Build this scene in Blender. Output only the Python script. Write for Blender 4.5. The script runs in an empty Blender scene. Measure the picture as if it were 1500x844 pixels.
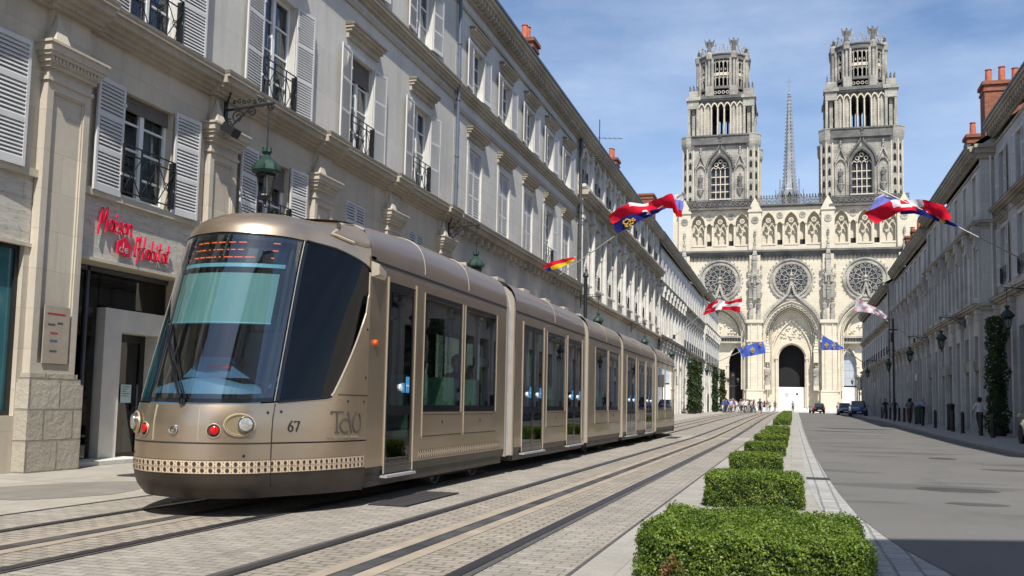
import bpy, bmesh, math, random
import numpy as np
from mathutils import Vector, Matrix
random.seed(7)
rng = np.random.default_rng(5)
sc = bpy.context.scene
COL = sc.collection
PI = math.pi
R = math.radians
W = {}

# ------------------------------------------------------------------ objects
def link(name, data, parent=None, loc=(0, 0, 0)):
    o = bpy.data.objects.new(name, data)
    COL.objects.link(o)
    loc = Vector(loc)
    if parent is not None:
        o.parent = parent
        o.location = loc - W[parent.name]
    else:
        o.location = loc
    W[o.name] = loc
    return o

def tag(o, label=None, cat=None, group=None, kind=None):
    if label: o['label'] = label
    if cat: o['category'] = cat
    if group: o['group'] = group
    if kind: o['kind'] = kind
    return o

def thing(name, loc, label, cat, group=None):
    return tag(link(name, None, None, loc), label, cat, group)

def copy_tree(o, delta, parent=None):
    c = o.copy(); COL.objects.link(c)
    if parent is not None: c.parent = parent
    W[c.name] = W[o.name] + Vector(delta)
    if parent is None: c.location = W[c.name]
    else: c.location = W[c.name] - W[parent.name]
    for ch in list(o.children): copy_tree(ch, delta, c)
    return c

class MB:
    def __init__(s, T=None):
        s.v = []; s.f = []; s.m = []; s.T = T; s.mi = 0
    def P(s, p):
        s.v.append(tuple(s.T(*p)) if s.T else tuple(p)); return len(s.v) - 1
    def face(s, idx): s.f.append(tuple(idx)); s.m.append(s.mi)
    def poly(s, pts): s.face([s.P(p) for p in pts])
    def quad(s, a, b, c, d): s.poly((a, b, c, d))
    def box(s, x0, x1, y0, y1, z0, z1):
        i = [s.P(p) for p in ((x0,y0,z0),(x1,y0,z0),(x1,y1,z0),(x0,y1,z0),(x0,y0,z1),(x1,y0,z1),(x1,y1,z1),(x0,y1,z1))]
        for q in ((0,3,2,1),(4,5,6,7),(0,1,5,4),(1,2,6,5),(2,3,7,6),(3,0,4,7)): s.face([i[k] for k in q])
    def hexa(s, p):
        i = [s.P(q) for q in p]
        for q in ((0,3,2,1),(4,5,6,7),(0,1,5,4),(1,2,6,5),(2,3,7,6),(3,0,4,7)): s.face([i[k] for k in q])
    def prism(s, pts, n0, n1):      # pts are (u,v), extruded along the third axis
        a = [s.P((u, v, n0)) for u, v in pts]; b = [s.P((u, v, n1)) for u, v in pts]
        s.face(a[::-1]); s.face(b); k = len(pts)
        for i in range(k): s.face((a[i], a[(i+1) % k], b[(i+1) % k], b[i]))
    def band(s, pa, pb, n0, n1, closed=False):   # strip between two (u,v) curves, with thickness
        a0 = [s.P((u, v, n0)) for u, v in pa]; b0 = [s.P((u, v, n0)) for u, v in pb]
        a1 = [s.P((u, v, n1)) for u, v in pa]; b1 = [s.P((u, v, n1)) for u, v in pb]
        k = len(pa)
        for i in range(k if closed else k - 1):
            j = (i + 1) % k
            s.face((a1[i], a1[j], b1[j], b1[i])); s.face((a0[i], b0[i], b0[j], a0[j]))
            s.face((a0[i], a0[j], a1[j], a1[i])); s.face((b0[i], b1[i], b1[j], b0[j]))
        if not closed:
            for i in (0, k - 1): s.face((a0[i], a1[i], b1[i], b0[i]))
    def tube(s, pts, r, seg=6, caps=True, r2=None):
        pts = [Vector(p) for p in pts]; rings = []
        for i, p in enumerate(pts):
            d = (pts[min(i+1, len(pts)-1)] - pts[max(i-1, 0)])
            if d.length < 1e-9: d = Vector((0, 0, 1))
            d.normalize()
            a = Vector((0, 0, 1)) if abs(d.z) < .9 else Vector((1, 0, 0))
            x = d.cross(a).normalized(); y = d.cross(x)
            rr = r if r2 is None else r + (r2 - r) * i / max(1, len(pts) - 1)
            rings.append([s.P(p + x*rr*math.cos(2*PI*k/seg) + y*rr*math.sin(2*PI*k/seg)) for k in range(seg)])
        for a, b in zip(rings, rings[1:]):
            for k in range(seg): s.face((a[k], a[(k+1) % seg], b[(k+1) % seg], b[k]))
        if caps: s.face(rings[0][::-1]); s.face(rings[-1])
    def lathe(s, prof, c, seg=12, axis=2, ang=2*PI, a0=0.0, sx=1, sy=1):  # prof: (r, h)
        rings = []
        full = abs(ang - 2*PI) < 1e-6
        nk = seg if full else seg + 1
        for r, h in prof:
            ring = []
            for k in range(nk):
                t = a0 + ang*k/seg; x, y = r*math.cos(t)*sx, r*math.sin(t)*sy
                q = {2: (x, y, h), 1: (x, h, y), 0: (h, x, y)}[axis]
                ring.append(s.P((c[0]+q[0], c[1]+q[1], c[2]+q[2])))
            rings.append(ring)
        for a, b in zip(rings, rings[1:]):
            for k in range(seg if full else seg): 
                j = (k+1) % nk
                s.face((a[k], a[j], b[j], b[k]))
        if full:
            if prof[0][0] > 1e-4: s.face(rings[0][::-1])
            if prof[-1][0] > 1e-4: s.face(rings[-1])
    def cone(s, c, r, h, seg=4, a0=0.0):
        s.lathe([(r, 0), (0.002, h)], c, seg, a0=a0)
    def grid(s, rows):
        ids = [[s.P(p) for p in r] for r in rows]
        for a, b in zip(ids, ids[1:]):
            for k in range(len(a) - 1): s.face((a[k], a[k+1], b[k+1], b[k]))
    def build(s, name, mat, parent=None, loc=None, smooth=False, weld=False, fix=True):
        if not s.f: return None
        if loc is None: loc = W[parent.name] if parent is not None else Vector((0, 0, 0))
        loc = Vector(loc)
        me = bpy.data.meshes.new(name)
        va = np.array(s.v) - np.array(loc)
        me.from_pydata(va.tolist(), [], s.f)
        for m in (mat if isinstance(mat, (list, tuple)) else [mat]): me.materials.append(m)
        me.polygons.foreach_set('material_index', s.m)
        if fix or weld:
            bm = bmesh.new(); bm.from_mesh(me)
            if weld: bmesh.ops.remove_doubles(bm, verts=bm.verts, dist=1e-4)
            if fix: bmesh.ops.recalc_face_normals(bm, faces=bm.faces)
            bm.to_mesh(me); bm.free()
        if smooth:
            me.polygons.foreach_set('use_smooth', [True]*len(me.polygons))
            me.set_sharp_from_angle(angle=R(38 if smooth is True else smooth))
        me.update()
        return link(name, me, parent, loc)

# ------------------------------------------------------------------ materials
def new_mat(name):
    m = bpy.data.materials.new(name); m.use_nodes = True
    nt = m.node_tree; nt.nodes.clear()
    return m, nt
class NT:
    def __init__(s, nt): s.nt = nt
    def n(s, typ, **kw):
        nd = s.nt.nodes.new(typ)
        for k, v in kw.items():
            if k.startswith('i_'):
                key = k[2:]; key = int(key) if key.isdigit() else key.replace('_', ' ')
                if isinstance(v, bpy.types.NodeSocket): s.nt.links.new(v, nd.inputs[key])
                else: nd.inputs[key].default_value = v
            else: setattr(nd, k, v)
        return nd
    def L(s, a, b): s.nt.links.new(a, b)
    def math(s, op, a, b=None, c=None):
        nd = s.nt.nodes.new('ShaderNodeMath'); nd.operation = op
        for i, v in enumerate((a, b, c)):
            if v is None: continue
            if isinstance(v, bpy.types.NodeSocket): s.L(v, nd.inputs[i])
            else: nd.inputs[i].default_value = v
        return nd.outputs[0]
    def mix(s, f, a, b, mode='MIX'):
        nd = s.nt.nodes.new('ShaderNodeMix'); nd.data_type = 'RGBA'; nd.blend_type = mode
        for i, v in ((0, f), (6, a), (7, b)):
            if isinstance(v, bpy.types.NodeSocket): s.L(v, nd.inputs[i])
            else: nd.inputs[i].default_value = v if i == 0 else (*v[:3], 1)
        return nd.outputs[2]
    def ramp(s, f, p0, p1, a=(0,0,0,1), b=(1,1,1,1)):
        nd = s.nt.nodes.new('ShaderNodeValToRGB'); e = nd.color_ramp.elements
        e[0].position = p0; e[1].position = p1; e[0].color = a; e[1].color = b
        s.L(f, nd.inputs[0]); return nd.outputs[0]
    def noise(s, vec, scale, detail=4, rough=.55):
        return s.n('ShaderNodeTexNoise', i_Vector=vec, i_Scale=scale, i_Detail=detail, i_Roughness=rough).outputs['Fac']
    def pos(s): return s.n('ShaderNodeNewGeometry').outputs['Position']
    def scaled(s, vec, v): return s.n('ShaderNodeVectorMath', operation='MULTIPLY', i_0=vec, i_1=v).outputs[0]
    def bump(s, h, strength, dist):
        return s.n('ShaderNodeBump', i_Height=h, i_Strength=strength, i_Distance=dist).outputs[0]
    def out(s, sh): s.L(sh, s.n('ShaderNodeOutputMaterial').inputs['Surface'])
def C(a): return (a[0], a[1], a[2], 1)

def mat(name, col, rough=.6, metal=0, var=.18, scale=4., bump=0., spec=.5, coat=0, col2=None):
    m, nt = new_mat(name); N = NT(nt)
    p = N.pos(); f = N.noise(p, scale, 5)
    d = col2 or tuple(c*(1-var) for c in col)
    u = tuple(min(1, c*(1+var)) for c in col)
    c = N.mix(N.ramp(f, .3, .7), d, u)
    b = N.n('ShaderNodeBsdfPrincipled', i_Base_Color=c, i_Roughness=rough, i_Metallic=metal)
    b.inputs['Specular IOR Level'].default_value = spec
    b.inputs['Coat Weight'].default_value = coat; b.inputs['Coat Roughness'].default_value = .08
    if bump: N.L(N.bump(N.noise(p, scale*6, 4), .6, bump), b.inputs['Normal'])
    N.out(b.outputs[0]); return m

def uvpos(N):     # u = x + y, v = z : works on every axis-aligned wall
    s = N.n('ShaderNodeSeparateXYZ', i_0=N.pos())
    u = N.math('ADD', s.outputs[0], s.outputs[1])
    return N.n('ShaderNodeCombineXYZ', i_0=u, i_1=s.outputs[2], i_2=0.0).outputs[0], s

def stone(name, col, bw=.9, bh=.42, joint=.012, jdark=.75, vary=.1, stain=.35, stain_col=(.12,.11,.1), streak=.3, bump=.01, rough=.85, grime=.5):
    m, nt = new_mat(name); N = NT(nt)
    uv, sp = uvpos(N); p = N.pos()
    br = N.n('ShaderNodeTexBrick', i_Vector=uv, i_Scale=1.0, i_Mortar_Size=joint, i_Mortar_Smooth=.3, i_Brick_Width=bw, i_Row_Height=bh,
             i_Color1=C([c*(1-vary) for c in col]), i_Color2=C([c*(1+vary) for c in col]), i_Mortar=C([c*jdark for c in col]))
    c = br.outputs['Color']
    big = N.noise(p, .35, 6, .6)
    c = N.mix(N.math('MULTIPLY', N.ramp(big, .42, .72), stain), c, stain_col)
    st = N.noise(N.scaled(p, (3.2, 3.2, .22)), 1.0, 5, .65)
    c = N.mix(N.math('MULTIPLY', N.ramp(st, .5, .75), streak), c, tuple(.5*x for x in col))
    fine = N.noise(p, 9, 6, .7)
    c = N.mix(N.math('MULTIPLY', N.ramp(fine, .35, .75), .28*grime*2), c, tuple(.62*x for x in col))
    h = N.math('ADD', N.math('MULTIPLY', br.outputs['Fac'], -.6), N.math('MULTIPLY', fine, .6))
    b = N.n('ShaderNodeBsdfPrincipled', i_Base_Color=c, i_Roughness=rough, i_Normal=N.bump(h, .7, bump))
    b.inputs['Specular IOR Level'].default_value = .25
    N.out(b.outputs[0]); return m

def glassmat(name, tint, trans, rough=.02, ior=1.45, refl=1.0):
    m, nt = new_mat(name); N = NT(nt)
    g_ = N.n('ShaderNodeNewGeometry'); dt = N.n('ShaderNodeVectorMath', operation='DOT_PRODUCT', i_0=g_.outputs['Normal'], i_1=g_.outputs['Incoming']).outputs['Value']
    fr = N.math('MULTIPLY_ADD', N.math('POWER', N.math('SUBTRACT', 1.0, N.math('ABSOLUTE', dt)), 5.0), .95, .05)
    t = N.n('ShaderNodeBsdfTransparent', i_Color=C([x*trans for x in tint])).outputs[0]
    g = N.n('ShaderNodeBsdfGlossy', i_Color=(1, 1, 1, 1), i_Roughness=rough).outputs[0]
    k = N.math('MINIMUM', N.math('MULTIPLY_ADD', fr, refl, .02), 1.0)
    N.out(N.n('ShaderNodeMixShader', i_0=k, i_1=t, i_2=g).outputs[0]); return m

def emis(name, col, s):
    m, nt = new_mat(name); N = NT(nt)
    N.out(N.n('ShaderNodeEmission', i_Color=C(col), i_Strength=s).outputs[0]); return m

M = {}
M['render'] = stone('render_wall', (.57,.55,.505), 2.2, 1.1, .004, .8, .05, .4, (.27,.25,.22), .45, .004)
M['block'] = stone('block_wall', (.58,.565,.52), 1.15, .46, .008, .62, .05, .3, (.2,.19,.17), .35, .008)
M['ashlar'] = stone('ashlar_cream', (.52,.465,.375), 1.3, .62, .004, .75, .06, .35, (.2,.17,.13), .4, .006)
M['trim'] = stone('trim_stone', (.45,.4,.32), 1.7, 9, .004, .7, .05, .5, (.1,.085,.065), .5, .01, grime=.9)
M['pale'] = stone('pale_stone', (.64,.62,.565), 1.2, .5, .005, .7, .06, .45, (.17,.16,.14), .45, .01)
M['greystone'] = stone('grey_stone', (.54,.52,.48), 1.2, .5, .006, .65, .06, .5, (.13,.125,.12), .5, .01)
M['rough'] = stone('rough_block', (.42,.38,.31), .62, .47, .02, .6, .12, .3, (.2,.17,.13), .3, .06)
M['travertine_old'] = stone('travertine', (.45,.425,.38), 1.6, 3.0, .003, .8, .05, .4, (.22,.2,.17), .3, .01)
def travertine():
    m, nt = new_mat('travertine'); N = NT(nt); p = N.pos()
    a = N.noise(N.scaled(p, (1.5, 1.5, 9)), 1.6, 7, .7); b_ = N.noise(N.scaled(p, (4, 4, 12)), 1.6, 4, .7)
    c = N.mix(N.ramp(a, .35, .65), (.42,.39,.33), (.56,.53,.47)); c = N.mix(N.math('MULTIPLY', N.ramp(b_, .56, .66), .5), c, (.13,.11,.09))
    uv, _ = uvpos(N); br = N.n('ShaderNodeTexBrick', i_Vector=uv, i_Scale=1.0, i_Mortar_Size=.004, i_Brick_Width=1.1, i_Row_Height=.52, i_Color1=(1,1,1,1), i_Color2=(.93,.92,.9,1), i_Mortar=(.6,.58,.55,1))
    c = N.mix(1.0, c, br.outputs['Color'], 'MULTIPLY')
    b = N.n('ShaderNodeBsdfPrincipled', i_Base_Color=c, i_Roughness=.8, i_Normal=N.bump(b_, .5, .01)); N.out(b.outputs[0]); return m
M['travertine'] = travertine()
M['lichen'] = mat('lichen_dark_stone', (.085,.075,.06), .95, 0, .5, 4, .01, col2=(.2,.17,.13))
M['marble'] = mat('door_marble', (.6,.58,.53), .45, 0, .08, 3)
M['cath'] = stone('cathedral_stone', (.6,.54,.425), 1.4, .6, .02, .8, .05, .3, (.3,.27,.21), .3, .02)
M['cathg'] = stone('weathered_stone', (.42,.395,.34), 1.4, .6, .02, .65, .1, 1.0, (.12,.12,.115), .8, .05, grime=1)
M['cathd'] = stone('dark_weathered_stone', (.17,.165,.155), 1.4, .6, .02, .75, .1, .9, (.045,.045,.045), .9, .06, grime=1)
M['shutter'] = mat('shutter_paint', (.53,.525,.51), .55, 0, .07, 2)
M['shutterw'] = mat('shutter_edge_paint', (.68,.685,.68), .55, 0, .05, 2)
M['white'] = mat('white_paint', (.72,.72,.7), .5, 0, .06, 3)
M['darkgap'] = mat('dark_interior', (.012,.012,.013), .9, 0, .2, 1)
M['pane'] = mat('window_pane', (.03,.035,.04), .06, 0, .3, .5, spec=.6)
M['shoppane'] = mat('shop_pane', (.012,.013,.014), .45, 0, .5, .8, spec=.12)
M['curtain'] = mat('curtain', (.35,.34,.32), .9, 0, .1, 4)
M['iron'] = mat('black_iron', (.012,.013,.014), .45, 0, .2, 5)
M['blind'] = mat('roller_blind', (.13,.115,.1), .8, 0, .1, 4)
M['slate'] = mat('slate_roof', (.075,.08,.09), .6, 0, .3, 3, .01)
M['zinc'] = mat('zinc', (.12,.14,.17), .4, .5, .15, 3)
M['drainblue'] = mat('blue_grey_pipe', (.1,.13,.17), .45, .1, .15, 2)
M['castiron'] = mat('cast_iron_pipe', (.06,.065,.07), .5, .2, .2, 3)
M['glassw'] = glassmat('clear_window_glass', (.85,.95,1), .75)
M['teal'] = mat('teal_display_glass', (.03,.12,.14), .08, 0, .4, .7)
M['shopglass'] = glassmat('shop_glass', (.7,.72,.68), .4)
M['brick'] = stone('chimney_brick', (.22,.085,.05), .24, .08, .014, 1.5, .3, .3, (.06,.03,.025), .2, .01)
M['pot'] = mat('terracotta', (.4,.11,.06), .8, 0, .25, 5)
M['green'] = mat('lamp_green', (.016,.045,.034), .45, .2, .25, 5)
M['lampglass'] = glassmat('lantern_glass', (.8,.85,.85), .7)

# ------------------------------------------------------------------ ground
def zg(y):
    ks = [(-500, 0), (38, 0), (52, .1), (78, .33), (115, .54), (160, .65), (205, .9), (900, 1.0)]
    for (a, p), (b, q) in zip(ks, ks[1:]):
        if y <= b: return p + (q - p)*(y - a)/(b - a)
    return 1.0

def interp(tab, y):
    if y <= tab[0][0]: return tab[0][1]
    for (a, p), (b, q) in zip(tab, tab[1:]):
        if y <= b: return p + (q - p)*(y - a)/(b - a)
    return tab[-1][1]

def yrange(y0, y1, step=None):
    ys = [y0]; y = y0
    while y < y1 - 1e-6:
        y = min(y1, y + (step or (0.8 if -10 < y < 30 else (4 if y < 210 else 60)))); ys.append(y)
    return ys

def sheet(name, xl, xr, y0, y1, z, m, step=None, parent=None, skirt=0, kind='structure'):
    fl = xl if callable(xl) else (lambda y: xl); fr = xr if callable(xr) else (lambda y: xr)
    mb = MB(); ys = yrange(y0, y1, step)
    rows = [[(fl(y), y, zg(y)+z), (fr(y), y, zg(y)+z)] for y in ys]
    if skirt: rows = [[(r[0][0], r[0][1], r[0][2]-skirt)] + r + [(r[1][0], r[1][1], r[1][2]-skirt)] for r in rows]
    mb.grid(rows)
    o = mb.build(name, m, parent)
    if kind and parent is None: o['kind'] = kind
    return o

def paving(name, c1, c2, mortar, bw, bh, ms, rot=False, bump=.012, rough=.8, patch=.5, offset=.5, tint=None):
    m, nt = new_mat(name); N = NT(nt); p = N.pos()
    vec = p
    if rot:
        s = N.n('ShaderNodeSeparateXYZ', i_0=p); vec = N.n('ShaderNodeCombineXYZ', i_0=s.outputs[1], i_1=s.outputs[0], i_2=0.0).outputs[0]
    wob = N.n('ShaderNodeTexNoise', i_Vector=p, i_Scale=2.5, i_Detail=2.0)
    vec = N.n('ShaderNodeVectorMath', operation='MULTIPLY_ADD', i_0=wob.outputs['Color'], i_1=(.03, .03, 0), i_2=vec).outputs[0]
    br = N.n('ShaderNodeTexBrick', i_Vector=vec, i_Scale=1.0, i_Mortar_Size=ms, i_Mortar_Smooth=.25, i_Brick_Width=bw, i_Row_Height=bh,
             i_Color1=C(c1), i_Color2=C(c2), i_Mortar=C(mortar), offset=offset)
    c = br.outputs['Color']
    big = N.noise(p, .5, 7, .65)
    c = N.mix(N.math('MULTIPLY', N.ramp(big, .42, .7), patch), c, tuple(.6*x for x in c1))
    mid = N.noise(p, 3.5, 6, .7)
    c = N.mix(N.math('MULTIPLY', N.ramp(mid, .45, .7), .35), c, tuple(min(1, 1.35*x) for x in c2))
    fine = N.noise(p, 45, 4, .7)
    c = N.mix(N.math('MULTIPLY', N.ramp(fine, .45, .75), .4), c, tuple(.55*x for x in c1))
    sl = N.noise(N.scaled(p, (1.1, .12, 1)), 3.0, 5, .7)
    c = N.mix(N.math('MULTIPLY', N.ramp(sl, .55, .75), .35), c, tuple(.5*x for x in c1))
    h = N.math('ADD', N.math('MULTIPLY', br.outputs['Fac'], -1.0), N.math('MULTIPLY', N.noise(p, 22, 5, .7), .9))
    b = N.n('ShaderNodeBsdfPrincipled', i_Base_Color=c, i_Roughness=rough, i_Normal=N.bump(h, .8, bump))
    b.inputs['Specular IOR Level'].default_value = .3
    N.out(b.outputs[0]); return m

def asphalt(name, base):
    m, nt = new_mat(name); N = NT(nt); p = N.pos()
    f = N.noise(p, 130, 3, .8)
    c = N.mix(N.ramp(f, .3, .75), tuple(.7*x for x in base), tuple(1.45*x for x in base))
    big = N.noise(p, .22, 6, .6)
    c = N.mix(N.math('MULTIPLY', N.ramp(big, .4, .68), .4), c, tuple(.62*x for x in base))
    mid = N.noise(N.scaled(p, (.5, .16, 1)), 1.2, 7, .65)
    c = N.mix(N.math('MULTIPLY', N.ramp(mid, .54, .66), .35), c, tuple(.5*x for x in base))
    # damp repair patches with an outline of their own
    v = N.n('ShaderNodeTexNoise', i_Vector=N.scaled(p, (.33, .85, 1)), i_Scale=.55, i_Detail=3.0).outputs['Fac']
    c = N.mix(N.math('MULTIPLY', N.ramp(v, .58, .63), .5), c, tuple(.45*x for x in base))
    b = N.n('ShaderNodeBsdfPrincipled', i_Base_Color=c, i_Roughness=.85, i_Normal=N.bump(f, .5, .006))
    b.inputs['Specular IOR Level'].default_value = .3
    N.out(b.outputs[0]); return m

M['setts'] = paving('stone_setts', (.24,.217,.185), (.318,.29,.247), (.15,.133,.11), .21, .105, .008)
M['settst'] = paving('track_setts', (.245,.215,.175), (.325,.288,.235), (.12,.103,.082), .19, .105, .011, bump=.018)
M['flags'] = paving('stone_flags', (.3,.275,.235), (.35,.325,.28), (.2,.18,.15), .9, .5, .006, patch=.35)
M['median'] = paving('median_flags', (.27,.255,.225), (.32,.305,.27), (.24,.225,.2), .8, 1.1, .005, patch=.3)
M['pavers'] = paving('edge_pavers', (.28,.275,.26), (.36,.35,.33), (.15,.145,.135), .3, .19, .014, rot=True, patch=.3)
M['whitekerb'] = paving('white_kerb', (.45,.44,.4), (.55,.53,.5), (.3,.28,.25), .9, .4, .01, patch=.2)
M['asphalt'] = asphalt('asphalt', (.125,.12,.112))
M['parvis'] = paving('parvis_paving', (.42,.4,.36), (.5,.48,.43), (.3,.28,.25), .9, .5, .01, patch=.3)
M['kerb'] = mat('granite_kerb', (.27,.26,.24), .8, 0, .2, 6, .004)
M['rail'] = mat('rail_steel', (.09,.088,.09), .38, .8, .25, 9)
M['groove'] = mat('rail_groove', (.025,.024,.025), .7, .1, .2, 5)
M['rubber'] = mat('rail_seal', (.065,.06,.058), .8, 0, .25, 8)
M['railbed'] = mat('rail_concrete', (.27,.225,.17), .85, 0, .2, 2)
M['aps'] = paving('conductor_segments', (.03,.03,.033), (.085,.08,.075), (.02,.02,.02), 3, .33, .004, patch=.3, offset=0)
M['grate'] = mat('iron_grate', (.055,.05,.052), .6, .3, .3, 40)

EX = [(-20, 5), (0, 2.9), (3, 2.15), (5, 1.68), (7.84, 1.13), (9.5, .88), (11.65, .72), (15, .64), (18.6, .6), (26, .57), (60, .6), (170, 1.0)]
edge = lambda y: interp(EX, y)
IX = [(-20, 4.2), (0, 2.1), (3, 1.4), (5, 1.0), (7.75, .62), (9.2, .47), (11, .37), (14.4, .27), (18, .22), (26, .25), (60, .28), (170, .65)]
inner = lambda y: interp(IX, y)
KR = lambda y: interp([(-30, 6.2), (30, 6.2), (60, 6.5), (150, 6.7)], y)

sheet('ground', -600, 600, -150, 900, -.012, M['flags'], 8)
sheet('tramway_paving', -7.42, -1.52, -30, 158, -.004, M['setts'])
sheet('left_footway', -13, -7.44, -30, 158, -.002, M['flags'])
sheet('median_paving', -1.5, inner, -30, 158, 0, M['median'])
sheet('paver_strip', inner, edge, -30, 158, .004, M['pavers'])
sheet('road', edge, KR, -30, 158, .008, M['asphalt'])
sheet('right_footway', lambda y: KR(y)+.16, 10.3, -30, 150, .1, M['flags'])
sheet('right_kerb', KR, lambda y: KR(y)+.16, -30, 150, .104, M['kerb'], skirt=.12)
sheet('parvis', -60, 60, 158, 213, .004, M['parvis'])
sheet('paving_joint', -7.45, -7.41, -30, 158, .003, M['rubber'])
sheet('paving_joint', -1.53, -1.50, -30, 158, .004, M['rubber'])

def track(c, label, rr=.09):
    t = thing('tram_track', (c, 60, 0), label, 'tram track', 'tram tracks along the street')
    sheet('track_bed', c-.68, c+.68, -30, 185, .000, M['settst'], parent=t)
    for s in (-1, 1):
        x = c + s*.74
        sheet('rail_seal', x-rr, x+rr, -30, 185, .004, M['rubber'], parent=t)
        sheet('rail', x-.035-.02*s, x+.035-.02*s+.01, -30, 185, .010, M['rail'], parent=t)
        sheet('rail_groove', x+(.045 if s < 0 else -.085), x+(.085 if s < 0 else -.045), -30, 185, .008, M['groove'], parent=t)
    sheet('conductor_bed', c-.21, c+.21, -30, 185, .004, M['railbed'], parent=t)
    sheet('conductor_rail', c-.075, c+.075, -30, 185, .009, M['aps'], parent=t)
track(-5.85, 'grooved rails in stone setts running beneath the bronze tram', .06)
track(-2.96, 'empty grooved rails in stone setts beside the clipped hedges', .085)

def grate(x0, x1, y0, y1, label):
    mb = MB(); z = zg(y0)
    t = thing('drain_grate', ((x0+x1)/2, (y0+y1)/2, z), label, 'drain grate')
    mb.box(x0, x1, y0, y1, z-.01, z+.006); mb.build('pit', M['groove'], t)
    mb = MB(); n = max(4, int((y1-y0)/.07))
    for i in range(n): mb.box(x0+.02, x1-.02, y0+(y1-y0)*(i+.2)/n, y0+(y1-y0)*(i+.75)/n, z+.006, z+.014)
    for x in (x0, (x0+x1)/2-.01, x1-.02): mb.box(x, x+.02, y0, y1, z+.0145, z+.017)
    mb.build('grille', M['grate'], t)
grate(-4.68, -4.2, 10.3, 12.1, 'dark rectangular grating between the two tracks beside the front of the tram')
grate(-4.6, -4.15, 36.5, 38.6, 'dark rectangular grating between the tracks near the tail of the tram')
grate(-9.6, -8.7, 12.2, 14.6, 'dark flat grating in the left footway before the nose of the tram')
grate(.24, .62, 17.4, 17.9, 'small drain grating in the curved paver strip right of the hedges')

# ------------------------------------------------------------------ world, sun, camera
w = bpy.data.worlds.new("World"); sc.world = w; w.use_nodes = True
nt = w.node_tree; N = NT(nt); nt.nodes.clear()
SUNV = Vector((.23, -.66, 1.0)).normalized()
el = math.asin(SUNV.z)
sky = N.n('ShaderNodeTexSky', sky_type='NISHITA', sun_disc=False, sun_elevation=el)
sky.sun_rotation = math.atan2(SUNV.x, SUNV.y)
sky.air_density = 1.0; sky.dust_density = .6; sky.ozone_density = 1.6; sky.altitude = 100
tc = N.n('ShaderNodeTexCoord').outputs['Generated']
n1 = N.noise(N.scaled(tc, (1.2, .8, 3.6)), 2.3, 7, .6)
n2 = N.noise(N.scaled(tc, (1, 1, 2.2)), 7.0, 6, .65)
cl = N.math('MULTIPLY', N.ramp(n1, .4, .74), N.math('MULTIPLY_ADD', n2, .9, .25))
elev = N.n('ShaderNodeSeparateXYZ', i_0=tc).outputs[2]
blue = N.n('ShaderNodeVectorMath', operation='MULTIPLY', i_0=sky.outputs[0], i_1=(.92, .99, 1.08)).outputs[0]
blue = N.mix(N.math('MULTIPLY', N.ramp(elev, .0, .34, (1,1,1,1), (0,0,0,1)), .75), blue, (5.0, 6.0, 7.8))
skyc = N.mix(N.math('MULTIPLY', cl, .48), blue, (7.0, 7.7, 8.8))
bg = N.n('ShaderNodeBackground', i_Color=skyc, i_Strength=.1)
N.L(bg.outputs[0], N.n('ShaderNodeOutputWorld').inputs['Surface'])

sd = bpy.data.lights.new('sun', 'SUN'); sd.energy = 4.9; sd.angle = R(.53); sd.color = (1, .955, .88)
so = bpy.data.objects.new('sun', sd); COL.objects.link(so); so.location = (20, -60, 90)
so.rotation_euler = SUNV.to_track_quat('Z', 'Y').to_euler()

def camera():
    f, cy, yaw, pitch, roll = 1410.06, 467.07, .2837, .0872, .0213
    fwd = Vector((-math.sin(yaw)*math.cos(pitch), math.cos(yaw)*math.cos(pitch), math.sin(pitch)))
    right = Vector((math.cos(yaw), math.sin(yaw), 0)); up = right.cross(fwd)
    r2 = math.cos(roll)*right + math.sin(roll)*up; u2 = -math.sin(roll)*right + math.cos(roll)*up
    cd = bpy.data.cameras.new('camera'); co = bpy.data.objects.new('camera', cd); COL.objects.link(co)
    m = Matrix((r2, u2, -fwd)).transposed().to_4x4(); m.translation = Vector((0, 0, 1.2))
    co.matrix_world = m
    cd.sensor_width = 36; cd.sensor_fit = 'HORIZONTAL'; cd.lens = 36*f/1500
    cd.shift_y = (cy-422)/1500
    cd.clip_start = .1; cd.clip_end = 3000
    sc.camera = co
camera()
sc.view_settings.view_transform = 'Standard'; sc.view_settings.look = 'None'
sc.view_settings.gamma = 1; sc.view_settings.exposure = .5; sc.view_settings.use_curve_mapping = False

def patch(name, cx, cy, rx, ry, z, m, seed, n=28):
    r = random.Random(seed); mb = MB(); k = [r.uniform(.75, 1.15) for _ in range(n)]; k = [(k[i-1]+k[i]+k[(i+1) % n])/3 for i in range(n)]
    mb.poly([(cx+rx*k[i]*math.cos(2*PI*i/n), cy+ry*k[i]*math.sin(2*PI*i/n), z+zg(cy)) for i in range(n)]); o = mb.build(name, m, fix=False); o['kind'] = 'structure'
M['tarpatch'] = asphalt('tar_patch', (.07,.067,.063)); M['darker'] = paving('darker_flags', (.19,.175,.15), (.22,.2,.175), (.14,.13,.11), .9, .5, .006, patch=.3)
patch('road_patch', 2.45, 16.3, .62, .42, .012, M['tarpatch'], 3); patch('road_patch', 2.3, 13.9, .4, .22, .012, M['tarpatch'], 5); patch('road_patch', 3.4, 58, 2.2, 1.6, .012, M['tarpatch'], 8)
patch('road_patch', 4.3, 22.5, .5, .35, .012, M['tarpatch'], 9); patch('footway_patch', -8.75, 10.2, .95, 1.3, .002, M['darker'], 4)  # irregular sheet of darker flags laid on the left footway
mb = MB(); mb.lathe([(.33, 0), (.33, .004)], (3.7, 27, .012), 24); o = tag(mb.build('manhole_cover', M['grate'], None, (3.7, 27, 0)), 'round iron manhole cover set in the carriageway', 'manhole cover')
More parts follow.
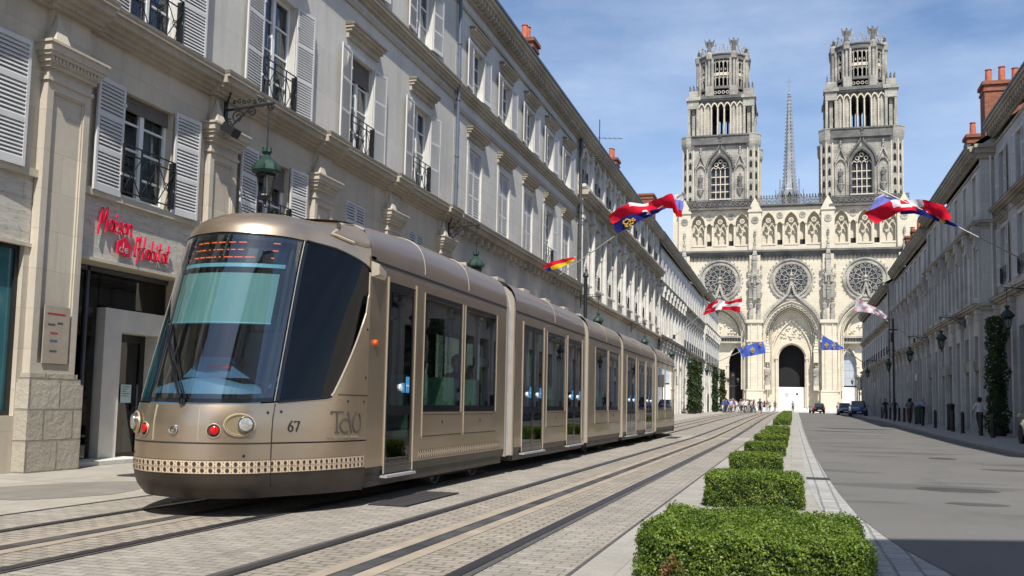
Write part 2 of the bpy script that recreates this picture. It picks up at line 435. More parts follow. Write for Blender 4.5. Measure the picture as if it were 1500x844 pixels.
# ------------------------------------------------------------------ facades
def FR(side, X0):        # u along the street, v up, n out of the wall
    return lambda u, v, n: (X0 + n*side, u, v)
def FE(Y0):              # wall facing the camera end of the street: u = X, n = -Y
    return lambda u, v, n: (u, Y0 - n, v)

def arc(uc, a, vs, h, n=10):
    """round or pointed arch from left spring to right spring"""
    if h <= a*1.02:
        return [(uc - a*math.cos(PI*i/n), vs + h*math.sin(PI*i/n)) for i in range(n+1)]
    Rr = (a*a + h*h)/(2*a); cx = Rr - a; t1 = math.asin(min(1, h/Rr)); k = n//2
    L = [(uc + cx - Rr*math.cos(t1*i/k), vs + Rr*math.sin(t1*i/k)) for i in range(k+1)]
    return L + [(2*uc - u, v) for u, v in L[-2::-1]]

def wall(mb, u0, u1, v0, v1, ops, depth=.25):
    """sheet with openings; op = (u0,u1,v0,v1) or (uc,a,v0,vs,h) arched"""
    rects = []
    for o in ops:
        rects.append((o[0]-o[1], o[0]+o[1], o[2], o[3]+o[4]) if len(o) == 5 else o[:4])
    us = sorted({u0, u1} | {min(max(r[i], u0), u1) for r in rects for i in (0, 1)})
    vs = sorted({v0, v1} | {min(max(r[i], v0), v1) for r in rects for i in (2, 3)})
    for a, b in zip(vs, vs[1:]):
        run = None
        for c, d in zip(us, us[1:]):
            cu, cv = (c+d)/2, (a+b)/2
            if any(r[0] < cu < r[1] and r[2] < cv < r[3] for r in rects):
                if run is not None: mb.quad((run, a, 0), (c, a, 0), (c, b, 0), (run, b, 0)); run = None
            elif run is None: run = c
        if run is not None: mb.quad((run, a, 0), (u1, a, 0), (u1, b, 0), (run, b, 0))
    for o, r in zip(ops, rects):
        if len(o) == 5:
            A = arc(o[0], o[1], o[3], o[4], 12); k = len(A)//2; top = o[3]+o[4]
            mb.poly([(A[0][0], top, 0)] + [(u, v, 0) for u, v in A[:k+1]][::-1])
            mb.poly([(A[-1][0], top, 0)] + [(u, v, 0) for u, v in A[k:]])
            path = [(r[0], o[2])] + A + [(r[1], o[2])]
        else:
            path = [(r[0], r[2]), (r[0], r[3]), (r[1], r[3]), (r[1], r[2])]
        path.append(path[0])
        for p, q in zip(path, path[1:]):
            mb.quad((p[0], p[1], 0), (q[0], q[1], 0), (q[0], q[1], -depth), (p[0], p[1], -depth))

def shutter(T, hinge, s, wd, v0, v1, ang=5, pitch=.06, th=.038):
    ca, sa = math.cos(R(ang)), math.sin(R(ang))
    def T2(d, v, t):
        return T(hinge + s*(d*ca - t*sa), v, .045 + d*sa + t*ca)
    mb = MB(T2)
    mb.box(0, .055, v0, v1, 0, th); mb.box(wd-.055, wd, v0, v1, 0, th)
    H = v1 - v0; rails = [0, .36, .67, 1] if H > 1.8 else [0, 1]
    rh = .075
    for i, k in enumerate(rails):
        c = v0 + H*k; a = c if i == 0 else (c - rh if k == 1 else c - rh/2)
        mb.box(.055, wd-.055, a, a + rh*(1.5 if i == 0 else 1), .002, th-.002)
    for i in range(len(rails)-1):
        a = v0 + H*rails[i] + rh*(1.5 if i == 0 else .5); b = v0 + H*rails[i+1] - rh*(1 if rails[i+1] == 1 else .5)
        n = max(3, int((b-a)/pitch)); st = (b-a)/n
        for k in range(n):
            z = a + k*st
            mb.hexa([(.055, z, .034), (wd-.055, z, .034), (wd-.055, z+st*.25, .034), (.055, z+st*.25, .034),
                     (.055, z+st*.7, .004), (wd-.055, z+st*.7, .004), (wd-.055, z+st*.92, .004), (.055, z+st*.92, .004)])
    mb.box(-.01, .05, v0+H*.2, v0+H*.2+.05, th, th+.02); mb.box(-.01, .05, v0+H*.82, v0+H*.82+.05, th, th+.02)
    return mb

def railing(T, u0, u1, v0, v1, n=.08):
    mb = MB(T); t = .011
    for v in (v0+.03, v1-.16, v1): mb.box(u0, u1, v-t, v+t, n-t, n+t)
    k = max(2, round((u1-u0)/.5)); w_ = (u1-u0)/k
    for i in range(k+1): mb.box(u0+i*w_-t, u0+i*w_+t, v0, v1+.01, n-t*1.2, n+t*1.2)
    for i in range(k):
        a, b = u0+i*w_, u0+(i+1)*w_
        for p, q in (((a, v0+.03), (b, v1-.16)), ((b, v0+.03), (a, v1-.16))):
            mb.hexa([(p[0]-.009, p[1], n-.006), (p[0]+.009, p[1], n-.006), (q[0]+.009, q[1], n-.006), (q[0]-.009, q[1], n-.006),
                     (p[0]-.009, p[1], n+.006), (p[0]+.009, p[1], n+.006), (q[0]+.009, q[1], n+.006), (q[0]-.009, q[1], n+.006)])
        c = (a+b)/2; m_ = (v0+v1-.13)/2
        mb.band(arc(c, .07, m_, .07, 10)+arc(c, -.07, m_, -.07, 10)[1:-1], arc(c, .055, m_, .055, 10)+arc(c, -.055, m_, -.055, 10)[1:-1], n-.005, n+.005, True)
    mb.box(u0-.02, u0+.02, v0, v1, -.02, n); mb.box(u1-.02, u1+.02, v0, v1, -.02, n)
    return mb

def casement(T, u0, u1, v0, v1, rows=4, d=-.2, fw=.06):
    mb = MB(T); uc = (u0+u1)/2
    mb.box(u0, u0+fw, v0, v1, d, d+.06); mb.box(u1-fw, u1, v0, v1, d, d+.06)
    mb.box(u0+fw, u1-fw, v1-fw, v1, d, d+.06); mb.box(u0+fw, u1-fw, v0, v0+fw*1.6, d, d+.06)
    mb.box(uc-.055, uc+.055, v0+fw*1.6, v1-fw, d+.005, d+.075)
    for i in range(1, rows):
        v = v0 + (v1-v0)*i/rows
        mb.box(u0+fw, uc-.055, v-.018, v+.018, d+.01, d+.05); mb.box(uc+.055, u1-fw, v-.018, v+.018, d+.01, d+.05)
    return mb

def hood(T, u0, u1, v, p=.24, m='trim'):
    mb = MB(T)
    mb.box(u0+.06, u1-.06, v-.34, v-.17, 0, p*.3)
    mb.box(u0+.03, u1-.03, v-.17, v-.09, 0, p*.7); mb.box(u0, u1, v-.09, v-.02, 0, p)
    mb.mi = 1; mb.hexa([(u0-.02, v-.02, 0), (u1+.02, v-.02, 0), (u1+.02, v-.02, p+.03), (u0-.02, v-.02, p+.03),
             (u0-.02, v+.09, 0), (u1+.02, v+.09, 0), (u1+.02, v+.04, p+.03), (u0-.02, v+.04, p+.03)])
    return mb

def surround(T, u0, u1, v0, v1, w_=.16, n=.045):
    mb = MB(T)
    mb.box(u0-w_, u0, v0, v1+w_, 0, n); mb.box(u1, u1+w_, v0, v1+w_, 0, n); mb.box(u0, u1, v1, v1+w_, 0, n)
    return mb

def window(b, T, uc, v0, v1, w_=1.4, style='open', rows=4, rail=False, blindh=0, hoodv=None, sw=.72, pitch=.06, near=False, hoodm='trim', seed=0, sur=.14, lab=None):
    """window of building b; children: pane, shutters, railing, blind, hood"""
    r = random.Random(seed)
    u0, u1 = uc-w_/2, uc+w_/2; at = T(uc, v0, 0)
    f = casement(T, u0, u1, v0, v1, rows).build('window', M['white'], b, at)
    if near:
        g = MB(T); g.box(u0+.03, u1-.03, v0+.05, v1-.03, -.19, -.182); g.build('pane', M['glassw'], f)
        bk = MB(T); bk.box(u0-.25, u1+.25, v0-.1, v1+.1, -.95, -.9); bk.box(u0-.24, u1+.24, v0-.1, v0-.06, -.9, -.28)
        bk.box(u0-.24, u1+.24, v1+.05, v1+.1, -.9, -.28); bk.box(u0-.25, u0-.2, v0-.05, v1+.05, -.9, -.28); bk.box(u1+.2, u1+.25, v0-.05, v1+.05, -.9, -.28)
        bk.build('room', M['darkgap'], f)
        cu = MB(T)
        for s in (-1, 1):
            e = uc + s*(w_/2-.04); pts = []
            for i in range(13):
                d = i/12*w_*(.26 + .1*r.random()); pts.append((e - s*d, -.33 + .035*math.sin(i*1.9)))
            cu.grid([[(u, v0+.1, n) for u, n in pts], [(u, v1-.08, n) for u, n in pts]])
        cu.build('curtain', M['curtain'], f)
    else:
        g = MB(T); g.box(u0+.02, u1-.02, v0+.03, v1-.02, -.215, -.185); g.build('pane', M['pane'], f)
    if blindh: 
        bl = MB(T); nb = int(blindh/.05)
        for i in range(nb): bl.box(u0+.01, u1-.01, v1-blindh*(i+1)/nb+.004, v1-blindh*i/nb, -.135, -.115+.004*(i % 2))
        bl.box(u0+.01, u1-.01, v1-blindh-.05, v1-blindh, -.14, -.1)
        bl.build('blind', M['blind'], f)
    if style == 'open':
        for s, h in ((-1, u0), (1, u1)):
            shutter(T, h, s, sw, v0-.03, v1+.03, 3 + 4*r.random(), pitch).build('shutter', M['shutter'], f)
    elif style == 'closed':
        for s, h in ((1, u0+.01), (-1, u1-.01)):
            sm = shutter(lambda u, v, n: T(u, v, n-.12), h, s, w_/2-.015, v0+.02, v1-.02, 0, pitch); sm.build('shutter', M['shutter'], f)
    if rail: railing(T, u0-.0, u1+.0, v0+.06, v0+rail, .1).build('railing', M['iron'], f)
    if sur: surround(T, u0, u1, v0, v1, sur, .03).build('surround', M['pale'], f)
    if hoodv: hood(T, u0-.32, u1+.32, hoodv).build('hood', [M[hoodm], M['lichen']], f)
    return f

def strip(mb, u0, u1, prof):          # prof: (v0, v1, n)
    for v0, v1, n in prof: mb.box(u0, u1, v0, v1, -.01, n)

def pilaster(b, T, uc, w_=.95, base=1.5, top=6.05, m='ashlar', near=True, cap=True):
    u0, u1 = uc-w_/2, uc+w_/2; mb = MB(T)
    n0 = .14
    mb.box(u0, u1, base, top, -.01, n0-.05)
    if near:
        e = .13
        mb.box(u0, u0+e, base, top, n0-.05, n0); mb.box(u1-e, u1, base, top, n0-.05, n0)
        mb.box(u0+e, u1-e, top-.14, top, n0-.05, n0); mb.box(u0+e, u1-e, base, base+.16, n0-.05, n0)
        g = .03
        mb.box(u0+e, u0+e+g, base+.16, top-.14, n0-.05, n0-.022); mb.box(u1-e-g, u1-e, base+.16, top-.14, n0-.05, n0-.022)
        mb.box(u0+e+g, u1-e-g, top-.14-g, top-.14, n0-.05, n0-.022)
    mb.box(u0+.05, u1-.05, top+.62, 7.2, -.01, .1)
    o = mb.build('pilaster', M[m], b, T(uc, base, 0))
    mb = MB(T)
    for v0, v1, e, n in ((top, top+.06, .03, .17), (top+.06, top+.2, .0, .145), (top+.2, top+.27, .05, .2), (top+.27, top+.36, .09, .24),
                         (top+.36, top+.42, .13, .28), (top+.42, top+.54, .16, .31), (top+.54, top+.58, .19, .34)):
        mb.box(u0-e, u1+e, v0, v1, -.01, n)
    if near:
        for i in range(14): 
            x = u0-.08+(w_+.14)*i/14; mb.box(x, x+.04, top+.29, top+.355, .24, .262)
    # little stone obelisk on the outer corner of the cap
    for uu in (u0+.1,):
        q = .16; c = (uu, top+.58, .22)
        pts = [(uu-q, top+.58, .1), (uu+q, top+.58, .1), (uu+q, top+.58, .3), (uu-q, top+.58, .3)]; ap = (uu+.02, top+1.12, .14)
        i0 = [mb.P(p) for p in pts]; ia = mb.P(ap)
        for k in range(4): mb.face((i0[k], i0[(k+1) % 4], ia))
    mb.build('capital', M[m], o)
    mb = MB(T)
    if base > 1:
        mb.box(u0-.1, u1+.1, -.05, base-.16, -.01, .24); mb.box(u0-.07, u1+.07, base-.16, base-.08, -.01, .21)
        mb.box(u0-.03, u1+.03, base-.08, base, -.01, .18)
        mb.build('base_block', M['rough'], o)
    return o

def eave(T, u0, u1, v, near=True, step=.36, m='trim'):
    mb = MB(T)
    strip(mb, u0, u1, [(v-1.1, v-1.0, .07), (v-.62, v-.5, .12), (v-.28, v-.14, .44), (v-.14, v, .54)])
    n = int((u1-u0)/step)
    for i in range(n):
        x = u0 + (u1-u0)*(i+.3)/n; mb.box(x, x+step*.45, v-.5, v-.28, -.01, .38)
        if near: mb.box(x+.02, x+step*.45-.02, v-.56, v-.5, .12, .28)
    return mb

def shell(b, side, X0, u0, u1, eav, depth=11, rise=3.6, base=-.3, name='roof', gable=True):
    """side, back walls and pitched slate roof behind a facade"""
    x0, x1 = X0, X0 - side*depth
    mb = MB()
    for y in (u0, u1):
        mb.poly([(x0, y, base), (x1, y, base), (x1, y, eav), (x0, y, eav)])
        mb.poly([(x0, y, eav-.01), (x1, y, eav-.01), ((x0+x1)/2, y, eav+rise)])
    mb.quad((x1, u0, base), (x1, u1, base), (x1, u1, eav), (x1, u0, eav))
    mb.build('gable_wall', M['render'], b, fix=False)
    mb = MB(); xm = (x0+x1)/2; xo = X0 + side*.52
    mb.quad((xo, u0-.02, eav-.05+.02), (xo, u1+.02, eav-.03), (xm, u1+.02, eav+rise+.05), (xm, u0-.02, eav+rise+.05))
    mb.quad((x1, u0-.02, eav-.03), (x1, u1+.02, eav-.03), (xm, u1+.02, eav+rise+.05), (xm, u0-.02, eav+rise+.05))
    r = mb.build('roof', M['slate'], b, fix=False)
    mb = MB(FR(side, X0)); mb.box(u0, u1, eav, eav+.12, .42, .58); mb.build('gutter', M['castiron'], r)
    return r

def chimney(r, x0, x1, y0, y1, z0, z1, pots, m='brick'):
    mb = MB(); mb.box(x0, x1, y0, y1, z0, z1-.55)
    mb.box(x0-.06, x1+.06, y0-.06, y1+.06, z1-.55, z1-.42); mb.box(x0-.02, x1+.02, y0-.02, y1+.02, z1-.42, z1-.2); mb.box(x0-.12, x1+.12, y0-.12, y1+.12, z1-.2, z1)
    c = mb.build('chimney', M[m], r)
    along = abs(x1-x0) > abs(y1-y0)
    for i in range(pots):
        k = (i+.5)/pots; px = x0+(x1-x0)*k if along else (x0+x1)/2; py = (y0+y1)/2 if along else y0+(y1-y0)*k
        mb = MB(); h = .85+.12*(i % 2); mb.lathe([(.19, 0), (.17, h*.75), (.15, h*.95), (.19, h*.96), (.19, h)], (px, py, z1), 10)
        mb.build('chimney_pot', M['pot'], c, smooth=True)

def drainpipe(b, side, X0, u, v0, v1, m='drainblue', n=.14, r=.06):
    T = FR(side, X0); mb = MB(); mb.tube([T(u, v0, n), T(u, v1, n)], r, 10)
    for k in range(int((v1-v0)/2)+1):
        v = v0 + k*2; mb.tube([T(u, v, n), T(u, v+.07, n)], r+.02, 10); 
    mb.build('drainpipe', M[m], b, smooth=True)

# ---------- left one: the house with the corner shop
def house_shop():
    X0 = -11.2; T = FR(1, X0); sp = 4.37; U0, U1 = -5.2, 30.7
    b = thing('terraced_house', (X0, 13, 0), 'cream stone house with open grey louvred shutters, scrolled lantern and the shop with red handwriting', 'house', 'houses along the left side of the street')
    cs = [14.55 + sp*k for k in range(-4, 4)]; ps = [12.43 + sp*k for k in range(-4, 5)]
    ops = []
    for c in cs:
        k = round((c-14.55)/sp)
        ops.append((c-.72, c+.72, 7.7, 10.35)); ops.append((c-.72, c+.72, 12.55, 14.4))
        if k in (0, 1, -1, -2, -3, -4): ops.append((c-.72, c+.72, 4.6, 6.5))
        else: ops.append((c-.6, c+.6, 5.8, 6.45))
        ops.append((c-1.66, c+1.66, -.1 if k >= 0 else .85, 3.45))
    mb = MB(T); wall(mb, U0, U1, 4.5, 7.3, [o for o in ops if 4.5 < o[2] < 7.3], .27)
    wall(mb, U0, U1, -.3, 3.47, [o for o in ops if o[2] < 2], .7)
    mb.build('ground_floor_wall', M['ashlar'], b, fix=False)
    mb = MB(T); wall(mb, U0, U1, 7.3, 15.9, [o for o in ops if o[2] > 7.3], .27)
    wa = mb.build('upper_wall', M['render'], b, fix=False)
    mb = MB(T)
    for p, q in zip([U0-.47]+ps, ps+[U1+.47]): mb.box(max(U0, p+.47), min(U1, q-.47), 3.47, 4.5, -.3, -.02 if True else 0)
    mb.build('fascia_band', M['travertine'], b)
    mb = MB(T)
    for p, q in zip([U0-.47]+ps, ps+[U1+.47]): mb.box(max(U0, p+.47), min(U1, q-.47), 4.5, 4.62, -.05, .07); mb.box(max(U0, p+.47), min(U1, q-.47), 3.42, 3.475, -.05, .03)
    mb.build('sill_course', M['ashlar'], b)
    mb = MB(T)
    prof = [(7.2, 7.26, .1), (7.26, 7.34, .17), (7.34, 7.42, .26), (7.42, 7.54, .36), (7.54, 7.6, .42)]
    for v0, v1, n in prof:
        mb.box(U0, U1, v0, v1, -.01, n)
        for p in ps: mb.box(p-.55, p+.55, v0, v1, n, n+.12)
    mb.mi = 1; mb.box(U0, U1, 7.6, 7.665, -.01, .43); [mb.box(p-.56, p+.56, 7.6, 7.665, .43, .55) for p in ps]
    mb.build('string_course', [M['trim'], M['lichen']], b)
    mb = MB(T); strip(mb, U0, U1, [(11.62, 11.78, .05), (11.95, 12.05, .1), (12.05, 12.13, .17), (12.13, 12.21, .24)]); mb.mi = 1; mb.box(U0, U1, 12.21, 12.28, -.01, .255); mb.build('upper_string_course', [M['trim'], M['lichen']], b)
    eave(T, U0, U1, 16.25).build('eaves_cornice', M['trim'], b)
    for p in ps: pilaster(b, T, p)
    for i, c in enumerate(cs):
        k = round((c-14.55)/sp); near = k >= -1
        window(b, T, c, 7.72, 10.35, 1.44, 'open', 4, .95, .0 if i % 2 else .55, 11.02, near=near, seed=i)
        window(b, T, c, 12.57, 14.4, 1.44, 'open', 3, .0, .0, 14.98, near=k >= 0, seed=i+20)
        if k <= 1: window(b, T, c, 4.62, 6.5, 1.44, 'open', 4, .92, .22 if k == 0 else .5, None, near=near, seed=i+40, sur=0)
        else:
            for s in (1, -1): shutter(lambda u, v, n: T(u, v, n-.1), c-.6*s, s, .59, 5.8, 6.45, 0, .075).build('louvred_vent', M['shutter'], b, T(c, 5.8, 0))
            mb = MB(T); mb.box(c-.6, c+.6, 5.8, 6.45, -.26, -.2); mb.build('vent_backing', M['darkgap'], b)
    # shop fronts
    for i, c in enumerate(cs):
        k = round((c-14.55)/sp)
        mb = MB(T)
        mb.box(c-2.1, c+2.1, -.3, 4.2, -3.1, -3.0); mb.box(c-2.1, c+2.1, 3.5, 3.6, -3, -.71); mb.box(c-2.1, c+2.1, -.29, -.02, -3, -.71)
        mb.box(c-2.12, c-2.08, 0, 3.5, -3, -.7); mb.box(c+2.08, c+2.12, 0, 3.5, -3, -.7)
        mb.build('shop_interior', M['darkgap'], b, T(c, 0, 0))
        if k < 0:
            f = MB(T); f.box(c-1.66, c+1.66, .85, .93, -.16, -.08); f.box(c-1.66, c+1.66, 3.37, 3.45, -.16, -.08)
            for u in (c-1.66, c-.04, c+1.58): f.box(u, u+.08, .93, 3.37, -.16, -.08)
            f = f.build('shop_window', M['iron'], b, T(c, .85, 0))
            g = MB(T); g.box(c-1.6, c+1.6, .9, 3.4, -.13, -.12); g.build('pane', M['teal'], f)
        elif k > 0:
            f = MB(T); f.box(c-1.6, c+1.6, 3.3, 3.45, -.5, -.42)
            for u in (c-1.62, c-.5, c+.45, c+1.54): f.box(u, u+.08, 0, 3.3, -.5, -.42)
            f = f.build('shop_window', M['iron'], b, T(c, 0, 0))
            g = MB(T); g.box(c-1.6, c+1.6, 0, 3.35, -.47, -.46); g.build('pane', M['shopglass'], f)
    # the shop bay seen left of the tram
    c = 14.55
    f = MB(T)
    for u in (13.02, 13.95): f.box(u, u+.06, 0, 3.45, -.68, -.6)
    f.box(12.95, 16.2, 3.36, 3.44, -.68, -.6)
    f = f.build('shop_window', M['zinc'], b, T(c, 0, 0))
    g = MB(T); g.box(13.05, 14.28, 0, 3.4, -.65, -.64); g.box(14.3, 16.2, 2.78, 3.4, -.65, -.64); g.build('pane', M['shopglass'], f)
    d = MB(T)
    d.box(14.34, 14.8, 0, 2.74, -.95, -.5); d.box(15.92, 16.36, 0, 2.74, -.95, -.5); d.box(14.8, 15.92, 2.33, 2.74, -.95, -.5)
    d = d.build('door_portal', M['marble'], b, T(15.3, 0, 0))
    s = MB(T); s.box(12.95, 15.2, -.02, .07, -.9, -.05); s.build('doorstep', M['pale'], d)
    q = MB(T); q.box(14.8, 14.93, 0, 2.33, -.9, -.84); q.box(15.79, 15.92, 0, 2.33, -.9, -.84); q.box(14.93, 15.79, 2.18, 2.33, -.9, -.84); q.box(14.93, 15.79, 0, .12, -.9, -.84)
    q = q.build('door', M['iron'], d)
    g = MB(T); g.box(14.93, 15.79, .12, 2.18, -.88, -.87); g.build('pane', M['shopglass'], q)
    g = MB(T); g.tube([(15.7, .9, -.8), (15.7, 1.4, -.8)], .018); g.box(15.69, 15.71, .95, .97, -.84, -.8); g.box(15.69, 15.71, 1.33, 1.35, -.84, -.8); g.build('handle', M['zinc'], q)
    # notices taped to the glass
    for u, v, w_, h, dd in ((13.12, 1.98, .34, .26, -.63), (13.12, 1.55, .34, .26, -.63), (13.12, 1.15, .2, .24, -.63), (15.3, 1.05, .3, .34, -.855)):
        n = MB(T); n.box(u, u+w_, v, v+h, dd, dd+.004); n = n.build('notice', M['notice'], f)
        t = MB(T)
        for r_ in range(5): t.box(u+.04, u+w_-.05-.05*(r_ % 3), v+h-.05-r_*.042, v+h-.038-r_*.042, dd+.0045, dd+.0055)
        t.build('printed_lines', M['ink'], n)
    shell(b, 1, X0, U0, U1, 16.25)
    drainpipe(b, 1, X0, 30.72, 7.6, 16.3)
    # plaque on the first pier
    pl = MB(T); pl.box(12.16, 12.7, 1.66, 2.55, .15, .165)
    pl = pl.build('plaque', M['plaque'], b)
    t = MB(T); t.box(12.22, 12.6, 2.42, 2.445, .1655, .168); t.build('red_heading', M['plred'], pl)
    for u, v, a in ((12.24, 2.25, .16), (12.44, 2.28, .12), (12.3, 2.12, .16), (12.3, 2.0, .16), (12.3, 1.84, .16)):
        t = MB(T); [t.box(u+a*j/6, u+a*(j+.7)/6, v, v+.028, .1655, .168) for j in range(6)]; t.build('small_print', M['plred' if v == 2.12 else ('plblue' if v == 2.0 else 'ink')], pl)
M['notice'] = mat('paper_notice', (.45,.6,.62), .7, 0, .05, 4)
M['ink'] = mat('grey_ink', (.06,.06,.07), .7, 0, .05, 4)
M['plaque'] = mat('plaque_glass', (.36,.31,.25), .25, 0, .1, 4)
M['plred'] = mat('red_print', (.35,.05,.03), .5, 0, .1, 4)
M['plblue'] = mat('blue_print', (.05,.1,.3), .5, 0, .1, 4)
house_shop()

# ---------- left two: ashlar house with five bays
def house_five():
    X0 = -11.2; T = FR(1, X0); U0, U1 = 30.74, 50.6; cs = [33.1+3.72*k for k in range(5)]
    b = thing('terraced_house', (X0, 40, 0), 'pale block house between two drainpipes, five bays of tall grey windows', 'house', 'houses along the left side of the street')
    ops = []
    for c in cs: ops += [(c-.72, c+.72, 7.7, 10.4), (c-.66, c+.66, 12.5, 14.2)]
    mb = MB(T); wall(mb, U0, U1, 7.3, 15.9, ops, .27); mb.build('upper_wall', M['block'], b, fix=False)
    mb = MB(T); gops = [(c-1.05, c+1.05, 0, 5.85) for c in cs]; wall(mb, U0, U1, -.3, 7.3, gops, .8); mb.build('ground_floor_wall', M['greystone'], b, fix=False)
    mb = MB(T)
    for c in cs: mb.box(c-1.05, c+1.05, 0, 4.7, -.6, -.5); 
    mb.build('shop_glazing', M['pane'], b)
    for c in cs:
        mb = MB(T); mb.box(c-1.05, c+1.05, 4.7, 4.95, -.62, -.3); mb.box(c-.05, c+.05, 4.95, 5.85, -.5, -.4); mb.build('transom', M['greystone'], b)
        mb = MB(T); mb.box(c-1.2, c+1.2, -.3, 6, -1.0, -.8); mb.build('shop_interior', M['darkgap'], b)
    mb = MB(T); strip(mb, U0, U1, [(5.95, 6.02, .06), (7.12, 7.2, .1), (7.2, 7.32, .2), (7.32, 7.5, .36), (7.5, 7.58, .44)])
    for i in range(26): u = U0+.3+i*.76; mb.box(u, u+.24, 7.0, 7.2, -.01, .26)
    mb.mi = 1; mb.box(U0, U1, 7.58, 7.65, -.01, .455)
    mb.build('string_course', [M['trim'], M['lichen']], b)
    for u in [31.25+3.72*k for k in range(6)]:
        m2 = MB(T); h = .34
        m2.box(u-h, u+h, -.1, .9, 0, .42); m2.lathe([(.3, 0), (.29, 3.9), (.27, 4.3)], (u, .9, .08), 14, axis=1)
        for v0, v1, e in ((5.2, 5.28, .36), (5.28, 5.42, .31), (5.42, 5.52, .38), (5.52, 5.72, .34), (5.72, 5.82, .42), (5.82, 5.95, .46)): m2.box(u-e, u+e, v0, v1, -.01, .08+e)
        for s in (-1, 1): m2.lathe([(.09, -.04), (.09, .36)], (u+s*.3, 5.6, .1), 10, axis=2)
        m2.build('column', M['ashlar'], b, T(u, 0, 0))
    mb = MB(T); strip(mb, U0, U1, [(11.35, 11.5, .06), (11.9, 12.0, .1), (12.0, 12.1, .18), (12.1, 12.17, .24)]); mb.mi = 1; mb.box(U0, U1, 12.17, 12.24, -.01, .255); mb.build('upper_string_course', [M['trim'], M['lichen']], b)
    eave(T, U0, U1, 16.25).build('eaves_cornice', M['trim'], b)
    for i, c in enumerate(cs):
        window(b, T, c, 7.72, 10.4, 1.44, 'open' if i == 3 else 'closed', 4, .0 if i != 3 else .9, 0, 11.05, pitch=.09, seed=i, sur=.2)
        window(b, T, c, 12.5, 14.2, 1.3, 'open', 3, 0, 0, 14.75, pitch=.09, seed=i+9)
    r = shell(b, 1, X0, U0, U1, 16.25)
    drainpipe(b, 1, X0, 50.55, 7.6, 16.4, 'castiron', .2, .09)
    chimney(r, -14.6, -13.5, 49.2, 50.4, 16.2, 21.1, 2)
house_five()

